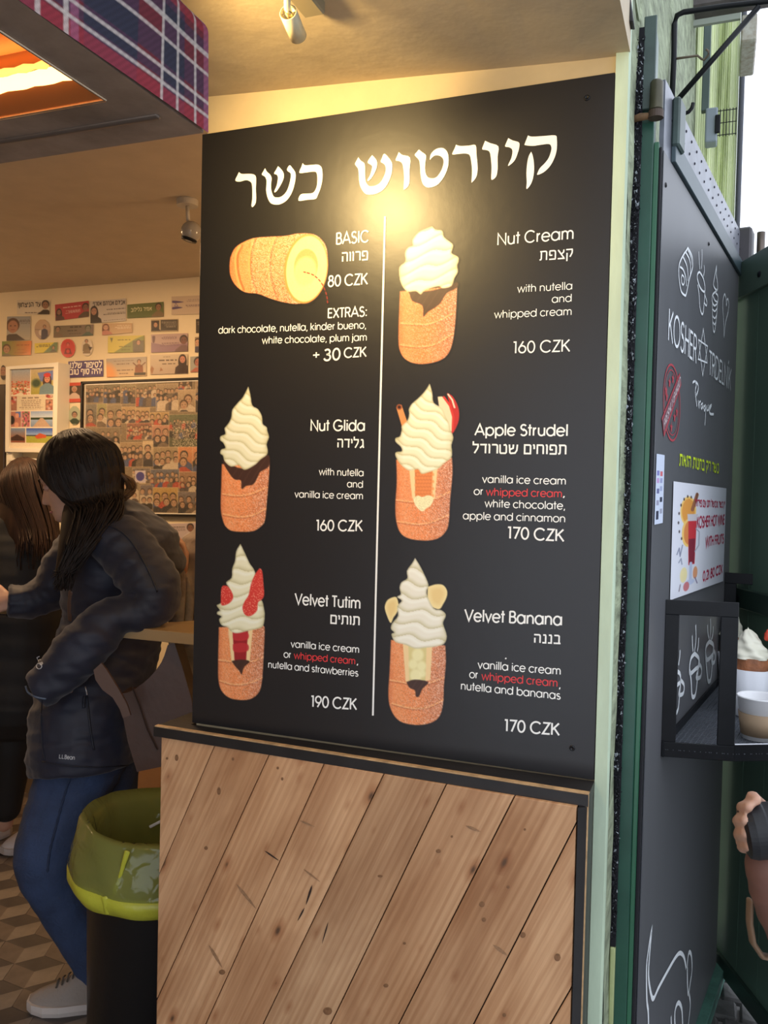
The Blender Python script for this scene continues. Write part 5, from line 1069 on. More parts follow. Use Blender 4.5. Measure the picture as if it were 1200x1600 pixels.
def swan(c): c.grad((0.80, 0.66, 0.52), (0.66, 0.58, 0.56)); c.ell(c.w * .45, c.h * .65, c.w * .16, c.h * .16, (0.9, 0.84, 0.78)); c.person(c.w * .65, c.h * .28, c.h * .18); c.rect(c.w * .05, c.h * .5, c.w * .5, c.h * .53, DK, .6)
sticker([(200,220),(294,220),(294,340),(200,340)], (0.7, 0.6, 0.52), 'round photo sticker of a figure sitting by pale water', extra=swan, mask='ell')
sticker([(315,260),(548,250),(545,315),(313,328)], (0.40, 0.37, 0.30), 'narrow olive brown sticker with portraits at both ends', bg2=(0.46, 0.40, 0.38), portrait=[(0.10, 0.05, 0.5, ((0.6, 0.45, 0.36), DK, (0.42, 0.34, 0.28))), (0.86, 0.04, 0.6, ((0.5, 0.5, 0.45), (0.2, 0.25, 0.18), (0.22, 0.33, 0.3)))], bars=[(0.3, 0.12, 0.68, 5, 1), (0.32, 0.44, 0.6, 4, 1), (0.28, 0.72, 0.7, 3, 1)], barc=(0.16, 0.13, 0.12))
sticker([(598,245),(775,243),(775,298),(598,315)], (0.80, 0.66, 0.50), 'sticker with painted peach glare, a woman at its left and pale text', portrait=[(0.1, 0.08, 0.5, ((0.85, 0.65, 0.55), (0.35, 0.15, 0.1), (0.75, 0.45, 0.4), True))], bars=[(0.3, 0.2, 0.95, 4, 3)], barc=(0.98, 0.92, 0.8))  # pinkish glare is put into the ground colour
def twob(c): c.rect(2, 6, c.w * .31, c.h * .95, (0.2, 0.18, 0.17)); c.person(c.w * .17, c.h * .2, c.h * .45, cloth=(0.14, 0.13, 0.14), bot=c.h * .95); c.rect(c.w * .36, 4, c.w * .99, c.h * .95, (0.22, 0.21, 0.20)); c.bars(c.w * .4, c.h * .18, c.w * .95, 2.6, 6, (0.62, 0.58, 0.52))
sticker([(885,222),(1042,218),(1042,290),(885,294)], (0.74, 0.66, 0.52), 'small sticker of two dark boxes holding a portrait and text lines', extra=twob)
sticker([(12,350),(185,347),(180,430),(12,437)], (0.38, 0.52, 0.24), 'sticker fading from green to orange with a bearded man at its left', bg2=(0.92, 0.45, 0.18), portrait=[(0.15, 0.2, 0.62, ((0.7, 0.52, 0.4), (0.3, 0.2, 0.14), (0.45, 0.42, 0.36)))], bars=[(0.30, 0.25, 0.92, 4, 1), (0.42, 0.55, 0.8, 4, 1), (0.4, 0.8, 0.85, 2.5, 1)], barc=(0.55, 0.22, 0.1))
def yg(c): c.poly([(c.w * .38, c.h), (c.w * .85, 0), (c.w, 0), (c.w, c.h)], (0.35, 0.48, 0.32), smooth=False); c.person(c.w * .82, c.h * .35, c.h * .35, cloth=(0.3, 0.3, 0.28))
sticker([(203,362),(338,355),(335,412),(203,420)], (0.90, 0.82, 0.20), 'small bright yellow sticker with a dark green corner', extra=yg, bars=[(0.05, 0.16, 0.68, 4, 2)], barc=(0.3, 0.25, 0.1))
def redr(c): c.ell(c.w / 2, c.h / 2, c.w * .42, c.h * .43, (0.80, 0.12, 0.14)); c.ell(c.w / 2, c.h * .3, c.w * .1, c.h * .09, (0.3, 0.06, 0.08)); c.ell(c.w / 2, c.h * .33, c.w * .08, c.h * .09, (0.85, 0.3, 0.28)); c.poly([(c.w * .25, c.h * .8), (c.w * .35, c.h * .52), (c.w * .65, c.h * .52), (c.w * .75, c.h * .8)], (0.42, 0.05, 0.08), smooth=False); c.ell(c.w / 2, c.h * .66, c.w * .11, c.h * .1, (0.82, 0.14, 0.15))
sticker([(353,333),(443,333),(443,447),(353,447)], (0.86, 0.25, 0.24), 'round bright red sticker with a dark seated figure', extra=redr, mask='ell')
def seat(c): c.person(c.w * .45, c.h * .05, c.h * .22, cloth=(0.45, 0.38, 0.28), bot=c.h * .72); c.poly([(c.w * .1, c.h * .85), (c.w * .3, c.h * .65), (c.w * .75, c.h * .6), (c.w * .8, c.h * .85)], (0.5, 0.42, 0.32)); c.poly([(c.w * .6, c.h * .45), (c.w * .95, c.h * .5), (c.w * .75, c.h * .7)], (0.15, 0.12, 0.12), smooth=False)
sticker([(475,333),(545,333),(545,437),(475,437)], (0.87, 0.82, 0.74), 'pale oval sticker of a person sitting with a dark book', extra=seat, mask='ell')
def yg2(c): c.poly([(0, c.h), (c.w * .15, c.h), (c.w * .75, c.h * .2), (c.w, 0), (c.w, c.h)], (0.46, 0.52, 0.24), smooth=False); c.rect(c.w * .68, c.h * .3, c.w * .99, c.h * .97, (0.33, 0.31, 0.24)); c.person(c.w * .84, c.h * .25, c.h * .32, cloth=(0.3, 0.28, 0.24)); c.poly([(c.w * .06, c.h * .1), (c.w * .14, c.h * .12), (c.w * .1, c.h * .4)], (0.35, 0.35, 0.15), smooth=False)
sticker([(632,320),(845,315),(845,412),(632,418)], (0.82, 0.76, 0.28), 'large yellow and olive sticker with a small photo at its right end', extra=yg2, bars=[(0.25, 0.22, 0.62, 5, 1), (0.2, 0.62, 0.66, 5, 1), (0.3, 0.82, 0.6, 3, 1)], barc=(0.32, 0.30, 0.1))
def purp(c): c.poly([(0, c.h * .45), (c.w * .4, c.h * .62), (c.w, c.h * .55), (c.w, c.h), (0, c.h)], (0.52, 0.40, 0.50), smooth=False); c.poly([(c.w * .03, c.h * .1), (c.w * .11, c.h * .1), (c.w * .1, c.h * .4), (c.w * .07, c.h * .48), (c.w * .04, c.h * .4)], (0.35, 0.25, 0.3))
sticker([(885,310),(1100,302),(1100,408),(885,416)], (0.70, 0.60, 0.60), 'mauve sticker with a shield at its left and a man at its right', extra=purp, portrait=[(0.89, 0.10, 0.52, ((0.42, 0.28, 0.26), DK, (0.4, 0.3, 0.33)))], bars=[(0.2, 0.14, 0.7, 3, 3), (0.2, 0.5, 0.78, 3, 3)], barc=(0.38, 0.28, 0.36))
WT = (0.92, 0.88, 0.82)
sticker([(400,468),(605,458),(605,555),(400,563)], (0.22, 0.17, 0.42), 'dark blue sticker with a large white two line Hebrew slogan', texts=[('לסיפור שלנו', (408, 507), (597, 501), 30, WT, 0.17), ('יהיה סוף טוב', (408, 545), (597, 540), 30, WT, 0.17)])
def sunr(c): c.grad((0.62, 0.60, 0.58), (0.84, 0.72, 0.56)); c.ell(0, c.h * .9, c.w * .24, c.h * .62, (0.90, 0.60, 0.36), 6); c.ell(c.w * .82, c.h * .62, c.w * .05, c.h * .2, (0.75, 0.4, 0.25)); c.person(c.w * .82, c.h * .12, c.h * .24, cloth=(0.5, 0.28, 0.2), bot=c.h * .8); c.line([(c.w * .78, c.h * .5), (c.w * .68, c.h * .3)], 5, (0.4, 0.25, 0.2)); c.line([(c.w * .86, c.h * .5), (c.w * .97, c.h * .3)], 5, (0.4, 0.25, 0.2)); c.rect(c.w * .7, c.h * .82, c.w * .98, c.h * .97, (0.25, 0.24, 0.22))
sticker([(622,452),(858,440),(858,552),(625,560)], (0.7, 0.66, 0.6), 'sunrise sticker with a person raising both arms at its right', extra=sunr, bars=[(0.1, 0.13, 0.7, 3.5, 1), (0.25, 0.3, 0.6, 3, 1), (0.1, 0.62, 0.68, 5, 1), (0.28, 0.82, 0.55, 3, 1)], barc=(0.35, 0.28, 0.26))
def womx(c): c.grad((0.80, 0.74, 0.64), (0.70, 0.62, 0.56)); c.person(c.w * .86, c.h * .04, c.h * .42, (0.78, 0.5, 0.42), (0.10, 0.07, 0.07), (0.12, 0.06, 0.07), True); c.poly([(c.w * .0, c.h * .75), (c.w * .04, c.h * .55), (c.w * .1, c.h * .7), (c.w * .05, c.h)], (0.58, 0.40, 0.28)); c.poly([(c.w * .25, c.h * .85), (c.w * .28, c.h * .65), (c.w * .34, c.h * .8)], (0.58, 0.40, 0.28))
sticker([(880,430),(1100,424),(1100,538),(880,545)], (0.8, 0.73, 0.63), 'beige sticker with a long haired woman at its right and raised hands below', extra=womx, bars=[(0.28, 0.10, 0.55, 3.5, 1), (0.15, 0.26, 0.70, 6.5, 1), (0.22, 0.44, 0.68, 6.5, 1)], barc=(0.2, 0.15, 0.14))
sticker([(1115,440),(1180,436),(1180,528),(1115,532)], (0.60, 0.62, 0.60), 'grey blue sticker of a pink faced man cut by the menu board edge', portrait=[(0.7, 0.05, 0.62, ((0.66, 0.38, 0.33), DK, (0.66, 0.35, 0.3)))])
sticker([(0,487),(37,487),(37,578),(0,578)], (0.62, 0.48, 0.36), 'narrow oval sticker of a bearded man at the left edge', portrait=[(0.5, 0.05, 0.62, ((0.62, 0.42, 0.32), DK, (0.2, 0.16, 0.14)))], mask='ell')
def redf(c): c.rect(c.w * .12, c.h * .16, c.w * .97, c.h * .82, (0.22, 0.17, 0.13)); c.person(c.w * .5, c.h * .18, c.h * .32, (0.72, 0.52, 0.42), (0.75, 0.65, 0.58), (0.82, 0.72, 0.66), bot=c.h * .82)
sticker([(395,593),(478,590),(475,705),(393,708)], (0.80, 0.26, 0.20), 'red bordered sticker of a bald man in a white shirt', extra=redf)
def grr(c): c.person(c.w * .5, c.h * .3, c.h * .34, (0.66, 0.5, 0.42), DK, (0.10, 0.20, 0.16), bot=c.h * .95)
sticker([(400,727),(474,727),(474,840),(400,840)], (0.66, 0.72, 0.62), 'pale green oval sticker of a man in a dark green shirt', extra=grr, mask='ell')
sticker([(1148,220),(1180,218),(1180,300),(1148,302)], (0.16, 0.14, 0.13), 'dark sticker sliver beside the board edge next to the two box sticker', bars=[(0.1, 0.2, 0.9, 3, 3)], barc=(0.5, 0.45, 0.4))
sticker([(1142,325),(1180,322),(1180,412),(1142,415)], (0.60, 0.52, 0.42), 'brown photo sticker sliver beside the board edge next to the mauve sticker', portrait=[(0.4, 0.1, 0.5)])
def z3(p): return [(x, (200 * 3.75) + y) for x, y in p]
sticker(z3([(975,668),(1150,664),(1150,762),(980,766)]), (0.72, 0.66, 0.68), 'pale sticker with a man in a light shirt below the large photo frame', portrait=[(0.80, 0.02, 0.50, ((0.45, 0.3, 0.25), DK, (0.78, 0.74, 0.74)))], bars=[(0.05, 0.2, 0.62, 3, 4)])
def bw(c): c.rect(c.w * .12, c.h * .15, c.w, c.h * .9, (0.07, 0.06, 0.07)); c.person(c.w * .6, c.h * .2, c.h * .3, (0.7, 0.5, 0.45), DK, (0.3, 0.1, 0.12), True, bot=c.h * .9)
sticker(z3([(1076,770),(1150,768),(1150,868),(1076,870)]), (0.88, 0.82, 0.68), 'white edged dark portrait sticker lowest beside the menu board', extra=bw)

# large frame with the photo collage
def fz(x, y): return (x, y)
QC = [(131, 598.5), (330, 591.5), (330, 806), (128, 803)]
cw, chh = 200, 208
c = Canvas(cw, chh, (0.42, 0.37, 0.30), 0.75)
rr = random.Random(11)
def group_photo(x0, y0, x1, y1, tone, n, hh, dark=0.3):
    c.grad(tuple(min(1, t * 1.1) for t in tone), tuple(t * 0.75 for t in tone), True, x0, y0, x1, y1); w = x1 - x0
    for row in range(2):
        for i in range(n):
            cx = x0 + (i + 0.5 + rr.uniform(-.2, .2)) * w / n; t = y0 + (y1 - y0) * (0.18 + 0.28 * row) + rr.uniform(-2, 2)
            cl = rr.choice([(0.12, 0.12, 0.14), (0.22, 0.2, 0.22), (0.72, 0.66, 0.58), (0.2, 0.26, 0.42), (0.62, 0.22, 0.18), (0.35, 0.3, 0.26), (0.1, 0.1, 0.1)])
            m0 = c.c.copy(); c.person(cx, t, hh, (0.72 * (1 - dark * .3), 0.52, 0.42), rr.choice(HAIRS), cl, bot=min(y1, t + hh * 3.4)); sel = (c.X >= x0) & (c.X <= x1) & (c.Y >= y0) & (c.Y <= y1); c.c = np.where(sel[..., None], c.c, m0)
    m = c.rect(x0, y0, x1, y1, (0, 0, 0), 0.0)
    for (a, b, a2, b2) in ((x0, y0, x1, y0), (x0, y1, x1, y1), (x0, y0, x0, y1), (x1, y0, x1, y1)): c.line([(a, b), (a2, b2)], 0.8, (0.80, 0.72, 0.58), 0.55)
for g_ in [(2,3,32,32,(.46,.42,.34),5,6),(32,3,60,34,(.38,.36,.30),4,6),(60,3,84,36,(.50,.46,.36),4,5),(84,3,116,42,(.44,.40,.32),5,6),(116,6,150,48,(.52,.46,.38),6,7),(150,2,172,16,(.22,.18,.15),2,6),(150,16,176,50,(.62,.54,.44),1,15),(176,2,198,52,(.55,.47,.38),2,10),
           (2,34,22,70,(.38,.38,.36),1,13),(22,34,38,72,(.50,.50,.34),1,12),(38,36,62,84,(.46,.42,.34),2,13),(62,40,84,66,(.60,.50,.36),3,7),(84,42,106,66,(.62,.52,.38),3,8),(106,50,136,70,(.60,.50,.34),3,8),(136,54,198,104,(.28,.32,.24),12,4),
           (70,66,110,92,(.46,.28,.24),9,6),(110,70,136,104,(.60,.42,.36),2,11),(60,96,96,134,(.52,.44,.34),6,8),(96,94,112,134,(.70,.62,.50),1,12),(112,104,150,140,(.50,.44,.34),4,10),(150,104,172,142,(.72,.46,.30),1,14),(172,104,198,142,(.74,.48,.34),2,11),
           (80,136,108,160,(.36,.34,.34),5,6),(108,138,152,166,(.30,.32,.38),6,7),(152,142,198,174,(.50,.38,.30),5,8),(92,162,112,200,(.34,.32,.34),2,9),(112,166,150,204,(.62,.50,.28),3,12),(150,172,198,206,(.36,.34,.36),4,10),
           (2,72,60,110,(.40,.36,.3),5,7),(2,110,60,150,(.36,.34,.3),5,7),(2,150,90,206,(.40,.36,.3),7,8)]:
    group_photo(*g_)
sel = (c.X > 142) & (c.X < 196) & (c.Y > 64) & (c.Y < 104); c.put(sel * (RNG.random(c.X.shape) > 0.82), (0.85, 0.80, 0.70), 0.9)
c.rect(84, 140, 100, 158, (0.75, 0.72, 0.78)); c.ell(92, 149, 6.5, 7, (0.16, 0.16, 0.5))
c.c = c.c * 0.72 + 0.28 * np.array((0.56, 0.48, 0.36)); c.noise(0.12)
pf = thing('photo_frame', 'large thin black frame filled with a collage of group photographs', 'picture frame', BACK.hit(220, 805))
canvas_obj('collage', c, QC, BACK, 0.012, M_paper, pf)
def bar_between(bm, a, b, wpx, plane, o0, o1):
    A, B = plane.hit(*a, o0), plane.hit(*b, o0); d = (B - A).normalized(); nn = plane.n.cross(d).normalized(); dep = (A - CAM).dot(CZ) / F * wpx
    obox(bm, A - nn * dep / 2 - d * dep / 2, d * ((B - A).length + dep), nn * dep, plane.n * (o1 - o0))
for a, b in ((QC[0], QC[1]), (QC[3], QC[2]), (QC[0], QC[3]), (QC[1], QC[2])):
    bm = BM(); bar_between(bm, a, b, 3.6, BACK, 0.001, 0.018); bevel(bm, 0.001, 1); obj('frame_bar', bm, mat('black frame', (0.014, 0.011, 0.009), 0.35), pf)
bm = BM()
ins = 2.6
I = [(QC[0][0] + ins, QC[0][1] + ins), (QC[1][0] - ins, QC[1][1] + ins), (QC[2][0] - ins, QC[2][1] - ins), (QC[3][0] + ins, QC[3][1] - ins)]
for a, b in ((I[0], I[1]), (I[3], I[2]), (I[0], I[3]), (I[1], I[2])): bar_between(bm, a, b, 1.3, BACK, 0.0122, 0.0135)
obj('white_liner', bm, mat('white liner', (0.75, 0.70, 0.60), 0.5), pf)
bm = BM(); flat(bm, [BACK.hit(*p, 0.0150) for p in QC]); obj('glass', bm, mat('picture glass', (1, 1, 1), 0.02, trans=1.0, alpha=0.12, spec=0.6), pf)

# deep white frame with holiday pictures
wf = thing('white_frame', 'deep white box frame with a poster of flowers and a red capped girl', 'picture frame', BACK.hit(50, 707))
D = 0.085
FQ = [(9, 573), (91, 566), (88, 707), (8, 706)]
o3 = [BACK.hit(*p, D) for p in FQ]; 
IQ = [(15, 577), (84, 573.5), (83, 701), (14, 700)]; i3 = [BACK.hit(*p, D) for p in IQ]
bm = BM()
bo = [Vector((p.x, 1.8455, p.z)) for p in o3]
for k in range(4):
    j = (k + 1) % 4; hexa(bm, [o3[k], o3[j], i3[j], i3[k], bo[k], bo[j], Vector((i3[j].x, 1.8455, i3[j].z)), Vector((i3[k].x, 1.8455, i3[k].z))])
obj('frame_box', bm, mat('white frame paint', (0.84, 0.78, 0.64), 0.45), wf)
c = Canvas(140, 254, (0.90, 0.84, 0.74), 1.4)
c.grad((0.62, 0.66, 0.70), (0.80, 0.62, 0.48), True, 2, 4, 66, 60)
for i in range(130): c.ell(random.uniform(4, 64), random.uniform(40, 82), random.uniform(1.5, 3.2), random.uniform(1.5, 3), random.choice([(0.72, 0.25, 0.18), (0.80, 0.55, 0.36), (0.42, 0.42, 0.22), (0.85, 0.40, 0.30)]))
c.rect(66, 3, 69, 84, (0.92, 0.86, 0.76)); c.rect(0, 84, 140, 88, (0.92, 0.86, 0.76))
c.grad((0.80, 0.72, 0.56), (0.66, 0.62, 0.24), True, 69, 4, 138, 84); c.poly([(90, 16), (138, 10), (138, 40), (100, 44)], (0.45, 0.5, 0.72)); c.ell(86, 48, 14, 13, (0.22, 0.30, 0.18), 3)
c.person(120, 22, 26, (0.85, 0.58, 0.45), (0.28, 0.16, 0.12), (0.45, 0.55, 0.58), True, bot=84); c.ell(120, 24, 11, 7, (0.82, 0.22, 0.22))
c.rect(0, 86, 138, 134, (0.86, 0.80, 0.68)); c.bars(36, 92, 100, 4.5, 1, (0.45, 0.36, 0.3), align='c'); c.bars(32, 101, 108, 2.4, 6, (0.55, 0.45, 0.38), gap=5.4, align='c')
for x0, x1, y0, y1 in ((1, 24, 88, 134), (116, 138, 100, 134), (118, 138, 86, 95)):
    c.rect(x0, y0, x1, y1, (0.62, 0.42, 0.34))
    for i in range(9): c.ell(random.uniform(x0 + 2, x1 - 2), random.uniform(y0 + 3, y1 - 3), 4, 4, random.choice([(0.82, 0.58, 0.46), (0.32, 0.2, 0.18), (0.72, 0.30, 0.28), (0.8, 0.7, 0.66)]), 1.5)
c.rect(1, 136, 38, 186, (0.70, 0.46, 0.40)); c.poly([(20, 138), (37, 137), (37, 156), (28, 154)], (0.36, 0.45, 0.72)); c.ell(9, 164, 9, 14, (0.12, 0.09, 0.10)); c.ell(26, 150, 6, 8, (0.85, 0.6, 0.5)); c.ell(24, 180, 7, 9, (0.86, 0.62, 0.5))
c.rect(40, 136, 67, 186, (0.72, 0.45, 0.46))
for i in range(40): c.ell(random.uniform(42, 65), random.uniform(138, 184), 2.4, 3.2, random.choice([(0.78, 0.36, 0.45), (0.85, 0.65, 0.6), (0.35, 0.25, 0.22), (0.42, 0.5, 0.32)]))
c.grad((0.55, 0.64, 0.80), (0.82, 0.86, 0.88), True, 70, 134, 138, 158); c.rect(70, 156, 138, 164, (0.16, 0.24, 0.12)); c.grad((0.62, 0.70, 0.80), (0.50, 0.56, 0.66), True, 70, 164, 138, 186); c.poly([(100, 158), (108, 158), (132, 186), (76, 186)], (0.76, 0.64, 0.54), smooth=False)
c.grad((0.45, 0.55, 0.68), (0.62, 0.42, 0.30), True, 1, 190, 52, 222); c.rect(1, 218, 52, 236, (0.55, 0.33, 0.24)); c.poly([(4, 222), (26, 210), (50, 222), (50, 230), (4, 230)], (0.24, 0.14, 0.10), smooth=False)
c.grad((0.20, 0.34, 0.70), (0.62, 0.72, 0.86), True, 56, 190, 138, 212); c.rect(56, 211, 138, 216, (0.25, 0.28, 0.35)); c.rect(56, 216, 138, 236, (0.66, 0.66, 0.26)); c.poly([(82, 216), (98, 206), (118, 212), (118, 220), (90, 224)], (0.78, 0.34, 0.20), smooth=False)
for x in (53, ): c.rect(x, 188, x + 2.5, 238, (0.92, 0.86, 0.76))
for y in (134, 187): c.rect(0, y, 140, y + 2.5, (0.92, 0.86, 0.76))
c.noise(0.06)
canvas_obj('poster', c, IQ, BACK, D - 0.012, M_paper, wf)
# white cabinet edge below it, the dark frame at far left and the lit leaflet rack
bm = BM(); a, b = BACK.hit(10, 707, 0.07), BACK.hit(17, 860, 0.07); box(bm, (a.x, 1.776, b.z), (b.x, 1.8455, a.z)); w0 = BACK.hit(16, 718, 0.07); w1 = BACK.hit(90, 722, 0.07)
nb = thing('leaflet_rack', 'cream white leaflet rack standing below the white box frame', 'rack', (a.x, 1.8, b.z)); obj('side_post', bm, MATS['white frame paint'], nb)
bm = BM(); box(bm, (w0.x, 1.790, b.z), (w1.x + 0.05, 1.8455, w0.z)); bevel(bm, 0.003, 1); obj('back_panel', bm, mat('lit cream panel', (0.88, 0.80, 0.62), 0.5), nb)
bm = BM(); box(bm, (w0.x, 1.765, w0.z - 0.006), (w1.x + 0.05, 1.79, w0.z + 0.006)); obj('ledge', bm, MATS['white frame paint'], nb)
a, b = BACK.hit(-60, 603, 0.03), BACK.hit(9.3, 760, 0.03); bm = BM(); box(bm, (a.x, 1.80, b.z), (b.x, 1.8455, a.z)); bevel(bm, 0.003, 1)
tag(obj('dark_picture', bm, mat('dark brown frame', (0.055, 0.035, 0.02), 0.35)), 'tall dark brown frame cut by the left edge below the oval sticker', 'picture frame')

# ================================================================== WALL SHELF TABLE
ZS = 1.10
t0_, t1_ = on(180, 980, 2, ZS), on(301, 988, 2, ZS)
sy0 = (t0_.y + t1_.y) / 2; sx0 = t0_.x
sb = on(301, 957, 2, ZS); sy1 = sb.y
M_tab = mat('light oiled wood', (0.42, 0.28, 0.14), 0.4, var=0.12, vscale=5, stretch=(0.3, 3, 1))
sh = thing('bar_shelf', 'narrow light wood standing height shelf the woman leans on', 'table', (-0.8, sy0, ZS))
bm = BM(); prism(bm, [(sx0, sy0, ZS - 0.032), (-0.322, sy0, ZS - 0.032), (-0.322, sy1, ZS - 0.032), (-1.18, sy1, ZS - 0.032), (-1.28, sy0 + 0.16, ZS - 0.032), (sx0, sy0 + 0.06, ZS - 0.032)], (0, 0, 0.032)); bevel(bm, 0.002, 2); obj('tabletop', bm, M_tab, sh)
for x in (-1.02, -0.42):
    bm = BM(); box(bm, (x, sy0 + 0.10, 0.0), (x + 0.045, sy0 + 0.145, ZS - 0.032)); bevel(bm, 0.002, 1); obj('leg', bm, mat('dark table leg', (0.02, 0.018, 0.016), 0.5), sh)

# ================================================================== LETTERING ON THE DOOR
M_chalk = mat('white door print', (0.86, 0.90, 0.93), 0.5); M_drd = mat('red door print', (0.42, 0.05, 0.07), 0.5); M_dye = mat('lime door print', (0.62, 0.80, 0.03), 0.5); M_pinkw = mat('stamp white', (0.68, 0.58, 0.60), 0.5)
def zd(p, ox, oy, s, sy=None): return [(ox + x / s, oy + y / (sy or s)) for x, y in p]
def drawing(name, paths, m, wd=2.0, off=0.0014):
    bm = BM()
    for p in paths: stroke_path(bm, p[0], p[1] if len(p) > 1 else wd, DOOR, off, closed=(len(p) > 2 and p[2]), n=(p[3] if len(p) > 3 else 4))
    return obj(name, bm, m, leaf)
k = lambda p: zd(p, 1000, 340, 7.275)
drawing('pastry_drawing', [(k([(545,345),(585,420),(600,500),(595,580),(560,700),(525,870),(505,880),(470,840),(450,740),(440,620),(450,520),(490,430),(530,370)]), 2.0, True), (k([(455,560),(490,590),(520,680),(528,780)]), 1.8), (k([(490,445),(530,540),(545,640),(545,720)]), 1.8), (k([(520,395),(560,470),(575,560),(572,640)]), 1.8), (k([(545,370),(580,450),(590,540)]), 1.4),
    (k([(480,650),(500,680),(505,730),(490,765),(475,740),(470,690)]), 1.5, True)], M_chalk)
drawing('mug_drawing', [(k([(680,620),(715,680),(735,760),(735,840),(700,820),(670,760),(650,680),(660,630)]), 1.9, True), (k([(655,760),(670,860),(680,1010),(700,1090),(718,1080),(730,950),(738,830)]), 1.9), (k([(738,880),(760,960),(752,1000),(728,960)]), 1.7), (k([(668,385),(672,480),(680,590)]), 1.6), (k([(705,360),(705,470),(698,585)]), 1.6), (k([(728,540),(732,600),(722,665)]), 1.6)], M_chalk)
drawing('ice_cream_drawing', [(k([(870,555),(850,660),(835,760),(855,810),(880,820),(880,740),(868,650)]), 1.8, True), (k([(880,820),(850,850),(825,880),(820,950),(845,1000),(880,970),(885,890),(860,860)]), 1.8), (k([(830,890),(850,940),(880,960)]), 1.5), (k([(822,980),(825,1150),(832,1270),(842,1300),(852,1270),(872,1100),(880,980)]), 1.8), (k([(825,1040),(850,1065),(877,1030)]), 1.5), (k([(828,1120),(850,1145),(870,1110)]), 1.5), (k([(830,1190),(848,1215),(862,1185)]), 1.5)], M_chalk)
drawing('heart_drawing', [(k([(985,940),(1000,925),(1010,990),(1000,1080),(975,1180),(962,1280),(955,1365)]), 1.7), (k([(955,1365),(952,1250),(945,1100),(940,990),(950,900),(965,870),(978,930),(982,1000),(990,950)]), 1.7)], M_chalk)
def dtext(s, l, r, cap, m=M_chalk, w=0.10, name='lettering', heb=False, off=0.0014):
    bm = BM(); stroke_text(bm, s, l, r, cap, DOOR, off, w=w); return obj(name, bm, m, leaf)
dtext('KOSHER', (1044, 531), (1088, 568), 50); dtext('TRDELNÍK', (1107, 584), (1142, 610), 38)
star = [[(1098.5, 514), (1090, 546), (1105, 556), (1098.5, 514)], [(1098, 587), (1091, 546.5), (1092, 551), (1092, 551)]]
drawing('star_drawing', [([(1099, 514), (1091, 561), (1105, 567), (1099, 514)], 1.5, False, 1), ([(1091.5, 531), (1105.5, 541), (1098, 587), (1091.5, 531)], 1.5, False, 1)], M_chalk)
k = lambda p: zd(p, 960, 560, 5.0)
drawing('script_lettering', [(k([(612,190),(628,178),(640,205),(632,250),(636,310),(645,375)]), 2.0), (k([(628,178),(650,200),(655,240),(640,290)]), 2.0), (k([(655,330),(662,385),(664,345),(674,335)]), 1.8), (k([(690,350),(676,365),(682,395),(692,370),(694,395)]), 1.8), (k([(712,365),(700,380),(704,410),(714,385),(712,450),(706,525)]), 1.8), (k([(722,365),(724,405),(734,400),(735,370),(738,410)]), 1.8), (k([(746,400),(752,380),(758,365),(744,380),(746,430),(776,436)]), 2.2)], M_chalk)
# red round stamp
ring = [(1048 + 13.0 * math.cos(t) , 629 + 58 * math.sin(t) + 8 * math.cos(t)) for t in np.linspace(0, 2 * PI, 40)[:-1]]
ring = [(448 / 5 + 960 + 13 * math.cos(t), 560 + 345 / 5 + 59 * math.sin(t) + 6 * math.cos(t)) for t in np.linspace(0, 2 * PI, 40)[:-1]]
ring2 = [(x * 0.86 + 0.14 * (448 / 5 + 960), y * 0.86 + 0.14 * 629) for x, y in ring]
drawing('stamp_ring', [(ring, 2.0, True, 1), (ring2, 1.0, True, 1)], M_drd)
bm = BM(); flat(bm, [DOOR.hit(*p, 0.0017) for p in k([(370,470),(510,110),(522,205),(388,615)])]); obj('stamp_band', bm, M_drd, leaf)
bm = BM(); flat(bm, [DOOR.hit(*p, 0.0020) for p in k([(374,487),(508,140),(518,200),(388,580)])]); obj('stamp_inner', bm, mat('stamp dark', (0.16, 0.06, 0.08), 0.5), leaf)
bm = BM(); stroke_text(bm, 'FRESHLY BAKED', k([(386, 560)])[0], k([(516, 200)])[0], 15, DOOR, 0.0023, w=0.14); obj('lettering', bm, M_pinkw, leaf)
bm = BM()
for px_, py_ in k([(432,190),(458,160),(410,300),(470,460),(445,540),(488,420),(404,250)]):
    A = DOOR.hit(px_, py_, 0.0016); s_ = 0.014
    pts = [A + (DOOR.u * math.cos(t) + up * math.sin(t)) * (s_ if i % 2 == 0 else s_ * .42) for i, t in enumerate(np.linspace(PI / 2, PI / 2 + 2 * PI, 11)[:-1])]; flat(bm, pts)
obj('stamp_stars', bm, M_drd, leaf)
dtext('כשר רק בחנות הזאת', (1061, 727), (1123, 739), 17, M_dye, 0.15)
# scribble at the foot of the door
k = lambda p: zd(p, 880, 1180, 3.75)
drawing('curl_drawing', [(k([(500,1600),(498,1500),(490,1430),(488,1250),(498,1150),(518,1025),(505,1180),(500,1300),(515,1400),(530,1425),(560,1360),(620,1250),(665,1175),(690,1160),(710,1190),(720,1250)]), 4.4), (k([(725,1250),(735,1160),(750,1170),(755,1250),(745,1330),(733,1400),(728,1330),(727,1250)]), 3.6), (k([(738,1400),(745,1460),(735,1560),(730,1600)]), 3.4), (k([(655,1600),(655,1500),(675,1450),(695,1490),(700,1600)]), 4.0), (k([(632,1530),(634,1600)]), 3.2)], M_chalk)
for q in ((1040, 289), (1107, 381)):
    bm = BM(); lathe(bm, [(0, 0.003), (0.004, 0.0025), (0.0055, 0)], DOOR.hit(*q, 0.0), DOOR.n, 12); obj('screw', bm, MATS['screw black'], leaf, smooth=True)
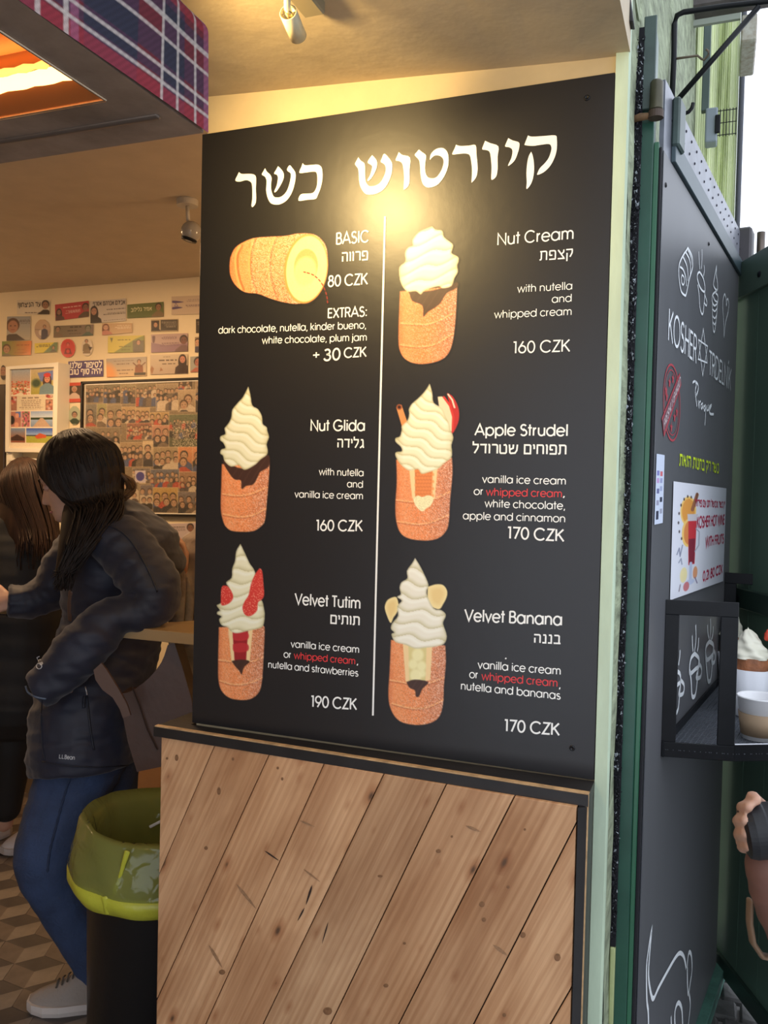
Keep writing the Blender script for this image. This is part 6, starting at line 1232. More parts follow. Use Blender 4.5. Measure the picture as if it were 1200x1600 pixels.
# paper poster and narrow sticker strip on the door
QP = [(1052.5, 752), (1135, 763), (1130, 908), (1047, 938)]
po = thing('wine_poster', 'white paper poster for hot wine with a red drink drawing on the black door', 'poster', DOOR.hit(1090, 930))
c = Canvas(120, 190, (0.88, 0.89, 0.93), 0.8)
orng = (0.90, 0.62, 0.28)
c.ell(30, 47, 16, 25, (0.97, 0.80, 0.45)); c.ell(30, 47, 13, 21, orng); c.ell(31, 84, 13, 24, (0.97, 0.80, 0.45)); c.ell(32, 84, 10, 20, (0.88, 0.55, 0.30))
for i in range(9):
    t = math.radians(130 + i * 22); c.ell(30 + 19 * math.cos(t), 62 + 40 * math.sin(t) * -1 * -1, 1.4, 2.4, (0.25, 0.2, 0.22))
c.line([(38, 44), (47, 18)], 7, (0.62, 0.40, 0.28)); c.line([(47, 16), (46, 28)], 3, (0.45, 0.28, 0.2))
c.poly([(30, 60), (48, 60), (46, 140), (33, 140)], (0.80, 0.20, 0.24), smooth=False); c.poly([(32, 95), (46, 95), (45, 138), (34, 138)], (0.52, 0.14, 0.22), smooth=False); c.poly([(28, 52), (50, 52), (49, 64), (29, 64)], (0.82, 0.80, 0.82), smooth=False); c.line([(47, 78), (54, 84), (54, 108), (46, 118)], 2.4, (0.66, 0.68, 0.74))
c.line([(38, 138), (38, 165)], 6, (0.74, 0.78, 0.88)); c.ell(38, 170, 9, 5, (0.76, 0.80, 0.90)); c.ell(24, 155, 7, 13, (0.93, 0.88, 0.66)); c.ell(48, 156, 5, 11, (0.88, 0.62, 0.45)); c.ell(30, 176, 6, 8, (0.80, 0.48, 0.50)); c.line([(18, 170), (16, 180)], 2, (0.5, 0.45, 0.5)); c.line([(48, 165), (53, 176)], 2, (0.5, 0.45, 0.6))
c.line([(10, 118), (14, 108), (16, 122), (20, 104)], 2, (0.5, 0.52, 0.62)); c.line([(14, 132), (18, 126), (20, 136)], 2, (0.55, 0.57, 0.66))
canvas_obj('paper', c, QP, DOOR, 0.0025, print_mat('poster paper', 0.55), po)
M_inkr = mat('crimson ink', (0.50, 0.015, 0.07), 0.5)
def ptext(s, l, r, cap, w=0.17):
    bm = BM(); stroke_text(bm, s, l, r, cap, DOOR, 0.0032, w=w); obj('lettering', bm, M_inkr, po)
ptext('יין כשר מבושל חם עם פירות', (1086, 791), (1133, 793), 10); ptext('KOSHER HOT WINE', (1089, 825), (1132, 819), 17); ptext('WITH FRUITS', (1102, 855), (1131, 848), 15); ptext('0,2l 80 CZK', (1098, 908), (1129, 895), 14)
QS = [(1026, 709), (1038.5, 711), (1035.5, 817), (1022.5, 820)]
ss = thing('sticker_strip', 'narrow white strip of tiny card symbols at the door edge left of the wine poster', 'sticker', DOOR.hit(1030, 818))
c = Canvas(30, 240, (0.80, 0.84, 0.92), 1.0)
for i, (x, y, col) in enumerate([(16, 60, (0.8, 0.4, 0.45)), (4, 58, (0.5, 0.5, 0.75)), (16, 84, (0.6, 0.62, 0.78)), (4, 84, (0.75, 0.6, 0.8)), (16, 112, (0.62, 0.66, 0.8)), (5, 120, (0.4, 0.42, 0.6)), (17, 150, (0.15, 0.18, 0.28)), (5, 160, (0.6, 0.6, 0.7)), (5, 196, (0.12, 0.14, 0.25)), (18, 190, (0.6, 0.62, 0.7)), (5, 208, (0.12, 0.14, 0.25))]): c.rect(x, y, x + 8, y + 16, col)
canvas_obj('paper', c, QS, DOOR, 0.0018, MATS['poster paper'], ss)

# ================================================================== WIRE BASKET ON THE DOOR
ZB, ZTb = 0.985, 1.283
A = DOOR.at(0.101, 0, 0.0); A.z = 0
def along(px, py, z): p = on(px, py, 2, z); p.z = 0; return p
B = along(1147, 1188, 0.945)
C1 = along(1200, 1187, 0.945); Cc = B + (C1 - B).normalized() * 0.42
Dd = DOOR.at(0.945, 0, 0.0); Dd.z = 0; E_ = Dd + DOOR.n * 0.5
bk_ = thing('display_basket', 'black flat steel display basket with a mesh floor fixed to the black door', 'basket', DOOR.at(0.5, 0.94, 0.0))
def fbar(p, q, z0, z1, th, out, bv=0.0012):
    p, q = Vector(p), Vector(q); d = (q - p); nn = Vector((-d.y, d.x, 0)).normalized() * (th if out else -th); b = BM()
    obox(b, Vector((p.x, p.y, z0)), d, nn, up * (z1 - z0)); bevel(b, bv, 1); return b
obj('side_bar', fbar(A, B, 0.942, 0.975, 0.004, True), M_dkmetal, bk_)
obj('side_bar', fbar(A, B, ZTb - 0.032, ZTb, 0.004, True), M_dkmetal, bk_)
dAB = (B - A).normalized()
obj('upright', fbar(A, A + dAB * 0.030, 0.975, ZTb - 0.032, 0.004, True), M_dkmetal, bk_)
obj('upright', fbar(B - dAB * 0.036, B, 0.975, ZTb - 0.032, 0.004, True), M_dkmetal, bk_)
obj('front_bar', fbar(B, Cc, 0.942, 0.978, 0.004, True), M_dkmetal, bk_)
obj('rear_bar', fbar(Dd, E_, ZTb - 0.032, ZTb, 0.004, True), M_dkmetal, bk_)
obj('upright', fbar(Dd, Dd + DOOR.n * 0.034, 0.95, ZTb - 0.032, 0.004, True), M_dkmetal, bk_)
obj('rear_bar', fbar(Dd, E_, 0.942, 0.978, 0.004, True), M_dkmetal, bk_)
obj('outer_bar', fbar(E_, Cc, 0.942, 0.978, 0.004, True), M_dkmetal, bk_)
obj('wall_bar', dbox(0.10, 0.95, 0.942, 0.978, 0.002, 0.006), M_dkmetal, bk_)
b = BM(); tube(b, [Vector((p.x, p.y, 0.979)) for p in (B, Cc)], 0.0016, 6); obj('sheen_line', b, mat('painted sheen', (0.55, 0.56, 0.6), 0.3, metal=0.7), bk_)  # pale tube along the lip, its colour holds the white sheen
# mesh floor of crossing wires
poly_ = [(A.x, A.y), (B.x, B.y), (Cc.x, Cc.y), (E_.x, E_.y), (Dd.x, Dd.y)]
def span(nx_, ny_, c_):
    ts = []
    for i in range(len(poly_)):
        p, q = poly_[i], poly_[(i + 1) % len(poly_)]; dp = nx_ * p[0] + ny_ * p[1] - c_; dq = nx_ * q[0] + ny_ * q[1] - c_
        if dp * dq < 0: t = dp / (dp - dq); ts.append((p[0] + t * (q[0] - p[0]), p[1] + t * (q[1] - p[1])))
    return ts
for ang in (0, PI / 2):
    b = BM(); nx_, ny_ = math.cos(ang) * du.x - math.sin(ang) * du.y, math.cos(ang) * du.y + math.sin(ang) * du.x
    cs = [nx_ * p[0] + ny_ * p[1] for p in poly_]; cc = min(cs) + 0.004
    while cc < max(cs):
        ts = span(nx_, ny_, cc)
        if len(ts) == 2: tube(b, [(ts[0][0], ts[0][1], 0.958), (ts[1][0], ts[1][1], 0.958)], 0.0014, 4)
        cc += 0.0105
    obj('mesh_floor', b, mat('grey mesh', (0.10, 0.11, 0.13), 0.35, metal=0.5), bk_, stuff=True)
# drawn mugs on the door behind the basket
k = lambda p: zd(p, 960, 860, 4.2125)
def mug(pts_body, rim, handle, steam):
    drawing('mug_drawing', [(k(pts_body), 4.0), (k(rim), 4.0, True), (k(handle), 3.6)] + [(k(s_), 3.0) for s_ in steam], M_chalk, off=0.0016)
mug([(600,680),(605,760),(615,850),(625,862),(635,840),(645,740),(650,660)], [(625,600),(650,620),(652,670),(635,700),(610,720),(600,680),(605,630)], [(648,650),(663,680),(660,730),(642,740),(640,700)], [[(613,490),(615,540),(622,580)], [(632,450),(634,520),(628,585)], [(650,500),(648,550),(638,590)]])
mug([(497,790),(505,860),(510,950),(522,965),(535,940),(545,860),(552,760)], [(528,680),(555,710),(558,760),(535,780),(500,810),(495,770),(505,710)], [(552,740),(573,775),(568,830),(540,840),(545,800)], [[(512,560),(514,620),(518,665)], [(535,490),(537,580),(528,665)], [(555,575),(552,630),(545,665)]])
mug([(375,900),(385,1000),(395,1090),(405,1075),(420,1040),(428,960),(435,870)], [(400,790),(430,810),(435,860),(420,880),(380,915),(370,880),(380,810)], [(432,850),(458,885),(453,940),(425,950),(430,910)], [[(385,680),(388,730),(395,780)], [(432,655),(430,700),(422,755)]])

# ---- paper cup and filled pastry samples standing in the basket
def floor_pt(px, py, z=0.9598): return on(px, py, 2, z)
cp = floor_pt(1186, 1153); dcp = (cp - CAM).dot(CZ); s_ = dcp / F
rt = 33.5 * s_; rb = 25.5 * s_; hh = 0.078
hcup = (1157 - 1093) * s_ * 1.02
cup = thing('paper_cup', 'white paper cup with a brown cardboard sleeve in the basket', 'cup', cp)
def rad(t): return rb + (rt - rb) * t
b = BM(); lathe(b, [(0, 0.006), (rad(0) - 0.002, 0.006), (rad(0) - 0.0015, 0), (rad(0), 0.0), (rad(0.97), hcup * 0.97), (rad(1) + 0.0018, hcup * 0.985), (rad(1) + 0.0022, hcup), (rad(1), hcup + 0.0018), (rad(1) - 0.0016, hcup * 0.985), (rad(0) - 0.0025, 0.008), (0, 0.008)], cp, (0, 0, 1), 44); obj('cup_wall', b, mat('cup paper', (0.86, 0.86, 0.88), 0.45), cup, smooth=True)
b = BM(); lathe(b, [(rad(0.10) + 0.0006, hcup * 0.10), (rad(0.10) + 0.0016, hcup * 0.10), (rad(0.63) + 0.0018, hcup * 0.63), (rad(0.63) + 0.0006, hcup * 0.63)], cp, (0, 0, 1), 44); obj('sleeve', b, mat('brown sleeve', (0.36, 0.25, 0.155), 0.7, var=0.08, vscale=30), cup, smooth=True)
M_cream = mat('whipped cream', (0.90, 0.88, 0.72), 0.4, bump=0.02, bscale=20); M_napk = mat('napkin white', (0.82, 0.84, 0.90), 0.8, bump=0.25, bscale=14)
M_cake = mat('baked cake', (0.30, 0.11, 0.045), 0.6, var=0.5, vscale=25, bump=0.5, bscale=60)
def sample(base, R, hs, label, lean=0.0, berry=True):
    st = thing('filled_pastry', label, 'pastry', base, 'sample pastries in the basket'); h1, h2, h3 = hs
    b = BM(); lathe(b, [(0, 0), (R * .80, 0), (R * .84, 0.004), (R * 1.10, h1), (R * 1.06, h1 + 0.001), (R * .80, 0.006), (0, 0.005)], base, (0, 0, 1), 36, wob=lambda t, h: 0.02 * math.sin(t * 5) + 0.012 * math.sin(t * 13 + h * 60)); obj('paper_sleeve', b, M_napk, st, smooth=True)
    b = BM(); lathe(b, [(0, h1 * .4), (R * .9, h1 * .4), (R * .97, h1 * .9), (R * .99, h1 + (h2 - h1) * .5), (R * .93, h2), (R * .6, h2 + 0.003), (0, h2)], base, (0, 0, 1), 40, wob=lambda t, h: 0.03 * math.sin(h * 500 + t * 2) + 0.02 * math.sin(t * 9)); obj('cake_roll', b, M_cake, st, smooth=True)
    b = BM(); n = 64; prev = None; sp = []
    H = h3 - h2
    prof = []
    for i in range(34):
        t = i / 33; prof.append(((R * 0.98 * (1 - t) ** 0.62 + 0.002) * (1 if i else 0.6), h2 - 0.004 + H * t))
    lathe(b, prof + [(0, h3)], base, (0, 0, 1), 48, wob=lambda th, h: 0.085 * math.sin(5 * th + (h - h2) / H * 9.0) + 0.045 * math.sin((h - h2) / H * 26 + th))
    for v in b.verts: v.co.x += lean * max(0, (v.co.z - base.z - h2)) ** 1.3 * 2.0
    obj('cream_swirl', b, M_cream, st, smooth=True)
    if berry:
        b = BM(); q = base + Vector((R * 0.80, 0.01, h2 + H * 0.66)); loft(b, [q, q + Vector((0.002, 0, 0.011)), q + Vector((0.001, 0, 0.019))], [0.0075, 0.0085, 0.003], 14); obj('strawberry', b, mat('strawberry red', (0.62, 0.06, 0.03), 0.35), st, smooth=True)
    return st
b1 = floor_pt(1171, 1118); s1 = (b1 - CAM).dot(CZ) / F
sample(b1, 27 * s1, (74 * s1, 92 * s1, 138 * s1), 'sample pastry with cream swirl and strawberry in a white paper sleeve behind the cup', -0.15)
b2 = floor_pt(1140, 1072); s2 = (b2 - CAM).dot(CZ) / F
sample(b2, 17 * s2, (52 * s2, 80 * s2, 130 * s2), 'sample pastry mostly hidden behind the near basket upright', 0.0, False)
# ================================================================== PEOPLE
from mathutils.bvhtree import BVHTree
M_skin = mat('skin', (0.52, 0.30, 0.21), 0.5, var=0.06, vscale=20, spec=0.4)
M_skin.node_tree.nodes['Principled BSDF'].inputs['Subsurface Weight'].default_value = 0.08
M_hair1 = mat('dark hair', (0.014, 0.009, 0.007), 0.55, spec=0.25, var=0.5, vscale=40, stretch=(1, 1, 0.1)); M_hair2 = mat('brown hair', (0.035, 0.016, 0.009), 0.55, spec=0.3, var=0.5, vscale=40, stretch=(1, 1, 0.1))
M_navy = mat('navy shell fabric', (0.011, 0.013, 0.028), 0.62, var=0.18, vscale=5, bump=0.55, bscale=7, sheen=0.15)
M_navyd = mat('navy seam', (0.010, 0.012, 0.022), 0.6)
M_blackc = mat('black coat cloth', (0.009, 0.009, 0.010), 0.7, bump=0.4, bscale=8)
M_jean = mat('blue denim', (0.028, 0.050, 0.115), 0.8, var=0.3, vscale=9, bump=0.35, bscale=120)
def head_bm(bm, c, fwd, upv, s=1.0, female=True):
    fwd = fwd.normalized(); side = upv.cross(fwd).normalized(); upv = fwd.cross(side).normalized()
    T = [(-.118, .058, -.032, .012), (-.112, .070, -.018, .026), (-.100, .078, .000, .038), (-.085, .080, .030, .048), (-.068, .080, .055, .056), (-.048, .082, .072, .062), (-.025, .083, .086, .067), (0, .081, .094, .070), (.022, .087, .098, .072), (.05, .087, .100, .074), (.078, .074, .094, .068), (.098, .052, .076, .053), (.110, .028, .048, .032), (.116, .004, .012, .006)]
    R = spline(T, 5); segs = 56; rings = []
    for h, f, b, w in R:
        cc = (f - b) / 2; a = (f + b) / 2; ring = []
        for k in range(segs):
            th = 2 * PI * k / segs; x = cc + a * math.cos(th); y = w * math.sin(th)
            if math.cos(th) > 0:
                fr_ = math.cos(th)
                nose = max(0.0, min(1, (0.012 - h) / 0.055)) if h > -0.047 else max(0, 1 - (-0.047 - h) / 0.009)
                x += 0.026 * nose * math.exp(-(y / 0.0125) ** 2) * fr_
                x -= 0.009 * math.exp(-((abs(y) - 0.031) / 0.014) ** 2 - ((h + 0.004) / 0.014) ** 2)
                x += 0.006 * math.exp(-((h + .070) / .0055) ** 2 - (y / .022) ** 2) + 0.006 * math.exp(-((h + .083) / .006) ** 2 - (y / .02) ** 2) - 0.004 * math.exp(-((h + .0765) / .0025) ** 2 - (y / .024) ** 2)
                x += 0.006 * math.exp(-((h + .104) / .010) ** 2 - (y / .018) ** 2)
                x += 0.004 * math.exp(-((h - .018) / .008) ** 2 - ((abs(y) - .028) / .02) ** 2)
            ring.append(bm.verts.new(c + (fwd * x + side * y + upv * h) * s))
        rings.append(ring)
    for r0, r1 in zip(rings, rings[1:]):
        for k in range(segs): bm.faces.new([r0[k], r0[(k + 1) % segs], r1[(k + 1) % segs], r1[k]])
    bm.faces.new(rings[0][::-1]); bm.faces.new(rings[-1])
    for sgn in (-1, 1):   # ears
        e = c + (fwd * -0.008 + side * sgn * 0.071 + upv * -0.012) * s
        loft(bm, [e - upv * 0.024 * s, e + fwd * -0.004 * s, e + upv * 0.026 * s], [0.008 * s, 0.013 * s, 0.011 * s], 10)
    return fwd, side, upv
def hand_bm(bm, wrist, d, palm_n, s=1.0, curl=0.5, thumb=1):
    """palm and five separate fingers; d towards the fingers, palm_n out of the palm"""
    d = d.normalized(); palm_n = (palm_n - d * palm_n.dot(d)).normalized(); sd = d.cross(palm_n) * thumb
    loft(bm, [wrist - d * 0.02 * s, wrist + d * 0.02 * s, wrist + d * 0.055 * s, wrist + d * 0.085 * s], [(0.025 * s, 0.019 * s), (0.033 * s, 0.017 * s), (0.039 * s, 0.015 * s), (0.036 * s, 0.012 * s)], 14, ref=palm_n)
    for i, (o, L) in enumerate(((0.029, 0.068), (0.010, 0.077), (-0.009, 0.071), (-0.027, 0.056))):
        p = wrist + (d * (0.086 - 0.004 * abs(i - 1.2)) + sd * o) * s; dd = (d + sd * (o * 1.2)).normalized(); P = [p - dd * 0.012 * s, p]; a = 0
        for L_, c_ in ((0.46, 0.55), (0.30, 0.75), (0.24, 0.5)):
            a += curl * c_; q = dd * math.cos(a) + palm_n * math.sin(a); p = p + q * L * L_ * s; P.append(p.copy())
        loft(bm, P, [0.0092 * s, 0.0090 * s, 0.0084 * s, 0.0077 * s, 0.0066 * s], 10)
    p = wrist + (d * 0.028 + sd * 0.026) * s; q1 = (d * 0.65 + sd * 0.75 + palm_n * 0.15).normalized(); q2 = (d * 0.85 + sd * 0.35 + palm_n * 0.45).normalized(); q3 = (d * 0.8 + palm_n * 0.7).normalized()
    P = [p, p + q1 * 0.035 * s, p + q1 * 0.035 * s + q2 * 0.03 * s, p + q1 * 0.035 * s + q2 * 0.03 * s + q3 * 0.024 * s]; loft(bm, P, [0.013 * s, 0.0115 * s, 0.0095 * s, 0.0078 * s], 10)
def pl(L): return [W(*p[:3]) for p in L]
def rd(L): return [p[3] for p in L]
def seg(bm, L, segs=18, flat=False): loft(bm, pl(L), rd(L), segs, ref=CZ, flat_end=flat)
def skinobj(name, bm, m, parent, voxel=0.006, smooth=2):
    return obj(name, remesh(bm, voxel, smooth), m, parent, smooth=True)
def strands(bm, roots, r=0.0022, segs=5):
    for P in roots:
        P2 = [Vector(p) for p in spline(P, 3)]; n = len(P2); loft(bm, P2, [r * (1 - 0.65 * (i / n) ** 2) for i in range(n)], segs, round_end=False)
def shoe(name, parent, toe, heel, m_up, m_sole, width=0.098, lace=True, h=0.075):
    toe, heel = Vector(toe), Vector(heel); d = (heel - toe); L = d.length; d.normalize(); sdv = Vector((-d.y, d.x, 0)); z = up
    prof = [(0.0, 0.35), (0.06, 0.68), (0.18, 0.92), (0.35, 1.0), (0.55, 0.86), (0.75, 0.76), (0.92, 0.70), (1.0, 0.45)]
    bm = BM(); rings = []
    for (t, w) in prof:
        zt = 0.030 if t > 0.1 else 0.026; c = toe + d * (L * t)
        lift = 0.010 * max(0, 1 - t / 0.15)
        rings.append([bm.verts.new(c + sdv * (sg_ * w * width / 2 * k) + z * zz_) for sg_, k, zz_ in ((-1, .94, lift), (-1, 1.04, 0.014 + lift), (-1, 1.0, zt + lift), (1, 1.0, zt + lift), (1, 1.04, 0.014 + lift), (1, .94, lift))])
    for a, b in zip(rings, rings[1:]):
        for k in range(6): bm.faces.new([a[k], a[(k + 1) % 6], b[(k + 1) % 6], b[k]])
    bm.faces.new(rings[0][::-1]); bm.faces.new(rings[-1])
    st = obj(name, bm, m_sole, parent, smooth=False)
    bm = BM(); U = [(0.02, .32, .022), (0.10, .60, .034), (0.22, .80, .046), (0.38, .86, .062), (0.52, .76, .085), (0.68, .68, .100), (0.85, .64, .100), (0.97, .50, .085)]
    rings = []
    for t, w, hh in spline(U, 3):
        c = toe + d * (L * t) + z * 0.022; ring = []
        for k in range(13):
            a = PI * k / 12; ring.append(bm.verts.new(c + sdv * (math.cos(a) * w * width / 2 * (1.02 - 0.15 * math.sin(a))) + z * (math.sin(a) ** 0.75 * (hh - 0.0))))
        rings.append(ring)
    for a, b in zip(rings, rings[1:]):
        for k in range(12): bm.faces.new([a[k], a[k + 1], b[k + 1], b[k]])
    bm.faces.new(rings[0]); bm.faces.new(rings[-1])
    upo = obj('shoe_upper', bm, m_up, st, smooth=True)
    if lace:
        bm = BM()
        for i in range(5):
            t = 0.30 + i * 0.055; hh = 0.022 + 0.056 + i * 0.008; c = toe + d * (L * t)
            tube(bm, [c - sdv * 0.022 + z * (hh - 0.006), c + z * (hh + 0.004), c + sdv * 0.022 + z * (hh - 0.004)], 0.0026, 6)
        obj('laces', bm, mat('dark laces', (0.10, 0.085, 0.07), 0.7), st)

# ---- the woman in the navy jacket
D0 = 2.60
w1 = thing('person', 'woman with long dark hair in navy jacket and jeans leaning on the shelf in profile', 'person', on(118, 1560, 2, 0))
hc = W(112, 750, D0); tilt = math.radians(17)
hf = (-CX * math.cos(tilt) - up * math.sin(tilt) - CZ * 0.04).normalized(); hu = (up * math.cos(tilt) - CX * math.sin(tilt)).normalized()
bm = BM(); hf, hs, hu = head_bm(bm, hc, hf, hu)
neck = [hc - hu * 0.06 - hf * 0.015, W(150, 830, 2.60)]
loft(bm, neck, [0.050, 0.058], 18)
seg(bm, [(155, 830, 2.6, (.07, .08)), (168, 880, 2.68, (.10, .12)), (168, 960, 2.72, (.10, .11)), (152, 1060, 2.72, (.10, .11)), (135, 1180, 2.66, (.12, .13))])
seg(bm, [(178, 855, 2.54, .05), (243, 940, 2.46, .042), (185, 963, 2.42, .038), (120, 1015, 2.38, .034), (70, 1068, 2.37, .028)], 12)
seg(bm, [(125, 865, 2.74, .05), (72, 938, 2.80, .040), (25, 938, 2.76, .030)], 12)
hand_bm(bm, W(19, 938, 2.755), -CX * 1.0 - up * 0.12, CZ * 0.8 - up * 0.6, s=1.12, curl=0.6, thumb=-1)
hand_bm(bm, W(66, 1072, 2.38), (CZ * 1.0 + CX * 0.25 - up * 0.25), up * -1, curl=0.7)
seg(bm, [(130, 1195, 2.56, .085), (92, 1270, 2.52, .075), (70, 1350, 2.46, .052), (115, 1440, 2.48, .045), (160, 1530, 2.49, .034)], 14)
seg(bm, [(160, 1195, 2.70, .085), (165, 1340, 2.72, .055), (168, 1480, 2.74, .038)], 14)
skinobj('body', bm, M_skin, w1, 0.0045, 1)
ph_c = W(-14, 962, 2.77); bm_ = BM(); obox(bm_, ph_c - CX * 0.075 - CZ * 0.03, CX * 0.14, CZ * 0.066 + up * 0.02, up * 0.008); bevel(bm_, 0.002, 1)
tag(obj('smartphone', bm_, mat('phone black', (0.01, 0.01, 0.012), .2)), 'black smartphone held low in the hand of the woman in navy', 'phone')
# eye, lashes, brow, lips
for sgn in (-1, 1):
    e = hc + hf * 0.066 + hs * sgn * 0.031 - hu * 0.004
    bm = BM(); bmesh.ops.create_uvsphere(bm, u_segments=18, v_segments=12, radius=0.0125, matrix=Matrix.Translation(e)); eyo = obj('eye', bm, mat('eyelid skin', (0.46, 0.25, 0.18), 0.45), w1, smooth=True)
    bm = BM(); tube(bm, [e + hf * (0.0135 * math.cos(a)) + hs * (0.0135 * math.sin(a)) - hu * 0.004 for a in np.linspace(-0.9, 0.9, 9)], 0.0015, 6); obj('eyelashes', bm, M_hair1, eyo, smooth=True)
    bm = BM(); loft(bm, [hc + hf * (0.0895 - 0.012 * t * t - 0.002) + hs * sgn * (0.016 + 0.030 * t) + hu * (0.019 + 0.006 * math.sin(t * 2.4)) for t in np.linspace(0, 1, 7)], [(0.0022, 0.0032)] * 6 + [(0.001, 0.001)], 8); obj('eyebrow', bm, M_hair1, w1, smooth=True)
bm = BM(); loft(bm, [hc + hf * (0.0865 - 0.010 * abs(t) ** 2) + hs * (0.021 * t) - hu * 0.0765 for t in np.linspace(-1, 1, 9)], [(0.001, .001)] + [(0.0052, 0.0035)] * 7 + [(0.001, .001)], 8); obj('lips', bm, mat('lips', (0.36, 0.12, 0.10), 0.4), w1, smooth=True)
# hair: a cap plus many long locks falling in front of the shoulder
bm = BM()
CAPR = (0.132, 0.094, 0.134)
def cap_pt(th, ph, k=1.0):   # th from crown, ph azimuth (0 = forward)
    return hc + hu * 0.014 - hf * 0.030 + (hf * (math.sin(th) * math.cos(ph) * CAPR[0]) + hs * (math.sin(th) * math.sin(ph) * CAPR[1]) + hu * (math.cos(th) * CAPR[2])) * k
def hairline(ph): a = abs(math.atan2(math.sin(ph), math.cos(ph))); return math.radians(52 + 85 * min(1, max(0, (a - 0.30) / 0.95)) ** 1.2)
R_ = []
for i in range(128):
    ph = 2 * PI * i / 128; m_ = hairline(ph); R_.append([bm.verts.new(cap_pt(m_ * (j / 14), ph, 0.985 + 0.010 * math.sin(ph * 21) * min(1, j / 5))) for j in range(1, 15)])
crown = bm.verts.new(cap_pt(0, 0))
for i in range(128):
    a, b = R_[i], R_[(i + 1) % 128]; bm.faces.new([crown, a[0], b[0]])
    for j in range(13): bm.faces.new([a[j], a[j + 1], b[j + 1], b[j]])
# inner volume of the fall
seg(bm, [(145, 745, 2.62, (.068, .070)), (138, 800, 2.585, (.074, .070)), (121, 850, 2.495, (.054, .036)), (103, 885, 2.46, (.030, .018)), (92, 900, 2.45, (.014, .010))], 20)
seg(bm, [(160, 735, 2.62, (.058, .062)), (168, 770, 2.62, (.045, .055)), (162, 800, 2.61, (.040, .05))], 16)
rr = random.Random(5); roots = []
for i in range(900):
    side_ = -1 if rr.random() < 0.72 else 1       # towards the camera or away
    ph = side_ * rr.uniform(1.05, PI) * (1 if hs.dot(CZ) > 0 else 1)
    near = (cap_pt(PI / 2, ph) - hc).dot(CZ) < 0
    th0 = rr.uniform(0.12, 0.5); m_ = max(hairline(ph), 1.5)
    m_ *= 0.93; P = [cap_pt(th0, ph, 1.0), cap_pt(th0 + (m_ - th0) * .5, ph, 1.025), cap_pt(m_, ph, 1.035)]
    u_ = rr.random(); back_ = (1 - math.cos(ph)) / 2
    if near:
        x1 = 100 + 92 * back_ * (0.7 + 0.3 * u_) + rr.uniform(-6, 6); dz = 2.495 + rr.uniform(-.02, .03)
        P += [W(x1, 800 + rr.uniform(-8, 8), dz), W(86 + (x1 - 86) * .62 + rr.uniform(-4, 6), 850, 2.440 + rr.uniform(-.015, .025)), W(80 + (x1 - 86) * .38 + rr.uniform(-5, 7), 888, 2.425 + rr.uniform(-.015, .02)), W(76 + (x1 - 86) * .30 + rr.uniform(-6, 9), 905 + rr.uniform(-14, 20), 2.425 + rr.uniform(-.015, .02))]
    else:
        P += [W(95 + 85 * back_ + rr.uniform(-6, 6), 800, 2.66), W(92 + 60 * back_, 850, 2.67), W(84 + 40 * back_, 890, 2.68)]
    roots.append(P)
strands(bm, roots, 0.0027)
hair = obj('hair', bm, M_hair1, w1, smooth=True)
bm = BM(); roots = []
for i in range(60):
    x = rr.uniform(0, 1); P = [W(176 + 8 * x, 725 + 16 * x, 2.60), W(196 + 8 * x + rr.uniform(-3, 3), 748, 2.61 + rr.uniform(-.02, .02)), W(200 + 9 * x + rr.uniform(-4, 4), 764 + rr.uniform(-4, 6), 2.62), W(186 + 12 * x, 780 + rr.uniform(-6, 4), 2.60)]; roots.append(P)
strands(bm, roots, 0.0028); obj('loose_lock', bm, mat('brown lock', (0.10, 0.05, 0.02), 0.45), w1, smooth=True)
# jacket
bm = BM()
def fold(L, amp, fr_):   # sprinkle ring folds along a sleeve
    P = spline([(*p[:3], *(p[3] if isinstance(p[3], tuple) else (p[3], p[3]))) for p in L], 7); return [(q[0], q[1], q[2], (q[3] * (1 + amp * math.sin(i * fr_)), q[4] * (1 + amp * math.sin(i * fr_ + .7)))) for i, q in enumerate(P)]
seg(bm, fold([(158, 815, 2.66, (.085, .10)), (172, 850, 2.68, (.130, .160)), (178, 910, 2.72, (.155, .165)), (176, 975, 2.74, (.155, .155)), (160, 1040, 2.70, (.160, .165)), (137, 1105, 2.62, (.157, .180)), (130, 1165, 2.585, (.153, .188)), (131, 1200, 2.575, (.149, .185))], 0.012, 1.9), 28, True)
seg(bm, fold([(185, 845, 2.53, .085), (224, 892, 2.49, .082), (243, 930, 2.465, .074), (222, 955, 2.45, .058), (180, 962, 2.43, .056), (140, 1000, 2.40, .070), (98, 1045, 2.375, .062), (58, 1078, 2.365, .052)], 0.035, 2.3), 22, True)
seg(bm, fold([(120, 860, 2.76, .075), (85, 915, 2.79, .068), (50, 938, 2.78, .054), (15, 940, 2.755, .050)], 0.04, 2.2), 20, True)
seg(bm, [(165, 815, 2.68, (.095, .12)), (215, 832, 2.66, (.075, .14)), (250, 858, 2.66, (.070, .14)), (266, 880, 2.66, (.040, .10))], 22)
seg(bm, [(132, 846, 2.56, (.020, .022)), (150, 830, 2.56, (.026, .028)), (175, 815, 2.58, (.032, .035)), (205, 812, 2.60, (.032, .035))], 14)
jk_me = remesh(bm, 0.0065, 3)
from mathutils import noise as mn
def crumple(me, amp, sc, seed=0.0, stretch=(1, 1, 1)):
    me.update()
    nr = [v.normal.copy() for v in me.vertices]
    for v, n_ in zip(me.vertices, nr):
        p = Vector((v.co.x * stretch[0], v.co.y * stretch[1], v.co.z * stretch[2])) * sc + Vector((seed, seed, seed))
        q = mn.noise(p); q2 = mn.noise(p * 2.3 + Vector((3, 1, 7)))
        v.co += n_ * amp * ((1 - abs(q) * 3.0) * 0.55 + q2 * 0.45)
crumple(jk_me, 0.0085, 5.0, 2.0, (0.8, 0.8, 1.9)); crumple(jk_me, 0.0050, 12.0, 4.0, (0.7, 0.7, 2.2))
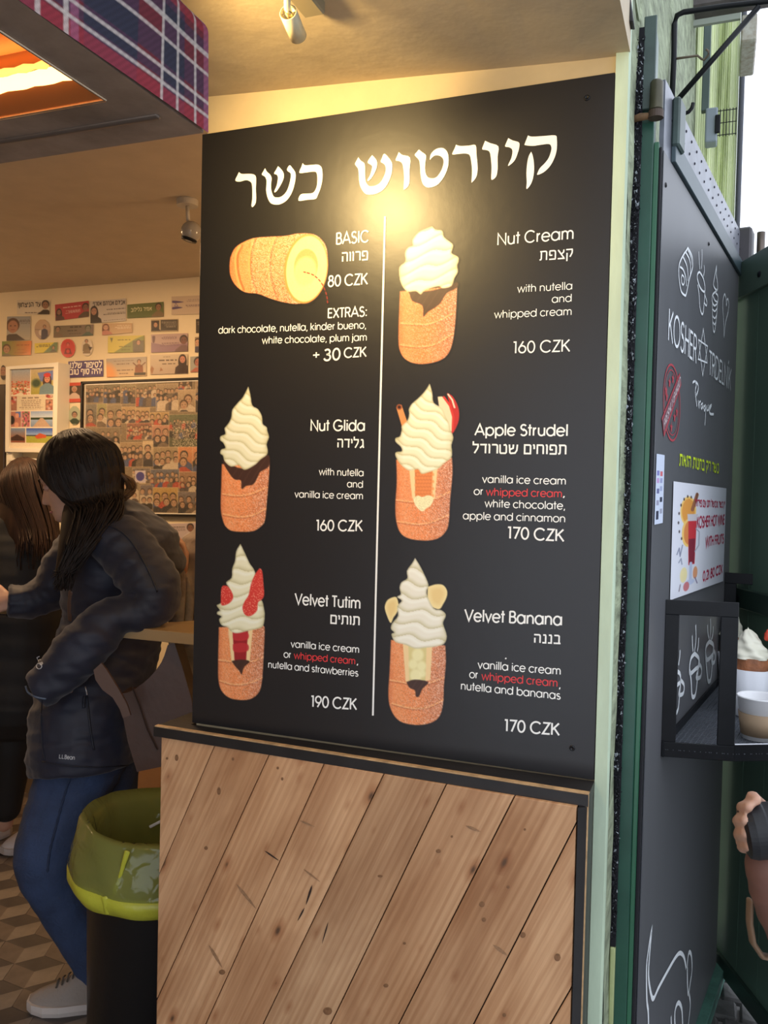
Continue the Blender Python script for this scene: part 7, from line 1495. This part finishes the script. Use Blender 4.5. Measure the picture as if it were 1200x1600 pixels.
jk_bvh = BVHTree.FromPolygons([v.co.copy() for v in jk_me.vertices], [tuple(p.vertices) for p in jk_me.polygons])
def on_jacket(px, py, off=0.002):
    d = ray(px, py).normalized(); h = jk_bvh.ray_cast(CAM, d)
    return (h[0] - d * off, h[1]) if h[0] is not None else (W(px, py, 2.4), -CZ)
jk = obj('jacket', jk_me, M_navy, w1, smooth=True)
def on_line(name, pts, r, m, n=4):
    b = BM(); P = [on_jacket(*q)[0] for q in spline(pts, n)]; tube(b, P, r, 6); return obj(name, b, m, w1, smooth=True)
on_line('pocket_zip', [(136, 1088), (138, 1110), (142, 1145), (147, 1172)], 0.0030, M_navyd)
on_line('zip_pull', [(133, 1073), (135, 1080), (136, 1086)], 0.0022, mat('zip silver', (0.6, 0.6, 0.62), 0.3, metal=0.9))
on_line('pull_cord', [(132, 1088), (131, 1098), (131, 1106)], 0.0050, M_navyd)
on_line('hem_seam', [(66, 1190), (100, 1196), (150, 1199), (200, 1196)], 0.0022, M_navyd)
on_line('front_seam', [(66, 1092), (64, 1130), (66, 1165), (70, 1188)], 0.0020, M_navyd)
on_line('cuff_lining', [(40, 1072), (44, 1082), (56, 1089), (72, 1092)], 0.0028, mat('grey cuff edge', (0.10, 0.13, 0.18), 0.5))
on_line('hood_seam', [(130, 836), (150, 822), (172, 822), (196, 836), (216, 862), (236, 900), (246, 925)], 0.0028, M_navyd)
def jacket_text(s, l, r, cap, w, col=(0.55, 0.56, 0.58)):
    b = BM(); x = 0; parts = []
    for ch in s:
        adv, st = GL.get(ch, (0.3, []))
        for p in st: parts.append([(x + q[0], q[1]) for q in p])
        x += adv
    for p in parts:
        rb = ribbon(p, w); vs = []
        for a_, b_ in rb:
            row = []
            for q in (a_, b_):
                t = q[0] / x; px = l[0] + (r[0] - l[0]) * t; py = l[1] + (r[1] - l[1]) * t; nx, ny = (r[1] - l[1]), -(r[0] - l[0]); ln_ = math.hypot(nx, ny); px += nx / ln_ * q[1] * cap; py += ny / ln_ * q[1] * cap
                row.append(b.verts.new(on_jacket(px, py, 0.0025)[0]))
            vs.append(row)
        for u1_, u2_ in zip(vs, vs[1:]): b.faces.new([u1_[0], u1_[1], u2_[1], u2_[0]])
    return obj('embroidery', b, mat('grey embroidery', sl(col) if max(col) > 1 else col, 0.7), w1)
jacket_text('L.L.Bean', (92, 1185), (117, 1187), 6.2, 0.17)
jacket_text('L.L.B', (57, 1027), (63, 1040), 5.0, 0.2)
b = BM(); P = [on_jacket(61 + 4.2 * math.cos(t), 1041 + 4.2 * math.sin(t), 0.0025)[0] for t in np.linspace(0, 2 * PI, 15)]; tube(b, P, 0.0012, 5); obj('embroidery', b, MATS['grey embroidery'], w1)
# jeans
bm = BM(); seg(bm, fold([(128, 1185, 2.58, (.128, .135)), (112, 1230, 2.55, (.112, .115)), (88, 1290, 2.50, (.098, .098)), (72, 1345, 2.455, (.086, .084)), (92, 1400, 2.47, (.074, .072)), (125, 1460, 2.485, (.064, .064)), (156, 1520, 2.49, (.056, .056))], 0.012, 2.1), 22)
seg(bm, [(160, 1190, 2.70, .115), (165, 1280, 2.72, .088), (166, 1370, 2.73, .070), (168, 1470, 2.74, .058)], 20)
jm = remesh(bm, 0.006, 2); crumple(jm, 0.005, 8, 5.0, (1, 1, 1.2)); jn_bvh = BVHTree.FromPolygons([v.co.copy() for v in jm.vertices], [tuple(p.vertices) for p in jm.polygons])
jn = obj('jeans', jm, M_jean, w1, smooth=True)
b = BM(); P = []
for q in spline([(112, 1208), (100, 1245), (88, 1290), (78, 1330), (74, 1362)], 6):
    d = ray(q[0], q[1]).normalized(); h = jn_bvh.ray_cast(CAM, d); P.append((h[0] if h[0] is not None else W(q[0], q[1], 2.42)) - d * 0.001)
loft(b, P, [0.0026 + 0.0012 * (i % 2) for i in range(len(P))], 6); obj('side_seam', b, mat('dark denim seam', (0.018, 0.032, 0.075), 0.8), w1, smooth=True)
M_shu = mat('beige knit shoe', (0.30, 0.255, 0.22), 0.8, bump=0.3, bscale=120); M_sole = mat('pale shoe sole', (0.55, 0.49, 0.45), 0.6)
toe = on(44, 1578, 2, 0.0); toe.z = 0; shoe('shoe', w1, toe, toe + Vector((0.235, 0.13, 0)), M_shu, M_sole, 0.10)
t2 = on(96, 1478, 2, 0.0); t2.z = 0; shoe('shoe', w1, t2 + Vector((0.03, 0.0, 0)), t2 + Vector((0.26, 0.14, 0)), M_shu, M_sole, 0.098)

# shoulder bag of brown leather
M_lea = mat('brown leather', (0.075, 0.036, 0.023), 0.45, var=0.12, vscale=6, bump=0.08, bscale=40)
bag = thing('shoulder_bag', 'large brown leather shoulder bag hanging at the hip of the woman in navy', 'bag', W(225, 1200, 2.5))
def slab(pts, d0, th, bv=0.004):
    b = BM(); P = [W(x, y, d0) for x, y in [tuple(q) for q in pts]]; prism(b, P, CZ * th)
    return b
bp_ = [tuple(q) for q in spline([(188, 1084), (205, 1080), (232, 1060), (252, 1035), (262, 1008)], 3)] + [(272, 1003), (284, 1040), (299, 1092), (303, 1130), (292, 1170), (262, 1196), (214, 1206), (200, 1160), (192, 1120)]
obj('bag_body', slab(bp_, 2.445, 0.085), M_lea, bag)
obj('strap_tab', slab([(146, 1047), (158, 1036), (166, 1046), (186, 1078), (198, 1100), (204, 1118), (192, 1122), (187, 1108), (176, 1090), (160, 1078), (149, 1062)], 2.335, 0.010), mat('brown strap leather', (0.105, 0.055, 0.036), 0.45), bag)
bm = BM(); P = [W(x, y, d) for x, y, d in ((206, 1072, 2.437), (217, 1100, 2.437), (230, 1140, 2.437), (246, 1172, 2.437))]; tube(bm, P, 0.0018, 6); obj('seam', bm, mat('leather seam', (0.03, 0.014, 0.01), 0.6), bag)
bm = BM(); loft(bm, [on_jacket(112, 925, -0.004)[0], on_jacket(110, 945, -0.004)[0], on_jacket(111, 968, -0.004)[0]], [(0.010, 0.006)] * 3, 10, ref=CZ); obj('strap', bm, MATS['brown strap leather'], bag, smooth=True)

# ---- second person further left in black
D2 = 3.5
w2 = thing('person', 'person with brown hair in black coat and white shoe at the left edge', 'person', on(10, 1330, 2, 0))
h2 = W(36, 775, D2); f2 = (-CX * 0.75 + CZ * 0.62 - up * 0.35).normalized(); u2 = (up - f2 * up.dot(f2)).normalized()
bm = BM(); f2, s2v, u2 = head_bm(bm, h2, f2, u2)
loft(bm, [h2 - u2 * 0.06, W(32, 840, D2)], [0.05, 0.058], 14)
seg(bm, [(30, 842, D2, (.10, .08)), (28, 900, D2, (.14, .10)), (22, 1000, D2, (.13, .10)), (15, 1060, D2, (.14, .11))], 16)
seg(bm, [(-20, 862, D2, .045), (-38, 970, 3.45, .036), (-30, 1050, 3.35, .028)], 10); seg(bm, [(82, 868, 3.6, .045), (92, 970, 3.6, .036), (78, 1040, 3.5, .028)], 10)
hand_bm(bm, W(-30, 1052, 3.35), -up - CX * .2, CX, curl=.5); hand_bm(bm, W(78, 1045, 3.5), -up - CX * .2, CZ, curl=.6)
seg(bm, [(15, 1060, D2, .09), (8, 1170, 3.48, .06), (6, 1285, 3.52, .038)], 12); seg(bm, [(-15, 1060, D2, .09), (-40, 1170, 3.5, .06), (-60, 1290, 3.55, .038)], 12)
skinobj('body', bm, M_skin, w2, 0.007, 1)
bm = BM(); hc_, hf_, hs_, hu_ = hc, hf, hs, hu
hc, hf, hs, hu = h2, f2, s2v, u2
CAPR = (0.132, 0.100, 0.132)
R_ = []
for i in range(48):
    ph = 2 * PI * i / 48; m_ = hairline(ph); R_.append([bm.verts.new(cap_pt(m_ * (j / 12), ph)) for j in range(1, 13)])
crown = bm.verts.new(cap_pt(0, 0))
for i in range(48):
    a, b = R_[i], R_[(i + 1) % 48]; bm.faces.new([crown, a[0], b[0]])
    for j in range(11): bm.faces.new([a[j], a[j + 1], b[j + 1], b[j]])
seg(bm, [(36, 770, D2, (.095, .09)), (38, 810, 3.46, (.095, .09)), (44, 850, 3.42, (.08, .06)), (52, 885, 3.41, (.04, .03))], 18)
roots = []
for i in range(260):
    ph = rr.uniform(-PI, PI)
    if abs(ph) < 0.6: continue
    P = [cap_pt(rr.uniform(.1, .4), ph, 1.01), cap_pt(1.1, ph, 1.03), cap_pt(1.7, ph, 1.03)]; e = P[-1]; px_ = 36 + (e - h2).dot(CX) * F / D2; dd = 3.5 + (e - h2).dot(CZ)
    P += [W(px_ * 1.0 + 3, 825, dd - .02), W(px_ * .95 + 8 + rr.uniform(-4, 4), 862 + rr.uniform(-20, 30), dd - .05)]; roots.append(P)
strands(bm, roots, 0.0034); obj('hair', bm, M_hair2, w2, smooth=True)
hc, hf, hs, hu = hc_, hf_, hs_, hu_
bm = BM(); seg(bm, fold([(30, 828, D2, (.11, .12)), (30, 865, D2, (.185, .15)), (28, 940, D2, (.205, .17)), (24, 1020, D2, (.20, .17)), (18, 1095, D2, (.21, .18))], .012, 2), 24)
seg(bm, fold([(-22, 860, D2, .075), (-42, 970, 3.45, .066), (-34, 1045, 3.37, .055)], .04, 2), 14); seg(bm, fold([(84, 866, 3.58, .075), (92, 970, 3.58, .066), (82, 1040, 3.5, .056)], .04, 2), 14)
obj('coat', remesh(bm, .008, 2), M_blackc, w2, smooth=True)
bm = BM(); seg(bm, [(24, 1080, D2, .12), (18, 1170, 3.48, .085), (10, 1262, 3.5, .058)], 16); seg(bm, [(-15, 1080, D2, .12), (-40, 1170, 3.5, .09), (-58, 1275, 3.53, .065)], 16); obj('trousers', remesh(bm, .008, 2), M_blackc, w2, smooth=True)
M_wsh = mat('white shoe leather', (0.58, 0.55, 0.54), 0.6, bump=0.1, bscale=30); M_wso = mat('white sole', (0.52, 0.48, 0.46), 0.6)
t3 = on(2, 1338, 2, 0); t3.z = 0; shoe('shoe', w2, t3 + Vector((0.0, 0.0, 0)), t3 + Vector((0.075, 0.27, 0)), M_wsh, M_wso, 0.11)
t4 = on(-80, 1338, 2, 0); t4.z = 0; shoe('shoe', w2, t4, t4 + Vector((0.03, 0.28, 0)), M_wsh, M_wso, 0.11)

# ---- third person mostly hidden behind the menu board
D3 = 2.98
w3 = thing('person', 'person in taupe coat with raised bare hand mostly hidden behind the menu board', 'person', W(345, 1424, D3))
bm = BM(); h3 = W(352, 745, D3); f3 = (-CX * .7 - CZ * .5 - up * .2).normalized(); u3 = (up - f3 * up.dot(f3)).normalized(); head_bm(bm, h3, f3, u3)
loft(bm, [h3 - u3 * .06, W(352, 830, D3)], [.05, .058], 12)
seg(bm, [(352, 835, D3, (.10, .08)), (352, 900, D3, (.13, .10)), (352, 1000, D3, (.12, .10)), (352, 1060, D3, (.13, .11))], 16)
seg(bm, [(318, 862, D3, .045), (292, 960, 2.9, .036), (284, 905, 2.86, .028)], 10); seg(bm, [(395, 865, D3, .045), (405, 970, D3, .036), (400, 1050, D3, .028)], 10)
hand_bm(bm, W(284, 902, 2.86), up * 1.0 + CX * 0.15, -CX - CZ * .3, curl=.7, s=.95); hand_bm(bm, W(400, 1052, D3), -up, -CX, curl=.4)
seg(bm, [(338, 1060, D3, .09), (338, 1220, D3, .06), (338, 1395, D3, .038)], 12); seg(bm, [(372, 1060, D3, .09), (372, 1220, D3, .06), (372, 1395, D3, .038)], 12)
seg(bm, [(338, 1395, D3, .035), (330, 1415, D3 - .08, .03)], 10); seg(bm, [(372, 1395, D3, .035), (366, 1415, D3 - .08, .03)], 10)
skinobj('body', bm, M_skin, w3, 0.007, 1)
M_taup = mat('taupe coat wool', (0.235, 0.175, 0.135), 0.8, var=.2, vscale=14, bump=.8, bscale=14)
bm = BM(); seg(bm, fold([(352, 828, D3, (.10, .11)), (350, 865, D3, (.17, .14)), (350, 950, D3, (.175, .15)), (350, 1070, D3, (.17, .16))], .03, 2), 22)
seg(bm, fold([(318, 866, D3, .07), (296, 950, 2.91, .062), (288, 925, 2.87, .048), (286, 908, 2.865, .040)], .06, 2.2), 16)
seg(bm, fold([(395, 866, D3, .07), (405, 970, D3, .06), (400, 1045, D3, .05)], .04, 2), 12); obj('coat', remesh(bm, .008, 1), M_taup, w3, smooth=True)
bm = BM(); seg(bm, [(330, 1060, D3, .12), (322, 1150, D3, .10), (334, 1300, D3, .07), (337, 1395, D3, .055)], 16); seg(bm, [(372, 1060, D3, .11), (372, 1220, D3, .08), (372, 1395, D3, .055)], 16); obj('trousers', remesh(bm, .008, 1), mat('navy trousers', (0.015, 0.018, 0.035), .8), w3, smooth=True)
bm = BM(); bmesh.ops.create_uvsphere(bm, u_segments=24, v_segments=16, radius=1.0, matrix=Matrix.Translation(h3 + u3 * .02 - f3 * .02) @ Matrix.Diagonal((.105, .11, .125, 1))); obj('hair', bm, M_hair2, w3, smooth=True)
towel = thing('scarf', 'crumpled taupe scarf hanging with a cream fringe below the shelf edge', 'scarf', W(280, 1045, 2.72))
bm = BM(); P = [W(x, y, 2.74) for x, y in ((282, 905), (278, 940), (276, 975))]; seg(bm, [(284, 895, 2.80, (.012, .01)), (280, 925, 2.78, (.022, .012)), (276, 960, 2.76, (.026, .014)), (274, 982, 2.76, (.024, .016))], 12)
seg(bm, [(290, 905, 2.81, (.012, .01)), (294, 940, 2.80, (.020, .012)), (292, 984, 2.79, (.018, .014))], 12); obj('scarf_cloth', bm, mat('grey taupe cloth', (0.19, 0.155, 0.13), .85, var=.3, vscale=20, bump=.6, bscale=25), towel, smooth=True)
bm = BM(); seg(bm, [(268, 1003, 2.74, (.010, .004)), (272, 1022, 2.74, (.012, .004)), (279, 1044, 2.74, (.009, .004))], 10); obj('fringe', bm, mat('cream fringe', (0.45, 0.36, 0.26), .8), towel, smooth=True)

# ---- photographer at the right edge
D4 = 1.28
w4 = thing('person', 'person at the right edge whose bare hand grips a black camera lens', 'person', W(1330, 1600, 1.5))
bm = BM(); wr = W(1206, 1322, D4 + .02)
# the hand: palm behind the lens, four fingers wrapped round its left end
palm_c = W(1196, 1296, D4 + .05)
loft(bm, [W(1232, 1330, D4 + .04), W(1205, 1312, D4 + .05), W(1180, 1296, D4 + .052), W(1168, 1290, D4 + .05)], [(.028, .02), (.036, .018), (.040, .015), (.036, .012)], 14, ref=CZ)
for i, (y, xo) in enumerate(((1262, 6), (1283, 0), (1304, 1), (1323, 7))):
    loft(bm, [W(1186 + xo, y + 4, D4 + .052), W(1164 + xo, y + 1, D4 + .048), W(1154 + xo, y, D4 + .022), W(1157 + xo, y - 1, D4 - .004), W(1164 + xo, y - 1, D4 - .022)], [.0100, .0100, .0096, .0088, .0074], 12)
loft(bm, [W(1195, 1268, D4 + .05), W(1180, 1252, D4 + .03), W(1176, 1246, D4), W(1182, 1250, D4 - .018)], [.014, .0115, .010, .008], 10)
seg(bm, [(1222, 1326, D4 + .035, .030), (1262, 1420, D4 + .05, .036), (1330, 1500, D4 + .12, .042), (1400, 1240, D4 + .2, .05)], 12)
seg(bm, [(1440, 1230, D4 + .2, (.12, .10)), (1450, 1400, D4 + .2, (.12, .1)), (1450, 1620, D4 + .2, (.13, .1))], 14)
skinobj('body', bm, M_skin, w4, 0.004, 1)
bm = BM(); a_ = W(1160, 1300, D4); b_ = W(1290, 1288, D4 - .02); ax_ = (b_ - a_).normalized(); lathe(bm, [(0, 0), (.030, 0), (.038, .004), (.041, .014), (.041, .03), (.0395, .033), (.0395, .05), (.0425, .053), (.0425, .085), (.045, .09), (.045, .13), (0, .13)], a_, ax_, 44)
ln_ = obj('camera_lens', bm, mat('lens rubber', (0.006, 0.007, 0.010), .55, bump=.1), None, smooth=False); tag(ln_, 'black camera lens barrel held by the hand at the right edge', 'camera lens')
bm = BM(); seg(bm, fold([(1206, 1352, D4 + .03, (.040, .038)), (1232, 1415, D4 + .05, (.050, .046)), (1290, 1500, D4 + .10, (.058, .055)), (1370, 1450, D4 + .16, (.07, .06)), (1420, 1250, D4 + .2, (.075, .07))], .03, 2), 22)
obj('sleeve', remesh(bm, .005, 2), mat('rosy brown sleeve', (0.17, 0.080, 0.058), .7, var=.15, vscale=9, bump=.3, bscale=9), w4, smooth=True)
bm = BM(); seg(bm, [(1450, 1210, D4 + .2, (.15, .12)), (1460, 1400, D4 + .2, (.16, .13)), (1460, 1640, D4 + .2, (.16, .13))], 20); obj('coat', remesh(bm, .01, 1), mat('dark coat', (0.03, 0.025, 0.025), .8), w4, smooth=True)
bm = BM(); loft(bm, [W(x, y, D4 + .09) for x, y in ((1172, 1408), (1171, 1440), (1176, 1472), (1190, 1493), (1212, 1498), (1240, 1488))], [(.0045, .011)] * 6, 10, ref=CZ); st_ = obj('camera_strap', bm, mat('tan strap', (0.20, 0.125, 0.075), .6), None, smooth=True); tag(st_, 'looped tan strap hanging below the hand at the right edge', 'strap')

# ================================================================== WASTE BIN
bc = Vector((-1.128, 0.245, 0.0)); ZR = 0.632
bn = thing('waste_bin', 'tall round black waste bin beside the pine counter front', 'waste bin', bc)
bm = BM(); lathe(bm, [(0, 0.004), (.180, 0.0), (.186, 0.006), (.196, ZR - .02), (.199, ZR - .006), (.1965, ZR), (.1935, ZR - .004), (.190, ZR - .03), (.178, .02), (0, .02)], bc, (0, 0, 1), 64); obj('bin_body', bm, mat('black bin plastic', (0.009, 0.009, 0.010), .38, bump=.05, bscale=60), bn, smooth=True)
m = bpy.data.materials.new('yellow bag film'); m.use_nodes = True; N = m.node_tree.nodes; L = m.node_tree.links; N.clear(); MATS[m.name] = m
out = N.new('ShaderNodeOutputMaterial'); tr = N.new('ShaderNodeBsdfTransparent'); tr.inputs[0].default_value = (0.72, 0.78, 0.14, 1); tl_ = N.new('ShaderNodeBsdfTranslucent'); tl_.inputs[0].default_value = (0.70, 0.72, 0.06, 1); df = N.new('ShaderNodeBsdfDiffuse'); df.inputs[0].default_value = (0.66, 0.68, 0.18, 1); gl = N.new('ShaderNodeBsdfGlossy'); gl.inputs[1].default_value = .12
m1 = N.new('ShaderNodeMixShader'); m1.inputs[0].default_value = .5; L.new(tl_.outputs[0], m1.inputs[1]); L.new(df.outputs[0], m1.inputs[2])
m2 = N.new('ShaderNodeMixShader'); m2.inputs[0].default_value = .55; L.new(tr.outputs[0], m2.inputs[1]); L.new(m1.outputs[0], m2.inputs[2])
fz_ = N.new('ShaderNodeFresnel'); fz_.inputs[0].default_value = 1.5; m3 = N.new('ShaderNodeMixShader'); L.new(fz_.outputs[0], m3.inputs[0]); L.new(m2.outputs[0], m3.inputs[1]); L.new(gl.outputs[0], m3.inputs[2])
nt = N.new('ShaderNodeTexNoise'); nt.inputs['Scale'].default_value = 9; nt.inputs['Distortion'].default_value = 0.8; bmp = N.new('ShaderNodeBump'); bmp.inputs['Strength'].default_value = .55; bmp.inputs['Distance'].default_value = .02; L.new(nt.outputs['Fac'], bmp.inputs['Height']); L.new(bmp.outputs[0], gl.inputs['Normal']); L.new(bmp.outputs[0], fz_.inputs['Normal']); L.new(m3.outputs[0], out.inputs[0])
M_bagy = mat('yellow bag hem', (0.55, 0.55, 0.05), .35, alpha=.88, bump=.4, bscale=30)
lb_ = thing('bin_liner', 'translucent yellow green bin liner folded over the rim of the black bin', 'bag', bc + Vector((0, 0, ZR - .16)))
def wob(t, h): return 0.016 * math.sin(3 * t + 1) + 0.014 * math.sin(7 * t + h * 30) + 0.010 * math.sin(13 * t + h * 50)
bm = BM(); rg = lathe(bm, [(.130, ZR - .42), (.150, ZR - .25), (.168, ZR - .10), (.182, ZR - .01), (.200, ZR + .022), (.212, ZR + .012), (.220, ZR - .02), (.232, ZR - .06), (.240, ZR - .095), (.236, ZR - .125)], bc, (0, 0, 1), 110, wob=wob)
for v in bm.verts:
    a = math.atan2(v.co.y - bc.y, v.co.x - bc.x); v.co.z += 0.012 * math.sin(2 * a + .6) * (1 if v.co.z > ZR - .2 else 0)
obj('film', bm, m, lb_, smooth=True)
bm = BM(); lathe(bm, [(.233, ZR - .100), (.242, ZR - .105), (.243, ZR - .125), (.232, ZR - .148), (.214, ZR - .156), (.212, ZR - .150), (.232, ZR - .13)], bc, (0, 0, 1), 110, wob=wob)
for v in bm.verts:
    a = math.atan2(v.co.y - bc.y, v.co.x - bc.x); v.co.z += 0.012 * math.sin(2 * a + .6)
obj('hem_band', bm, M_bagy, lb_, smooth=True)
def bagpt(px, py, r=0.232):   # point of the bag's front skirt under a pixel
    best = None
    for k_ in range(200):
        p = W(px, py, 1.7 + k_ * .004)
        if math.hypot(p.x - bc.x, p.y - bc.y) <= r: return p
    return W(px, py, 2.05)
bm = BM(); loft(bm, [bagpt(199, 1331), bagpt(193, 1350), bagpt(186, 1375), bagpt(177, 1398)], [(.007, .0025), (.0055, .0025), (.004, .0025), (.007, .0025)], 10, ref=CZ); obj('twisted_fold', bm, M_bagy, lb_, smooth=True)
bm = BM(); loft(bm, [bagpt(164, 1402, .24), bagpt(167, 1414, .24), bagpt(169, 1427, .232)], [(.009, .0025)] * 3, 10, ref=CZ); obj('knot_fold', bm, M_bagy, lb_, smooth=True)
bm = BM(); q_ = [bc + Vector((-.10, .13, ZR - .10)), bc + Vector((-.055, .145, ZR - .085)), bc + Vector((-.045, .14, ZR - .16))]
loft(bm, [bc + Vector((-.125, .105, ZR - .085)), bc + Vector((-.085, .125, ZR - .062)), bc + Vector((-.050, .135, ZR - .055))], [(.004, .001)] * 3, 8, ref=CZ); loft(bm, [bc + Vector((-.050, .135, ZR - .055)), bc + Vector((-.050, .130, ZR - .16))], [(.004, .001)] * 2, 8, ref=CZ)
tag(obj('folded_paper', bm, mat('paper white', (0.85, 0.85, 0.85), .6)), 'white folded paper edge lying inside the yellow bin liner', 'paper')
